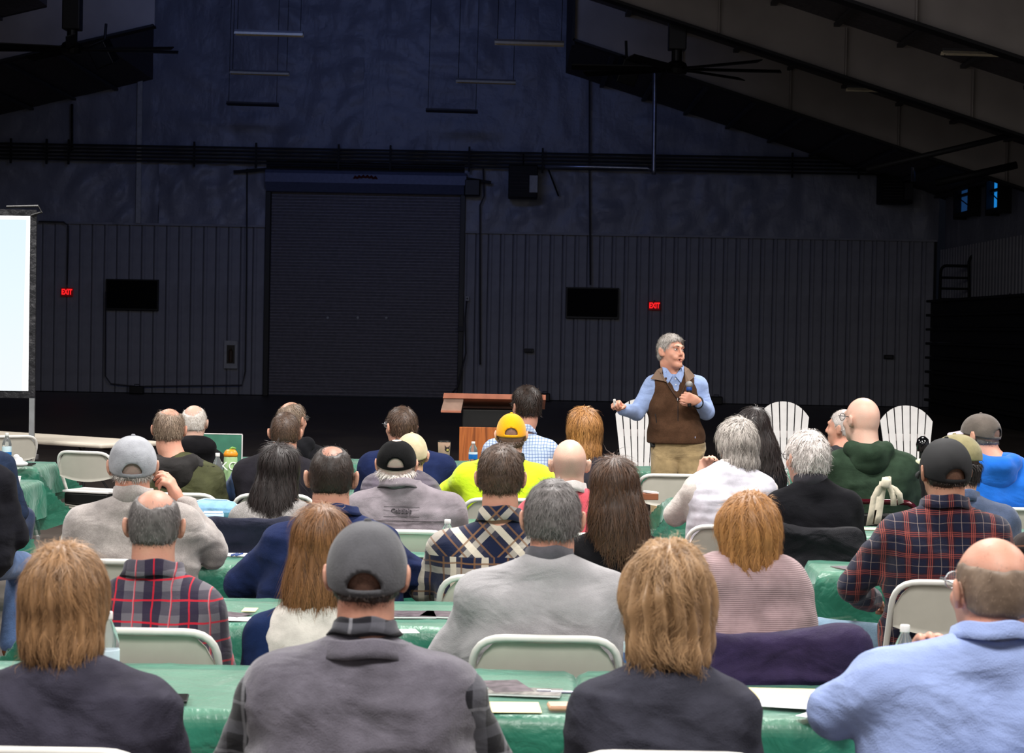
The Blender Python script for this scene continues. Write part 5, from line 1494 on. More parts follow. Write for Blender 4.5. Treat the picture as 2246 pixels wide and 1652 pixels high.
person(1642, 1085, 6.72, (1500, 1780), 1318, 'woman with short golden hair and mauve ribbed cowl sweater', SK,
       [dict(name='sweater', mat=cloth('mauve ribbed knit', (160, 136, 138), fold=0.5, rib=52, fdist=0.004), off=0.016, amp=0.006,
             more=[(C((-0.10, 0.0, 0.98), (0.10, 0.0, 0.98), 0.085, 0.085, 0.9), 0.06), (C((-0.085, -0.01, 1.015), (0.085, -0.01, 1.015), 0.06, 0.06, 1.2), 0.03)])],
       hr=dict(style='bob', t=0.016, len=0.115, r=(0.092, 0.108, 0.112), c=(0, -0.02, 0.005), mat=H['strawb'], n=4200, wave=1.0, sl=0.045, curl=0.3, messy=0.3, ears=True), hs=1.02, hyaw=0.25, bw=0.18, seed=81, fem=True,
       chairlab='white folding chair under the purple jacket')

# --- third row
def handear(root, hc, HM, hs, w, zs, cy, hx): pass
person(289, 952, 8.6, (152, 442), 1122, 'man in pale grey cap and oatmeal fleece with his right hand at his ear', SKR,
       [dict(name='fleece', mat=cloth('oatmeal heather fleece', (168, 160, 156), fold=0.7, heather=0.30, sheen=0.4, fdist=0.015), off=0.018, amp=0.010, collar=(0.035, 0.055, 0.0, 0.074, 0.080), gap=1.2)],
       hr=dict(style='short', t=0.006, mat=H['grey'], n=1200, under=-0.008), hs=1.05, hyaw=0.15, bw=0.22, seed=91,
       arms={'R': ((0.300, 0.10, 0.855), (0.175, 0.14, 1.025)), 'handR': hand_prims((0.150, 0.132, 1.055), (-0.42, -0.10, 1), (-1, 0.2, -0.2), -1, s=1.0, fc=[(0.35, 0.5, 0.4), (0.6, 0.8, 0.6), (0.8, 1.0, 0.7), (0.9, 1.1, 0.7)]), 'finex': 0.24},
       cap=dict(m=cloth('washed pale grey cotton', (154, 156, 162), fold=0.25, fine=200), tilt=0.24, z0=-0.010, r=(0.092, 0.111, 0.104)), neck=1.1, chairlab='white folding chair behind the man in the oatmeal fleece')
person(727, 979, 8.3, (583, 875), 1160, 'broad man with cropped hair and balding crown in navy collared jacket', SKR,
       [dict(name='jacket', mat=cloth('navy work cloth', (30, 40, 76), fold=0.8, fdist=0.015), off=0.018, amp=0.010, collar=(0.010, 0.070, 0.030, 0.096, 0.090), gap=0.7)],
       hr=dict(style='crown', thin=0.55, t=0.0045, mat=H['dkbrown'], n=2600, sl=0.010, bald=(0.005, -0.045, 0.112, 0.030, 0.045, 0.020)), hs=1.08, bw=0.26, seed=101, arms={'L': ((-0.36, 0.08, 0.76), (-0.16, 0.36, 0.74)), 'R': ((0.345, 0.10, 0.78), (0.16, 0.36, 0.74))}, neck=1.15)
person(1099, 977, 8.3, (945, 1248), 1172, 'man with short brown hair in navy, cream and brown plaid shirt', SKR,
       [dict(name='shirt', mat=plaid('navy cream and brown plaid', (62, 60, 74), [('x', 0.125, 0.30, 0.050, (22, 30, 58), 0.95), ('z', 0.125, 0.10, 0.050, (22, 30, 58), 0.75), ('x', 0.125, 0.80, 0.026, (222, 210, 192), 0.8), ('z', 0.125, 0.60, 0.026, (216, 206, 190), 0.5), ('x', 0.125, 0.1, 0.007, (120, 86, 62), 0.8), ('z', 0.125, 0.35, 0.007, (130, 94, 66), 0.8), ('x', 0.125, 0.52, 0.007, (120, 86, 62), 0.8)], yoke=0.905),
             off=0.012, amp=0.008, collar=(0.045, 0.050, 0.050, 0.074, 0.080), gap=0.8)],
       hr=dict(style='short', t=0.011, mat=H['brown'], n=3400, sl=0.022, wave=0.5, vol=1.6), hs=1.03, bw=0.20, seed=111, neck=1.12, arms={'L': ((-0.30, 0.08, 0.76), (-0.14, 0.36, 0.72))}, chairlab='white folding chair behind the man in the navy and cream plaid shirt')
person(1350, 1000, 8.3, (1226, 1478), 1190, 'woman with long straight brown hair and black top', SK,
       [dict(name='top', mat=cloth('black jersey', (16, 15, 18), fold=0.6), off=0.008, amp=0.006)],
       hr=dict(style='long', t=0.010, len=0.235, w=(0.090, 0.120), shift=0.03, mat=H['longbrown'], n=4200, wave=0.5, sl=0.12), hs=0.98, bw=0.17, seed=121, fem=True, ears=False)
person(2078, 962, 8.4, (1925, 2212), 1138, 'man in black mesh cap and dark plaid shirt with orange lines', SKT,
       [dict(name='shirt', mat=plaid('midnight plaid with orange lines', (24, 26, 48), [('x', 0.084, 0.20, 0.030, (40, 20, 32), 0.7), ('z', 0.084, 0.20, 0.030, (40, 20, 32), 0.6), ('x', 0.084, 0.12, 0.0028, (176, 84, 70), 0.6), ('x', 0.084, 0.20, 0.0028, (176, 84, 70), 0.6), ('x', 0.084, 0.28, 0.0028, (176, 84, 70), 0.6),
                                                                                    ('z', 0.084, 0.12, 0.0028, (166, 78, 66), 0.5), ('z', 0.084, 0.20, 0.0028, (166, 78, 66), 0.5), ('z', 0.084, 0.28, 0.0028, (166, 78, 66), 0.5), ('x', 0.084, 0.70, 0.002, (180, 160, 150), 0.45), ('z', 0.084, 0.70, 0.002, (180, 160, 150), 0.35)]),
             off=0.014, amp=0.010, collar=(0.028, 0.050, 0.045, 0.086, 0.084), gap=0.8)],
       hr=dict(style='short', t=0.005, mat=H['dkbrown'], n=1400, sl=0.012, under=0.0), hs=1.06, hyaw=0.18, bw=0.20, seed=131,
       arms={'L': ((-0.335, 0.10, 0.775), (-0.22, 0.36, 0.70)), 'R': ((0.30, 0.10, 0.78), (0.14, 0.36, 0.72))},
       legs={'L': ((-0.10, 0.02, 0.545), (-0.44, 0.30, 0.555), (-0.34, 0.34, 0.10))}, trousers=M['jeanslt'],
       cap=dict(m=plain('black mesh cap cloth', (20, 20, 23), 0.7, bump=0.6, bscale=900, bdist=0.002), hole=True, tilt=0.20, z0=-0.012, r=(0.094, 0.114, 0.112)), chairlab='white folding chair behind the man in the black mesh cap', neck=1.05)
person(2352, 1010, 8.5, (2222, 2480), 1175, 'person in dark brown plaid cut off by the right frame edge', SK,
       [dict(name='shirt', mat=plaid('dark brown plaid', (42, 34, 34), [('x', 0.08, 0.3, 0.006, (150, 96, 70), 0.6), ('z', 0.08, 0.3, 0.006, (140, 90, 66), 0.6)]), off=0.012, amp=0.008)],
       hr=dict(style='short', t=0.010, mat=H['dkbrown'], n=600), bw=0.18, seed=141)

# --- fourth row
def d4x(root, hc, HM, hs, w, zs, cy, hx):
    sm = [c for c in root.children if c.name.startswith('shirt')][0]
    n = len(sm.data.vertices); co = np.empty(n * 3, np.float32); sm.data.vertices.foreach_get('co', co); co = co.reshape(-1, 3)
    def back(x, z):
        m = (np.abs(co[:, 0] - x) < 0.02) & (np.abs(co[:, 2] - z) < 0.02)
        return float(co[m, 1].min()) if m.any() else -0.12
    zt = zs - 0.062; sl_ = math.atan2(back(0, zt - 0.03) - back(0, zt + 0.03), 0.06)
    text_mesh("Cabela's", 0.029, plain('dark embroidery', (62, 56, 62), 0.8), 'embroidery', root, (-0.01, back(0, zt) - 0.004, zt), rot=(PI / 2 - abs(sl_), 0, 0), ext=0.003, bold=0.0006)
    sm_ = plain('dark stitching', (52, 48, 52), 0.8)
    for dz in (0.020, -0.024):
        MB().tube([(x, back(x, zt + dz) - 0.001, zt + dz) for x in (-0.09, -0.05, 0, 0.04, 0.075)], 0.0016, 5).build('stitching', sm_, root)
    MB().tube([(x, back(x, zt - 0.042) - 0.0005, zt - 0.042) for x in (-0.2, -0.14, -0.07, 0, 0.07, 0.14, 0.2)], 0.0028, 5).build('yoke_seam', plain('seam', (98, 90, 96), 0.8), root)
person(612, 972, 10.05, (510, 700), 1112, 'woman with very long dark hair and heather grey knit', SK,
       [dict(name='cardigan', mat=cloth('heather grey knit', (150, 146, 144), fold=0.4, heather=0.6), off=0.014, amp=0.006)],
       hr=dict(style='long', t=0.012, len=0.33, w=(0.090, 0.118), shift=-0.05, mat=H['black'], n=4200, wave=0.7, sl=0.13), hs=0.97, bw=0.16, seed=151, fem=True, ears=False,
       chairlab='white folding chair under the dark jacket of the long-haired woman')
person(870, 959, 10.05, (758, 1018), 1088, 'white-haired man in black cap and grey shirt with stitched lettering', SKR,
       [dict(name='shirt', mat=cloth('warm grey canvas shirt', (124, 116, 122), fold=0.8, fdist=0.015), off=0.014, amp=0.010, collar=(0.016, 0.050, 0.034, 0.090, 0.086), gap=0.8)],
       hr=dict(style='short', t=0.013, mat=H['white'], n=2600, sl=0.030, under=-0.012, line=[-0.075, -0.072, -0.065, -0.05, -0.04, -0.035, -0.06, -0.07, -0.08, -0.08]), hs=1.03, bw=0.22, seed=161,
       cap=dict(m=cloth('black cap cotton', (16, 16, 17), fold=0.3), tilt=0.26, z0=0.010, r=(0.093, 0.109, 0.098), htm=None) if False else dict(m=cloth('black cap cotton', (16, 16, 17), fold=0.3), tilt=0.26, z0=0.008, r=(0.092, 0.108, 0.098)),
       extra=d4x, neck=1.12, chairlab='white folding chair behind the man in the black cap')
person(1250, 964, 10.05, (1136, 1362), 1102, 'bald man in coral red shirt', SKP,
       [dict(name='shirt', mat=cloth('coral red cotton', (186, 72, 84), fold=0.8), off=0.012, amp=0.009, collar=(0.040, 0.045, 0.045, 0.070, 0.076), cmat=cloth('pale grey collar', (176, 170, 168)), gap=0.9)],
       hr=dict(style='stub', stub=0.5, mat=hairmat('grey stubble', (110, 92, 88), (160, 140, 134)), ztop=0.05), hs=1.03, hyaw=0.08, bw=0.2, seed=171, neck=1.05, chairlab='white folding chair behind the man in the coral shirt')
def vestx(root, hc, HM, hs, w, zs, cy, hx): pass
person(1617, 919, 10.6, (1503, 1702), 1048, 'grey-haired woman in white padded vest over oatmeal fleece', SK,
       [dict(name='fleece', mat=cloth('pale oatmeal fleece', (196, 188, 182), fold=0.7, heather=0.15), off=0.014, amp=0.009, collar=(0.03, 0.05, 0.0, 0.070, 0.074), gap=1.0),
        dict(name='vest', mat=cloth('white quilted nylon', (198, 196, 206), fold=0.7, rib=7, rough=0.5, fdist=0.005), off=0.026, vest=True, amp=0.010, hem=0.68)],
       hr=dict(style='bob', t=0.016, len=0.118, r=(0.096, 0.108, 0.110), c=(0, -0.02, 0.0), mat=H['grey'], n=4200, wave=1.0, sl=0.05, curl=0.3, ears=True), hs=1.0, hyaw=0.45, bw=0.18, seed=181, fem=True,
       arms={'L': ((-0.265, 0.10, 0.865), (-0.13, 0.28, 1.02)), 'handL': hand_prims((-0.12, 0.27, 1.05), (0.3, 0, 1), (0.6, -1, 0), 1, (0.8, 0.9, 0.6))}, chairlab='white folding chair seen beside the woman in the white padded vest')
person(1773, 945, 10.2, (1680, 1888), 1082, 'silver-haired man with glasses in black sweater', SKR,
       [dict(name='sweater', mat=cloth('black fine knit', (17, 17, 21), fold=0.7), off=0.014, amp=0.010, collar=(0.035, 0.045, 0.0, 0.074, 0.08), cmat=cloth('dark grey collar band', (62, 60, 66)), gap=0.8)],
       hr=dict(style='short', t=0.014, mat=H['silver'], n=4200, sl=0.034, wave=0.9, curl=0.15), hs=1.08, hyaw=0.45, bw=0.2, seed=191, gl=M['frameblk'], neck=1.05, chairlab='folding chair hidden under the black jacket')
person(2100, 950, 10.3, (2010, 2232), 1118, 'person in olive cap and denim jacket looking left, behind the black mesh cap', SK,
       [dict(name='jacket', mat=cloth('grey blue denim', (66, 78, 104), fold=0.8, heather=0.3), off=0.014, amp=0.010, collar=(0.03, 0.05, 0.05, 0.076, 0.082), gap=0.9)],
       hr=dict(style='short', t=0.016, mat=H['black'], n=2200, sl=0.035, under=0.01, curl=0.3, line=[-0.11, -0.10, -0.09, -0.04, -0.03, -0.025, 0.02, 0.055, 0.078, 0.085]), hs=1.08, hyaw=1.15, hpitch=-0.12, bw=0.18, seed=201,
       cap=dict(m=cloth('olive khaki cotton', (134, 126, 92), fold=0.3), mb=cloth('pale khaki brim', (190, 190, 160), fold=0.1), tilt=0.16, z0=0.012, r=(0.095, 0.115, 0.104), hole=False))

# --- fifth row
def d1x(root, hc, HM, hs, w, zs, cy, hx): pass
person(370, 896, 11.95, (312, 490), 1028, 'balding man with wispy hair in black and olive rain jacket', SKR,
       [dict(name='jacket', mat=cloth('olive drab shell', (70, 72, 48), fold=0.9, rough=0.6, fdist=0.02), off=0.018, amp=0.012),
        dict(name='yoke', mat=cloth('black shell fabric', (44, 42, 42), fold=0.9, rough=0.6, fdist=0.015), off=0.024, amp=0.010, hem=0.985, hood=True)],
       hr=dict(style='crown', thin=0.35, t=0.0075, mat=H['thinbrown'], n=2600, sl=0.022, bald=(0.01, -0.02, 0.115, 0.048, 0.07, 0.045), up=0.2), hs=1.03, bw=0.19, seed=211, neck=1.1, chairlab='white folding chair behind the man in the olive rain jacket')
person(1122, 907, 12.0, (1000, 1212), 1028, 'man in bright yellow trucker cap and hi-vis yellow hoodie', SK,
       [dict(name='hoodie', mat=cloth('fluorescent yellow fabric', (198, 228, 36), fold=0.8, var=0.03, fdist=0.015), off=0.020, amp=0.011, hood=False, collar=(0.03, 0.05, 0.05, 0.084, 0.09), cmat=cloth('black collar lining', (22, 22, 24)), gap=0.8)],
       hr=dict(style='short', t=0.007, mat=H['brown'], n=1900, sl=0.02, under=-0.008, line=[-0.080, -0.076, -0.065, -0.02, -0.01, -0.005, 0.02, 0.055, 0.078, 0.085]), hs=0.96, bw=0.20, seed=221,
       cap=dict(m=cloth('golden yellow mesh', (236, 160, 8), fold=0.1, var=0.02, fine=260), tilt=0.10, z0=0.002, r=(0.088, 0.106, 0.112)), chairlab='white folding chair behind the man in the hi-vis hoodie',
       arms={'L': ((-0.31, 0.06, 0.86), (-0.16, 0.34, 0.76))},
       extra=lambda root, hc, HM, hs, w, zs, cy, hx: garment(root, 'reflective_stripe', [(C((0.205, -0.09, zs - 0.36), (0.215, -0.055, zs - 0.12), 0.030, 0.026), 0), (C((0.215, -0.055, zs - 0.12), (0.19, 0.0, zs + 0.005), 0.026, 0.024), 0.01)], 0.0, 0.012, plain('silver reflective tape', (150, 152, 156), 0.4, 0.3), 0))
person(625, 905, 12.0, (512, 708), 1018, 'man with cropped brown hair in black vest over denim blue sleeves', SKR,
       [dict(name='shirt', mat=cloth('denim blue twill', (66, 92, 138), fold=0.7), off=0.008, amp=0.008),
        dict(name='vest', mat=cloth('black softshell vest', (32, 30, 36), fold=0.5), off=0.026, vest=True, amp=0.007, collar=(0.03, 0.05, 0.0, 0.078, 0.084), gap=1.0)],
       hr=dict(style='short', t=0.006, mat=H['brown'], n=2600, sl=0.012), hs=1.0, bw=0.2, seed=231, neck=1.08, arms={'L': ((-0.30, 0.08, 0.80), (-0.14, 0.36, 0.76))}, chairlab='white folding chair behind the man in the black vest')
person(640, 882, 13.95, (578, 722), 985, 'man with receding grey hair and glasses looking right, in black fleece', SKR,
       [dict(name='fleece', mat=cloth('black fleece', (24, 24, 28), fold=0.7), off=0.018, amp=0.008, hood=True)],
       hr=dict(style='crown', t=0.007, mat=H['thinbrown'], n=1300, sl=0.03, bald=(-0.02, 0.0, 0.11, 0.045, 0.09, 0.04)), hs=1.03, hyaw=-0.55, bw=0.18, seed=241, gl=M['frameblk'])
person(425, 889, 13.95, (362, 490), 992, 'man with close white hair and bald crown in black jacket', SKP,
       [dict(name='jacket', mat=cloth('black padded jacket', (22, 21, 24), fold=0.9), off=0.018, amp=0.010, hood=False, collar=(0.05, 0.03, 0.03, 0.066, 0.072), cmat=plaid('pale plaid collar', (176, 170, 182), [('x', 0.02, 0, 0.004, (80, 70, 110), 0.7), ('z', 0.02, 0, 0.004, (80, 70, 110), 0.7)]), gap=0.8,
             more=[(E((0, -0.10, 0.98), (0.14, 0.06, 0.06)), 0.04)])],
       hr=dict(style='crown', t=0.005, mat=H['white'], n=1300, sl=0.012, bald=(0.0, -0.04, 0.10, 0.05, 0.075, 0.06)), hs=1.0, hyaw=-0.12, bw=0.17, seed=251)
person(880, 890, 12.72, (790, 998), 1000, 'man with brown hair and glasses looking left in navy polo shirt', SKR,
       [dict(name='polo', mat=cloth('navy polo knit', (28, 38, 74), fold=0.8), off=0.014, amp=0.010, short=True, collar=(0.035, 0.04, 0.04, 0.074, 0.078), gap=0.8)],
       hr=dict(style='short', t=0.009, mat=H['brown'], n=2600, sl=0.024), hs=1.03, hyaw=0.55, bw=0.23, seed=261, gl=M['frameslv'], neck=1.15, chairlab='white folding chair behind the man in the navy polo')
person(903, 949, 11.75, (800, 960), 1050, 'person in beige cap and dusky quilted jacket, mostly behind the black cap', SK,
       [dict(name='jacket', mat=cloth('dusky mauve quilted nylon', (82, 74, 86), fold=0.9, rib=9, rough=0.5, fdist=0.015), off=0.022, amp=0.014)],
       hr=dict(style='short', t=0.006, mat=H['brown'], n=500, under=0.0), hs=1.0, bw=0.17, seed=271, cap=dict(m=cloth('beige cap cotton', (196, 178, 146), fold=0.2), tilt=0.22, z0=0.0, hole=False))
person(1281, 895, 12.4, (1212, 1350), 1018, 'woman with feathered strawberry blond hair and dark top', SK,
       [dict(name='top', mat=cloth('charcoal knit top', (44, 42, 50), fold=0.6), off=0.010, amp=0.007)],
       hr=dict(style='bob', t=0.016, len=0.165, r=(0.100, 0.110, 0.116), c=(0.004, -0.02, -0.01), mat=H['strawb'], n=4200, wave=0.9, sl=0.07, curl=0.25, up=0.3), hs=0.98, hyaw=0.2, bw=0.16, seed=281, fem=True, ears=False)
person(1655, 895, 12.2, (1592, 1722), 1022, 'woman with long dark straight hair in front of the middle garden chair', SK,
       [dict(name='top', mat=cloth('black top', (20, 19, 22), fold=0.6), off=0.008, amp=0.006)],
       hr=dict(style='long', t=0.008, len=0.245, w=(0.086, 0.10), shift=0.07, mat=H['black'], n=2600, wave=0.3, sl=0.12), hs=0.97, hyaw=0.1, bw=0.15, seed=291, fem=True, ears=False)
person(1893, 872, 12.4, (1812, 2008), 998, 'bald man with dark glasses in forest green hoodie', SKP,
       [dict(name='hoodie', mat=cloth('forest green sweatshirt', (44, 60, 46), fold=0.7), off=0.018, amp=0.009, hood=True)],
       hs=1.12, hyaw=0.62, bw=0.22, seed=301, gl=M['frameblk'], neck=1.2)
person(1853, 899, 13.6, (1788, 1900), 1002, 'older man with cropped grey hair in profile, behind the bald man', SKR,
       [dict(name='shirt', mat=cloth('dark grey shirt', (50, 50, 54)), off=0.012, amp=0.006)],
       hr=dict(style='short', t=0.004, mat=H['silver'], n=900, sl=0.01), hs=1.04, hyaw=1.0, bw=0.16, seed=311)
person(2153, 903, 12.0, (2108, 2302), 1026, 'man in faded brown cap and bright blue hoodie looking left', SKR,
       [dict(name='hoodie', mat=cloth('bright blue sweatshirt', (24, 100, 196), fold=0.8, var=0.03), off=0.018, amp=0.010, hood=True)],
       hr=dict(style='short', t=0.003, mat=H['salt'], n=900, sl=0.008, under=0.0), hs=1.08, hyaw=0.85, hpitch=-0.04, bw=0.2, seed=321,
       cap=dict(m=cloth('faded brown cotton', (92, 84, 78), fold=0.4), mb=cloth('pinkish pale brim', (196, 182, 194), fold=0.1), tilt=0.20, z0=0.004, r=(0.090, 0.110, 0.100)), neck=1.15, chairlab='white folding chair behind the man in the bright blue hoodie')

# --- front row
person(1155, 850, 14.9, (1062, 1224), 968, 'man with thick dark hair and glasses in blue check shirt, head turned left', SKR,
       [dict(name='shirt', mat=plaid('pale blue window check', (198, 212, 236), [('x', 0.021, 0, 0.0042, (92, 124, 176), 0.8), ('z', 0.021, 0, 0.0042, (92, 124, 176), 0.8)], fold=0.5), off=0.012, amp=0.009, collar=(0.05, 0.05, 0.045, 0.068, 0.072), gap=0.7)],
       hr=dict(style='short', t=0.014, mat=H['dkbrown'], n=2600, sl=0.030, vol=1.8, up=0.35), hs=1.08, hyaw=0.5, bw=0.19, seed=331, gl=M['frameblk'], neck=1.05, chairlab='white folding chair behind the man in the blue check shirt')

# --- left block, cut by the frame edge
person(-75, 885, 12.65, (-172, 30), 1000, 'person in navy sweater and dark jeans at the left frame edge', SK,
       [dict(name='sweater', mat=cloth('navy heather sweater', (40, 52, 76), fold=0.8, heather=0.3), off=0.02, amp=0.012)],
       hr=dict(style='short', t=0.01, mat=H['brown'], n=300), bw=0.22, seed=341, chairlab='white folding chair of the person in the navy sweater',
       legs={'R': ((0.10, 0.02, 0.545), (0.24, 0.40, 0.57), (0.20, 0.40, 0.10))})
person(-78, 890, 10.75, (-186, 27), 1030, 'person in black top, faded jeans and brown boots at the left frame edge', SK,
       [dict(name='top', mat=cloth('black heavy knit', (24, 24, 30), fold=0.8), off=0.02, amp=0.012)],
       hr=dict(style='short', t=0.01, mat=H['black'], n=300), bw=0.22, seed=351, trousers=cloth('faded mid blue denim', (78, 102, 142), heather=0.3), shoes=M['boot'],
       legs={'R': ((0.10, 0.02, 0.545), (0.20, 0.42, 0.50), (0.165, 0.36, 0.10))})
# ------------------------------------------------------------------ the standing speaker
YS = 15.3
SX = at(1481, 900, YS).x
spk = empty('person', (SX, YS, 0), PI, 'grey-haired speaker in brown fleece vest and khaki trousers talking into a microphone', 'person')
def S(px, py, fwd=0.0):
    """pixel to speaker space, fwd metres towards the camera"""
    p = at(px, py, YS - fwd); return Vector((-(p.x - SX), fwd, p.z))
vestm = cloth('brown sweater fleece', (84, 60, 44), fold=0.8, heather=0.35, fine=380, fdist=0.012)
bluem = cloth('light blue cotton shirt', (150, 170, 212), fold=1.0, var=0.04, heather=0.10, sheen=0.1, fdist=0.015)
khaki = cloth('khaki chino twill', (164, 142, 104), fold=0.9, fdist=0.015)
zs = S(1530, 829).z
hc = S(1472, 773); hc.y = 0.02
hs_ = 1.0
HMs = Matrix.Rotation(0.62, 3, 'Z') @ Matrix.Rotation(0.06, 3, 'X') @ Matrix.Rotation(-0.05, 3, 'Y')
shR, shL = S(1433, 845, 0.0), S(1531, 845, 0.0)          # his right (image left), his left
elR, wrR = S(1397, 906, 0.04), S(1366, 899, 0.20)
elL, wrL = S(1549, 903, 0.02), S(1533, 884, 0.20)
hw = 0.195
torso = [(C((-(hw - 0.06), 0, zs - 0.075), (hw - 0.06, 0, zs - 0.075), 0.066), 0), (C((-0.072, 0, zs - 0.20), (0.072, 0, zs - 0.20), 0.108, 0.108, 0.92), 0.05),
         (C((-0.054, 0.01, zs - 0.36), (0.054, 0.01, zs - 0.36), 0.102, 0.102, 0.98), 0.05), (C((-0.048, 0.01, 1.00), (0.048, 0.01, 1.00), 0.110, 0.110, 0.92), 0.04)]
for s_ in (-1, 1): torso.append((C((s_ * 0.03, -0.01, zs + 0.01), (s_ * (hw - 0.07), 0, zs - 0.068), 0.055, 0.062), 0.05))
torso = [(('c', p[1] + np.array([S(1478, 900).x, 0, 0], np.float32), p[2] + np.array([S(1478, 900).x, 0, 0], np.float32)) + p[3:], k) for p, k in torso]
hipx = S(1486, 1000).x
legs_ = []
for s_ in (-1, 1):
    legs_ += [(C((hipx + s_ * 0.088, 0.005, 0.90), (hipx + s_ * 0.10, 0.03, 0.50), 0.088, 0.066), 0.012), (C((hipx + s_ * 0.10, 0.03, 0.50), (hipx + s_ * 0.11, 0.0, 0.09), 0.064, 0.046), 0.02)]
seat_ = [(C((hipx - 0.070, -0.005, 0.955), (hipx + 0.070, -0.005, 0.955), 0.108, 0.108, 0.92), 0.02), (C((hipx - 0.055, 0.0, 1.02), (hipx + 0.055, 0.0, 1.02), 0.116, 0.116, 0.86), 0.04)]
arms_ = [(C(shR, elR, 0.058, 0.046), 0.03), (C(elR, wrR, 0.043, 0.030), 0.015), (C(shL, elL, 0.058, 0.046), 0.03), (C(elL, wrL, 0.043, 0.030), 0.015)]
hv = S(1350, 893, 0.26) - wrR
fist = hand_prims(wrR + hv * 0.10, hv + Vector((0, 0, 0.03)), Vector((-0.4, 0.2, -1.0)), 1, s=1.0, fc=[(1.1, 1.5, 1.0), (1.25, 1.6, 1.1), (1.3, 1.6, 1.1), (1.35, 1.6, 1.1)], thumb=(0.7, 0.6))
MICB, MICT = S(1512, 893, 0.255), S(1511.5, 831, 0.225)
gp = S(1519, 876, 0.25)
micd = (MICT - MICB).normalized()
grip = hand_prims(S(1528, 879, 0.225), (S(1512, 874, 0.255) - S(1528, 879, 0.225)), Vector((0.25, -1.0, 0.0)), 1, s=1.0, fc=[(0.55, 1.25, 1.1), (0.6, 1.3, 1.1), (0.65, 1.3, 1.1), (0.7, 1.3, 1.1)], thumb=(0.9, 0.5))
hp = [(xf(p, HMs, hc, hs_), k) for p, k in head_prims()]
# face
fc_ = [(E((-0.030, 0.086, -0.044), (0.016, 0.016, 0.014)), 0.02), (E((0.030, 0.086, -0.044), (0.016, 0.016, 0.014)), 0.02), (E((0, 0.099, -0.050), (0.020, 0.008, 0.0045)), 0.004), (E((0, 0.097, -0.068), (0.018, 0.008, 0.0055)), 0.005),
       (C((-0.046, 0.083, 0.036), (-0.016, 0.096, 0.036), 0.006), 0.010), (C((0.046, 0.083, 0.036), (0.016, 0.096, 0.036), 0.006), 0.010), (E((0, 0.086, -0.096), (0.024, 0.020, 0.018)), 0.02)]
hp += [(xf(p, HMs, hc, hs_), k) for p, k in fc_]
nk = [(C(hc + HMs @ Vector((0, -0.02, -0.07)), (S(1478, 810).x, 0.0, zs + 0.02), 0.055, 0.062), 0.03)]
allp = [((p[:3] + (p[3] - 0.008, p[4] - 0.008, p[5])), k) for p, k in torso + seat_ + legs_] + [((p[:3] + (p[3] * 0.86, p[4] * 0.86, p[5])), k) for p, k in arms_] + nk + hp
for s_ in (-1, 1): allp.append((C((hipx + s_ * 0.11, 0, 0.10), (hipx + s_ * 0.12, 0.15, 0.04), 0.036, 0.032), 0.02))
lo = np.array([9.0] * 3); hi = -lo
for p, k in allp + fist + grip:
    a, b = bounds(p, 0.02); lo = np.minimum(lo, a); hi = np.maximum(hi, b)
Fd = Field(axis(lo[0], hi[0], hf=0.0052), axis(lo[1], hi[1], -0.11, hi[1], 0.0052, 0.018), axis(lo[2], hi[2], S(1500, 915).z, hi[2], 0.0052, 0.018))
for p, k in allp + fist + grip: Fd.add(p, 0, k)
for p, k in ear_prims(): Fd.add(xf(p, HMs, hc, hs_), 0, k)
for s_ in (-1, 1):
    Fd.add(xf(E((s_ * 0.0965, -0.001, 0.003), (0.005, 0.008, 0.014)), HMs, hc, hs_), 0, 0.004, cut=True)
    Fd.add(xf(E((s_ * 0.030, 0.101, 0.018), (0.016, 0.012, 0.008)), HMs, hc, hs_), 0, 0.006, cut=True)
Fd.add(xf(E((0.002, 0.109, -0.059), (0.018, 0.018, 0.0075)), HMs, hc, hs_), 0, 0.002, cut=True)
P, Q = Fd.mesh(); bo = np_mesh('body', P, Q, skin('speaker skin', (214, 158, 134), 0.5), spk)
spec_s = dict(style='short', t=0.011, mat=H['grey'], n=3600, sl=0.020, wave=0.7, vol=1.6, curl=0.2, line=[-0.055, -0.052, -0.046, -0.02, -0.005, 0.0, 0.035, 0.068, 0.088, 0.10])
stubble(bo, P, np.array(HMs, np.float32), hc, hs_, spec_s, 400)
for s_ in (-1, 1):
    e = hc + HMs @ Vector((s_ * 0.030, 0.0845, 0.017))
    ey = MB().lathe([(0.0, -0.011), (0.007, -0.009), (0.0105, -0.003), (0.0105, 0.003), (0.007, 0.009), (0, 0.011)], e, 12).build('eye', plain('eye white', (210, 200, 194), 0.2), spk, True)
    MB().lathe([(0, 0), (0.0052, 0.0005), (0.0045, 0.0015), (0, 0.002)], hc + HMs @ Vector((s_ * 0.030, 0.094, 0.0165)), 10, HMs @ Matrix.Rotation(-PI / 2, 3, 'X')).build('iris', plain('dark iris', (40, 30, 26), 0.2), ey)
    b = MB().tube([hc + HMs @ Vector(q) for q in ((s_ * 0.014, 0.1035, 0.037), (s_ * 0.03, 0.099, 0.041), (s_ * 0.046, 0.088, 0.037))], [0.003, 0.004, 0.002], 6)
    b.build('eyebrow', plain('grey eyebrow', (128, 110, 98), 0.8), spk, True)
    MB().tube([hc + HMs @ Vector(q) for q in ((s_ * 0.018, 0.0985, 0.022), (s_ * 0.03, 0.0985, 0.0262), (s_ * 0.043, 0.090, 0.021))], [0.0015, 0.0022, 0.0012], 6).build('eyelid', plain('upper eyelid', (176, 112, 90), 0.6), spk, True)
mo = mobj('mouth', [tuple(hc + HMs @ Vector((0.002 + 0.016 * math.cos(a), 0.0955, -0.059 + 0.0065 * math.sin(a)))) for a in [2 * PI * k / 12 for k in range(12)]], [tuple(range(12))], plain('dark open mouth', (70, 30, 28), 0.5), spk)
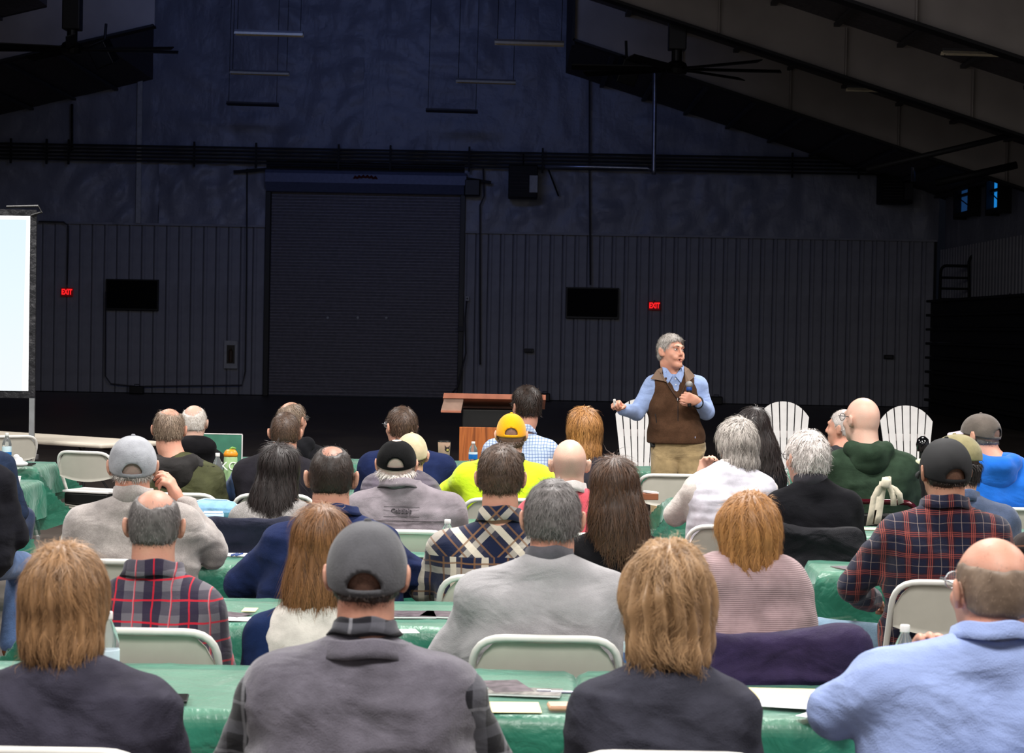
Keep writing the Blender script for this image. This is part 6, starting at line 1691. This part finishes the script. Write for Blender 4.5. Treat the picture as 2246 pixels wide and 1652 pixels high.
lp = MB().tube([hc + HMs @ Vector((0.023 * math.cos(a), 0.1055 - 0.013 * abs(math.cos(a)), -0.059 + 0.0098 * math.sin(a))) for a in [2 * PI * k / 16 for k in range(16)]], 0.0034, 6, closed=True)
lp.build('lips', plain('lips', (190, 110, 96), 0.45), spk, True)
hair(spk, HMs, hc, hs_, spec_s, 11, 400)
# shirt, vest, trousers
garment(spk, 'shirt', torso + arms_ + [seat_[1]], 0.010, 0.0085, bluem, 0.008, 401, hem=S(1480, 966).z)
cx_ = S(1478, 900).x; vt = [(C((cx_ - 0.108, 0, zs - 0.070), (cx_ + 0.108, 0, zs - 0.070), 0.064), 0)] + [(p, k) for p, k in torso[1:4]] + [(C((cx_ + q * 0.03, -0.01, zs + 0.01), (cx_ + q * 0.085, 0, zs - 0.065), 0.055, 0.060), 0.05) for q in (-1, 1)] + [seat_[1]]
zv = S(1480, 972).z
o = garment(spk, 'vest', vt, 0.024, 0.0085, vestm, 0.006, 402, hem=zv,
            cuts=[(C(S(1476, 800, 0.095), S(1480, 828, 0.100), 0.066, 0.056), 0.003), (C(S(1480, 828, 0.100), S(1487, 866, 0.118), 0.056, 0.026), 0.003)])
lapm = plain('vest inner collar', (120, 98, 82), 0.85)
def flap(name, q, m, th=0.004):
    v = [tuple(S(*a)) for a in q] + [tuple(S(a[0], a[1], a[2] - th)) for a in q]; n = len(q)
    o = mobj(name, v, [tuple(range(n)), tuple(range(2 * n - 1, n - 1, -1))] + [(i, (i + 1) % n, n + (i + 1) % n, n + i) for i in range(n)], m, spk); return o
flap('vest_lapel', [(1453, 805, 0.035), (1441, 811, 0.055), (1427, 831, 0.085), (1456, 836, 0.110), (1463, 839, 0.112), (1452, 818, 0.09)], lapm)
flap('vest_lapel', [(1501, 803, 0.035), (1511, 809, 0.055), (1525, 825, 0.085), (1512, 836, 0.108), (1504, 839, 0.112), (1502, 817, 0.09)], lapm)
edm = plain('vest edge binding', (66, 46, 36), 0.8)
MB().tube([S(1449, 818, 0.080), S(1462, 839, 0.100), S(1474, 858, 0.114), S(1487, 877, 0.124)], 0.005, 6).build('binding', edm, spk, True)
MB().tube([S(1507, 820, 0.080), S(1504, 840, 0.100), S(1497, 860, 0.114), S(1487, 877, 0.124)], 0.005, 6).build('binding', edm, spk, True)
flap('collar_wing', [(1452, 801, 0.03), (1460, 805, 0.055), (1475, 824, 0.086), (1464, 843, 0.098), (1455, 824, 0.080)], bluem)
flap('collar_wing', [(1500, 802, 0.03), (1495, 806, 0.055), (1481, 824, 0.086), (1494, 840, 0.098), (1500, 822, 0.080)], bluem)
MB().tube([S(1487, 876, 0.121), S(1487, 900, 0.124), S(1487, 925, 0.126), S(1488, 968, 0.126)], 0.0035, 6).build('zipper', plain('dark zipper', (40, 30, 26), 0.5), spk)
MB().box(S(1486, 876, 0.130), (0.006, 0.006, 0.02)).build('zipper_pull', M['silver'], spk)
MB().tube([S(1437, 908, 0.095), S(1440, 925, 0.105), S(1441, 938, 0.105)], 0.004, 6).build('pocket_zipper', plain('dark pocket zipper', (36, 28, 24), 0.5), spk)
MB().box(S(1521, 960, 0.118), (0.030, 0.004, 0.013), (0, 0.08, 0)).build('logo_patch', plain('small pale patch', (190, 186, 200), 0.6), spk)
pt = MB(); pt.box(S(1521, 960.3, 0.1205), (0.026, 0.002, 0.004), (0, 0.08, 0)); pt.build('patch_print', plain('patch print', (60, 70, 120), 0.6), spk)
collar(spk, (S(1478, 810).x, 0.005, zs + 0.045), 0.064, 0.068, bluem, 0.035, 0.030, name='shirt_collar', gap=1.5, tilt=0.25, flare=0.010)
for k in range(3): MB().lathe([(0, 0), (0.005, 0.0005), (0.005, 0.002), (0, 0.0025)], S(1481.5 + k * 1.0, 831 + k * 13, 0.072 + 0.012 * k), 8, Matrix.Rotation(-PI / 2, 3, 'X')).build('button', M['white'], spk)
garment(spk, 'trousers', seat_ + legs_, 0.014, 0.0105, khaki, 0.009, 403, top=zv + 0.012, hem=0.06)
MB().tube([Vector((hipx + 0.185 * math.cos(a), 0.115 * math.sin(a), zv + 0.012)) for a in [2 * PI * k / 24 for k in range(24)]], 0.011, 6, closed=True).build('belt', plain('dark leather belt', (34, 26, 22), 0.5), spk, True)
bp_ = MB().box(S(1431, 972, 0.06), (0.035, 0.03, 0.06), (0.2, 0.2, 0.2), bev=0.006).build('belt_pack', M['black'], spk)
MB().tube([S(1429, 966, 0.07), S(1426, 958, 0.07)], 0.004, 6).build('antenna', M['black'], bp_)
for s_ in (-1, 1): shoe(spk, (hipx + s_ * 0.11, 0.02, 0.10), (hipx + s_ * 0.12, 0.2, 0.05), M['boot'])
wt = MB().tube([S(1530.5, 883, 0.215) + (wrL - elL).normalized().cross(Vector((0, 0, 1))).normalized() * 0.036 * math.cos(a) + Vector((0, 0, 0.040 * math.sin(a))) for a in [2 * PI * k / 18 for k in range(18)]], 0.007, 6, closed=True).build('wristwatch', M['black'], spk, True)
# microphone and pointer in his hands
mic = empty('microphone', MICB, 0, 'black handheld microphone with silver ball head and blue ring', 'microphone')
Rm = Vector((0, 0, 1)).rotation_difference(MICT - MICB).to_matrix()
mw = Matrix.Rotation(PI, 3, 'Z')
L = (MICT - MICB).length
mic.location = (SX - MICB.x, YS - MICB.y, MICB.z)
dv = mw @ (MICT - MICB); Rm = Vector((0, 0, 1)).rotation_difference(dv).to_matrix()
MB().lathe([(0, 0), (0.012, 0.0), (0.0135, 0.01), (0.018, L * 0.62), (0.0185, L * 0.70), (0.016, L * 0.71)], (0, 0, 0), 16, Rm).build('handle', M['black'], mic, True)
MB().lathe([(0.019, L * 0.58), (0.0198, L * 0.59), (0.0202, L * 0.69), (0.019, L * 0.70)], (0, 0, 0), 16, Rm).build('blue_ring', plain('blue colour ring', (22, 70, 150), 0.4), mic, True)
r = 0.0265
MB().lathe([(0.018, L * 0.70)] + [(r * math.sin(a), L * 0.70 + 0.018 - r * math.cos(a)) for a in [0.8 + (PI - 0.8) * k / 10 for k in range(10)]] + [(0, L * 0.70 + 0.018 + r)], (0, 0, 0), 18, Rm).build('grille', plain('silver steel mesh', (150, 148, 146), 0.4, 0.6, bump=0.8, bscale=700), mic, True)
ck = S(1348.5, 884, 0.29)
pk = empty('presentation_clicker', (SX - ck.x, YS - ck.y, ck.z), 0, 'small white clicker held in the raised fist of the speaker', 'clicker')
MB().box((0, 0, 0), (0.020, 0.020, 0.055), (0.1, -0.15, 0), bev=0.006).build('case', plain('off white plastic', (214, 208, 200), 0.4), pk, True)
MB().lathe([(0, 0), (0.004, 0.0005), (0.004, 0.002), (0, 0.0025)], (0.002, -0.011, 0.008), 8, Matrix.Rotation(PI / 2, 3, 'X')).build('button', M['black'], pk)
# ------------------------------------------------------------------ things on tables and chairs
def on(px, py, z=0.752):
    """the point at height z seen at a pixel"""
    r = CR @ Vector(((px - 1123) / F, -(py - 826) / F, -1)); t_ = (z - HC) / r.z
    return Vector((r.x * t_, r.y * t_, z))
M['paper'] = plain('white paper', (236, 236, 238), 0.7, var=0.01)
M['legal'] = plain('pale yellow paper', (238, 226, 170), 0.7, var=0.01)
M['mag'] = plain('grey printed cover', (96, 86, 92), 0.4, var=0.25, nscale=30)
M['print'] = plain('grey print', (110, 112, 124), 0.7)
def sheet_of(px, py, w_, h_, rz, m, lab, cat='paper', z=0.753, name='paper_sheet', thick=0.0012, lines=0, cover=None):
    c = on(px, py, z)
    o = empty(name, c, rz, lab, cat)
    MB().box((0, 0, thick / 2), (w_, h_, thick)).build('sheet' if thick < 0.002 else 'pages', m, o)
    if cover is not None: MB().box((0, 0, thick + 0.0006), (w_, h_, 0.0012)).build('cover', cover, o)
    if lines:
        b = MB()
        for k in range(lines): b.box((-w_ * 0.05 * (k % 3), h_ * (0.38 - 0.76 * k / lines), thick + 0.0006), (w_ * (0.8 - 0.1 * (k % 3)), h_ * 0.012, 0.0004))
        b.build('printed_lines', M['print'], o)
    return o
def pen(px, py, rz, m, lab, z=0.753, L=0.14):
    c = on(px, py, z); o = empty('pen', (c.x, c.y, z + 0.005), rz, lab, 'pen')
    MB().tube([(-L / 2, 0, 0), (-L / 2 + 0.01, 0, 0), (L / 2 - 0.012, 0, 0), (L / 2, 0, 0)], [0.002, 0.0045, 0.0045, 0.001], 8).build('barrel', m, o)
    MB().tube([(-L / 2 + 0.005, 0, 0.006), (-L / 2 + 0.045, 0, 0.006)], 0.0012, 6).build('clip', M['silver'], o)
    return o
t = NT('clear bottle plastic'); t.set(color=(0.92, 0.96, 0.98, 1), rough=0.06, IOR=1.15, Transmission_Weight=0.9); M['pet'] = t.m
t = NT('blue printed label'); sx_ = t.n('ShaderNodeSeparateXYZ'); t.l(t.coords(), sx_.inputs[0])
t.set(color=t.mix(t.math('GREATER_THAN', sx_.outputs[2], 0.085), srgb(20, 110, 190), srgb(206, 226, 236)), rough=0.4); M['label'] = t.m
def bottle(x, y, z, lab, h=0.205, capm=None):
    o = empty('water_bottle', (x, y, z), 0, lab, 'bottle', 'clear plastic water bottles')
    k = h / 0.205
    MB().lathe([(0, 0), (0.030, 0.002), (0.033, 0.012), (0.031, 0.05 * k), (0.033, 0.055 * k), (0.032, 0.12 * k), (0.033, 0.13 * k), (0.026, 0.155 * k), (0.013, 0.18 * k), (0.0115, 0.188 * k)], (0, 0, 0), 20).build('body', M['pet'], o, True)
    MB().lathe([(0.0335, 0.055 * k), (0.0340, 0.057 * k), (0.0340, 0.113 * k), (0.0335, 0.115 * k)], (0, 0, 0), 20).build('label', M['label'], o, True)
    MB().lathe([(0, 0.186 * k), (0.0135, 0.186 * k), (0.014, 0.188 * k), (0.014, 0.203 * k), (0.012, 0.205 * k), (0, 0.205 * k)], (0, 0, 0), 14).build('cap', capm or M['white'], o, True)
    return o
def bottle_px(px, topy, Y, lab, h=0.205, z=0.752):
    p = at(px, topy, Y); return bottle(p.x, Y, z, lab, h if z + h > p.z - 0.5 else h)
# nearest table
sheet_of(1110, 1510, 0.115, 0.20, 0.25, M['paper'], 'booklet with grey cover lying left on the nearest table', 'booklet', name='booklet', thick=0.006, cover=M['mag'])
sheet_of(1150, 1520, 0.21, 0.12, -0.10, M['paper'], 'open leaflet with grey photograph on the nearest table', 'booklet', name='leaflet', thick=0.004, cover=plain('grey photo print', (128, 124, 120), 0.4, var=0.3, nscale=40), z=0.7545)
sheet_of(1100, 1552, 0.21, 0.16, 0.05, M['legal'], 'pale yellow note sheet left of the woman with the ash blond bob')
pen(1228, 1523, -0.03, plain('grey metal pen', (120, 120, 136), 0.35, 0.6), 'grey pen on the nearest table left of the blond bob')
ph_ = on(1236, 1556, 0.753); o = empty('phone', ph_, 0.08, 'phone in tan leather case on the nearest table', 'phone')
MB().box((0, 0, 0.007), (0.085, 0.075, 0.013), bev=0.005).build('case', plain('tan leather', (196, 152, 122), 0.55), o)
MB().box((0, 0, 0.0142), (0.078, 0.068, 0.0015), bev=0.0006).build('cover', plain('pale tan leather cover', (214, 180, 156), 0.5), o)
sheet_of(1730, 1526, 0.22, 0.20, -0.03, M['legal'], 'pale yellow pad right of the woman with the ash blond bob', name='notepad', cat='notepad', thick=0.004)
sheet_of(1768, 1545, 0.26, 0.16, -0.25, M['paper'], 'large white sheet overlapping the yellow pad on the right', z=0.759)
sheet_of(1815, 1572, 0.14, 0.10, -0.6, M['paper'], 'smaller white sheet by the pale blue sleeve', z=0.761)
pen(1812, 1560, -0.02, plain('black ballpoint', (40, 40, 48), 0.35), 'dark pen on the white sheet by the pale blue sleeve', z=0.765, L=0.09)
p = at(1393, 1405, 6.28); bottle(p.x, 6.28, 0.752, 'water bottle between the grey pullover and the ash blond bob')
p = at(236, 1380, 5.85); bottle(p.x, 5.85, 0.752, 'water bottle beside the hair of the woman at lower left', 0.235)
p = at(1985, 1375, 5.95); bottle(p.x, 5.95, 0.752, 'water bottle whose white cap shows above the pale blue shoulder', 0.225)
o = on(392, 1537, 0.753); e = empty('smartphone', o, 0.1, 'dark phone on the table beside the charcoal jacket at left', 'phone')
MB().box((0, 0, 0.005), (0.05, 0.11, 0.009), bev=0.003).build('case', M['black'], e); MB().box((0, 0, 0.0098), (0.045, 0.10, 0.001)).build('screen', screenm, e)
# second table
sheet_of(520, 1358, 0.20, 0.10, -0.03, M['paper'], 'white sheet right of the red plaid shirt', lines=4)
sheet_of(508, 1348, 0.12, 0.10, -0.5, M['mag'], 'grey leaflet right of the red plaid shirt', z=0.755)
sheet_of(548, 1338, 0.05, 0.10, 0.0, M['legal'], 'yellow slip near the navy sleeve of the auburn-haired woman', z=0.7535)
sheet_of(905, 1350, 0.16, 0.16, 0.1, M['paper'], 'grey covered magazine right of the grey cap', 'magazine', name='magazine', thick=0.005, cover=M['mag'])
sheet_of(968, 1350, 0.13, 0.15, -0.15, M['paper'], 'second magazine touching the grey pullover sleeve', 'magazine', name='magazine', thick=0.005, cover=M['mag'])
sheet_of(890, 1385, 0.08, 0.09, 0.2, M['paper'], 'small white sheet behind the collar of the grey vest', lines=2)
# third table
sheet_of(500, 1217, 0.16, 0.13, 0.03, M['paper'], 'white sheet with two pens behind the fleece elbow', lines=2)
for k in range(2): pen(515 + k * 10, 1219, 1.35, plain('blue pen', (60, 80, 140), 0.4), ('left' if k == 0 else 'right') + ' one of two blue pens behind the fleece elbow', z=0.757, L=0.10)
sheet_of(455, 1237, 0.10, 0.08, 0.2, M['mag'], 'grey leaflet tucked by the fleece elbow')
e = empty('smartphone', on(918, 1229, 0.753), -0.2, 'dark phone on the table right of the grey cap', 'phone')
MB().box((0, 0, 0.005), (0.09, 0.07, 0.009), bev=0.003).build('case', M['black'], e); MB().box((0, 0, 0.0098), (0.08, 0.062, 0.001)).build('screen', screenm, e)
sheet_of(925, 1243, 0.11, 0.09, -0.05, M['paper'], 'white sheet left of the navy and cream plaid sleeve', lines=2)
p = at(982, 1130, 9.25); bottle(p.x, 9.25, 0.752, 'water bottle whose cap rises behind the navy and cream plaid shoulder', 0.20)
# fourth table: open blue lunch bag with white tissues, paper
lb = empty('lunch_bag', on(470, 1137, 0.753), 0.05, 'light blue zipped lunch bag lying open beside the heather grey knit', 'bag')
blb = cloth('light blue nylon', (128, 172, 206), fold=0.8, rough=0.6)
garment(lb, 'body', [(C((-0.075, 0, 0.045), (0.085, 0, 0.045), 0.042, 0.042, 1.5), 0), (C((-0.08, 0.05, 0.075), (0.09, 0.05, 0.07), 0.016), 0.03)], 0, 0.008, blb, 0.006, 5, hem=0.0)
MB().tube([(-0.11, 0.0, 0.085), (-0.06, 0.07, 0.095), (0.06, 0.07, 0.09), (0.12, 0.0, 0.07)], 0.005, 6).build('zip_edge', plain('pale blue piping', (176, 206, 230), 0.5), lb, True)
tb = empty('ice_pack', on(468, 1143, 0.753), 0.0, 'pale translucent container at the mouth of the lunch bag', 'container')
MB().box((0, -0.01, 0.022), (0.11, 0.06, 0.042), (0.1, 0.0, 0.1), bev=0.010).build('body', plain('milky blue plastic', (176, 200, 226), 0.3), tb, True)
MB().box((0, -0.01, 0.046), (0.10, 0.05, 0.006), (0.1, 0, 0.1), bev=0.002).build('lid', plain('milky lid', (200, 216, 236), 0.3), tb, True)
sheet_of(480, 1152, 0.18, 0.10, 0.0, M['paper'], 'white sheet in front of the light blue lunch bag', lines=2)
# fifth table and front tables
gb = empty('sports_bottle', (at(506, 1000, 13.15).x, 13.15, 0.752), 0.2, 'pale green bottle with orange lid, white letter and sticker', 'bottle')
MB().lathe([(0, 0), (0.040, 0.002), (0.042, 0.01), (0.042, 0.20), (0.041, 0.205), (0.0405, 0.215), (0.035, 0.216)], (0, 0, 0), 24).build('body', plain('pale green enamel', (160, 192, 140), 0.4), gb, True)
MB().lathe([(0.0, 0.214), (0.043, 0.214), (0.0435, 0.232), (0.036, 0.246), (0.026, 0.256), (0.0, 0.258)], (0, 0, 0), 24).build('lid', plain('orange lid', (236, 146, 30), 0.4), gb, True)
MB().tube([(-0.01, 0, 0.256), (0.01, 0, 0.268), (0.032, 0, 0.262)], [0.006, 0.008, 0.005], 8).build('spout', plain('leaf green spout', (110, 160, 70), 0.4), gb, True)
text_mesh('KC', 0.075, plain('white print', (236, 238, 232), 0.5), 'lettering', gb, (-0.016, -0.046, 0.155), rot=(PI / 2, 0, 0.0), ext=0.002)
MB().box((0.027, -0.0395, 0.155), (0.018, 0.004, 0.030), (0, 0, 0.5), bev=0.003).build('sticker', plain('white sticker', (226, 226, 226), 0.5), gb)
MB().box((0.027, -0.0418, 0.160), (0.012, 0.002, 0.004), (0, 0, 0.5)).build('sticker_print', plain('dark violet print', (60, 40, 90), 0.5), gb)
p = at(462, 1012, 12.75); bottle(p.x, 13.05, 0.752, 'water bottle in front of the black jacket sleeve near the green bottle', 0.24)
bd = empty('display_board', (at(487, 960, 14.6).x, 14.6, 0), 0, 'green display board standing behind the man with close white hair', 'board')
bz = at(487, 953, 14.6).z
MB().box((0, 0, (bz + 0.6) / 2), (0.27, 0.02, bz - 0.6)).build('panel', plain('matt green board', (64, 124, 102), 0.6), bd)
MB().box((0, 0, bz + 0.003), (0.275, 0.024, 0.006)).build('top_edge', M['white'], bd); MB().box((0.138, 0, (bz + 0.6) / 2), (0.006, 0.024, bz - 0.6)).build('side_edge', M['white'], bd)
for s_ in (-1, 1): MB().tube([(s_ * 0.1, 0.0, 0.7), (s_ * 0.12, 0.1 * s_, 0.01)], 0.01, 6).build('leg', M['tableleg'], bd)
cb = empty('travel_mug', (at(974, 990, 16.2).x, 16.2, 0.752), 0.15, 'tan travel mug printed with a dog head on the front table', 'mug')
hz = at(974, 966, 16.2).z - 0.752
MB().lathe([(0, 0), (0.040, 0.002), (0.048, hz * 0.9), (0.048, hz * 0.94), (0.044, hz * 0.94)], (0, 0, 0), 20).build('cup', plain('tan sleeve', (204, 168, 146), 0.6), cb, True)
MB().lathe([(0.0, hz * 0.93), (0.050, hz * 0.93), (0.050, hz * 0.97), (0.030, hz), (0, hz)], (0, 0, 0), 20).build('lid', M['black'], cb, True)
dgm = plain('dark brown print', (52, 38, 36), 0.6)
MB().lathe([(0, 0), (0.020, 0.001), (0.017, 0.003), (0, 0.004)], (0.018, -0.044, hz * 0.62), 12, Matrix.Rotation(PI / 2 + 0.25, 3, 'X')).build('printed_head', dgm, cb)
for s_ in (-1, 1): mobj('printed_ear', [(0.018 + s_ * 0.018, -0.048, hz * 0.62 + 0.008), (0.018 + s_ * 0.006, -0.048, hz * 0.62 + 0.018), (0.018 + s_ * 0.020, -0.048, hz * 0.62 + 0.034)], [(0, 1, 2)], dgm, cb)
MB().lathe([(0, 0), (0.010, 0.001), (0.008, 0.003), (0, 0.004)], (0.021, -0.047, hz * 0.60), 10, Matrix.Rotation(PI / 2 + 0.25, 3, 'X')).build('printed_muzzle', plain('pale yellow print', (206, 190, 110), 0.6), cb)
cu = empty('paper_cup', (at(962, 1000, 16.0).x, 16.05, 0.752), 0, 'small pale green cup beside the tan mug on the front table', 'cup')
MB().lathe([(0, 0), (0.026, 0.001), (0.036, 0.075), (0.033, 0.075), (0.024, 0.006), (0, 0.006)], (0, 0, 0), 18).build('cup', plain('pale green paper', (176, 206, 188), 0.5), cu, True)
MB().lathe([(0.030, 0.025), (0.0315, 0.026), (0.034, 0.055), (0.0325, 0.056)], (0, 0, 0), 18).build('band', M['paper'], cu, True)
p = at(1038, 978, 16.05); bottle(p.x, 16.05, 0.752, 'water bottle with blue label standing before the lectern', max(0.18, p.z - 0.752))
p = at(1722, 1042, 12.9); bottle(p.x, 12.9, 0.752, 'water bottle left of the silver-haired man with glasses', 0.21)
sheet_of(1900, 1160, 0.14, 0.14, 0.05, M['legal'], 'pale yellow sheet right of the black sweater')
sheet_of(1862, 1245, 0.12, 0.12, 0.4, M['mag'], 'grey leaflet beside the dark plaid sleeve')
wb = empty('wooden_tray', on(1424, 1096, 0.753), 0.1, 'small brown wooden box holding white cards', 'box')
MB().box((0, 0, 0.02), (0.10, 0.09, 0.04), bev=0.004).build('box', plain('reddish brown wood', (140, 84, 58), 0.5), wb)
MB().box((0.01, 0, 0.046), (0.08, 0.06, 0.012), (0, 0.1, 0.2)).build('cards', M['paper'], wb)
# left block table things
cp = empty('tissue_stack', on(42, 1024, 0.755), 0.2, 'crumpled white napkins on the farthest left table', 'napkins')
garment(cp, 'napkin', [(E((0, 0, 0.02), (0.06, 0.05, 0.022)), 0), (E((-0.01, 0.01, 0.05), (0.035, 0.03, 0.018)), 0.01), (E((-0.02, 0.0, 0.07), (0.02, 0.02, 0.015)), 0.01)], 0, 0.006, M['paper'], 0.006, 3, hem=0.0)
e = empty('smartphone', on(64, 1020, 0.755), 0.0, 'black phone beside the napkins on the farthest left table', 'phone')
MB().box((0, 0, 0.006), (0.07, 0.12, 0.01), bev=0.003).build('case', M['black'], e); MB().box((0, 0, 0.0115), (0.062, 0.11, 0.001)).build('screen', screenm, e)
e = empty('paper_cup', on(35, 1067, 0.755), 0.0, 'small white cup on the middle left table', 'cup')
MB().lathe([(0, 0), (0.022, 0.001), (0.03, 0.06), (0.027, 0.06), (0.02, 0.005), (0, 0.005)], (0, 0, 0), 16).build('cup', M['paper'], e, True); MB().lathe([(0.0295, 0.058), (0.032, 0.06), (0.0295, 0.063)], (0, 0, 0), 16).build('rim', M['white'], e, True)
p = at(8, 958, 15.2); bottle(p.x, 15.3, 0.752, 'water bottle beyond the navy sweater at the left edge', 0.22)
# black storage box on the aisle chair
cc = at(205, 1010, 15.5)
bx_ = empty('storage_box', (cc.x + 0.0, 15.55, 0.452), -0.35, 'black box with white lid on the seat of the aisle chair', 'box')
MB().box((0, 0.02, 0.045), (0.36, 0.28, 0.085), bev=0.012).build('body', M['black'], bx_)
MB().box((0, 0.02, 0.097), (0.38, 0.30, 0.016), bev=0.005).build('lid', M['white'], bx_)
# garments hung on chair backs
for (px, py, Y, lab, m_, wch, hh, sd) in ((1686, 1405, 6.48, 'dark purple jacket hung over the chair of the woman in the mauve sweater', cloth('deep purple softshell', (46, 36, 66), fold=0.9, rough=0.6, fdist=0.02), 0.215, 0.36, 71),
                                      (1765, 1190, 9.95, 'black jacket hung over the chair of the silver-haired man', cloth('black padded coat', (26, 26, 30), fold=1.0, rough=0.6, fdist=0.025), 0.20, 0.50, 72),
                                      (560, 1150, 9.82, 'dark navy jacket hung over the chair of the woman with very long dark hair', cloth('dark navy shell', (34, 36, 52), fold=0.9, rough=0.6, fdist=0.02), 0.19, 0.45, 73)):
    c = at(px, py, Y); o = empty('jacket', (c.x, Y - 0.155, 0), 0, lab, 'jacket')
    zt = 0.905
    pr = [(C((-wch, 0, zt - 0.055), (wch, 0, zt - 0.055), 0.038, 0.034, 0.9), 0), (C((-wch + 0.02, -0.01, zt - 0.16), (wch - 0.02, -0.01, zt - 0.16), 0.05, 0.05, 0.5), 0.08),
          (C((-wch + 0.03, -0.012, zt - 0.30), (wch - 0.02, -0.012, zt - 0.30), 0.07, 0.07, 0.4), 0.08), (C((wch - 0.02, -0.01, zt - 0.07), (wch + 0.06, 0.0, zt - hh + 0.12), 0.045, 0.036, 0.8), 0.05), (C((-wch + 0.02, -0.01, zt - 0.05), (-wch - 0.03, 0.0, zt - hh), 0.04, 0.032, 0.8), 0.04)]
    garment(o, 'shell', pr, 0.004, 0.012, m_, 0.024, sd)
# canvas tote straps knotted on the maroon chair
tc = at(1936, 1050, 12.05); ty = 12.05
st_ = empty('canvas_bag', (tc.x, ty - 0.03, 0), 0, 'off-white canvas straps knotted over the maroon chair back', 'bag')
cv_ = cloth('natural canvas', (206, 196, 176), fold=0.4)
def tp(px, py, dy=0.0):
    p = at(px, py, ty - 0.08 - dy); return Vector((p.x - tc.x, p.y - ty + 0.03, p.z))
ribbon([([tp(1944, 1046), tp(1941, 1058, 0.01), tp(1930, 1068, 0.01), tp(1919, 1090), tp(1914, 1120), tp(1908, 1152)], (1, 0, 0.15)),
        ([tp(1938, 1056), tp(1934, 1075), tp(1930, 1100), tp(1926, 1130), tp(1922, 1150)], (1, 0, 0))], 0.045, cv_, 'x').build('strap', cv_, st_, True)
ribbon([([tp(1948, 1046), tp(1948, 1066, 0.015), tp(1956, 1080, 0.01), tp(1960, 1095), tp(1960, 1110)], (1, 0, 0)),
        ([tp(1950, 1066, 0.012), tp(1962, 1072, 0.01), tp(1973, 1085, 0.01), tp(1976, 1105)], (0.9, 0, 0.4))], 0.034, cv_, 'x').build('strap', cv_, st_, True)
MB().box(tp(1943, 1060, 0.025), (0.05, 0.03, 0.055), (0.1, 0.2, 0.1), bev=0.012).build('knot', cv_, st_, True)
# dark rounded device on a stand seen beyond the olive cap
dv_ = empty('stand_light', (at(2024, 975, 15.5).x, 15.5, 0), 0, 'black glossy dome on a dark pole between garden chair and olive cap', 'lamp')
zt = at(2024, 957, 15.5).z
MB().lathe([(0, zt - 0.11), (0.04, zt - 0.11), (0.05, zt - 0.06), (0.04, zt - 0.02), (0.015, zt), (0, zt)], (0, 0, 0), 18).build('dome', plain('black gloss', (8, 8, 10), 0.12, 0, 0.8), dv_, True)
MB().tube([(0, 0, zt - 0.11), (0, 0, 0.05)], 0.025, 8).build('pole', M['black'], dv_)
MB().lathe([(0, 0), (0.16, 0.0), (0.16, 0.02), (0.04, 0.05), (0, 0.05)], (0, 0, 0), 20).build('base', M['black'], dv_, True)
# ------------------------------------------------------------------ chairs of the audience
for x, y, rz, lab in CHAIRS:
    chair(x, y, rz, lab)
chair(at(1474, 1040, 14.1).x, 14.2, 0, 'empty white folding chair beside the woman in the white vest')
maroon_chair(at(1922, 1050, 12.1).x, 12.08)
chair(at(205, 1010, 15.5).x, 15.5, -0.35, 'empty white folding chair in the left aisle with a black box on its seat')
chair(at(12, 940, 17.4).x, 17.4, 0.6, 'empty white folding chair by the projection screen leg')
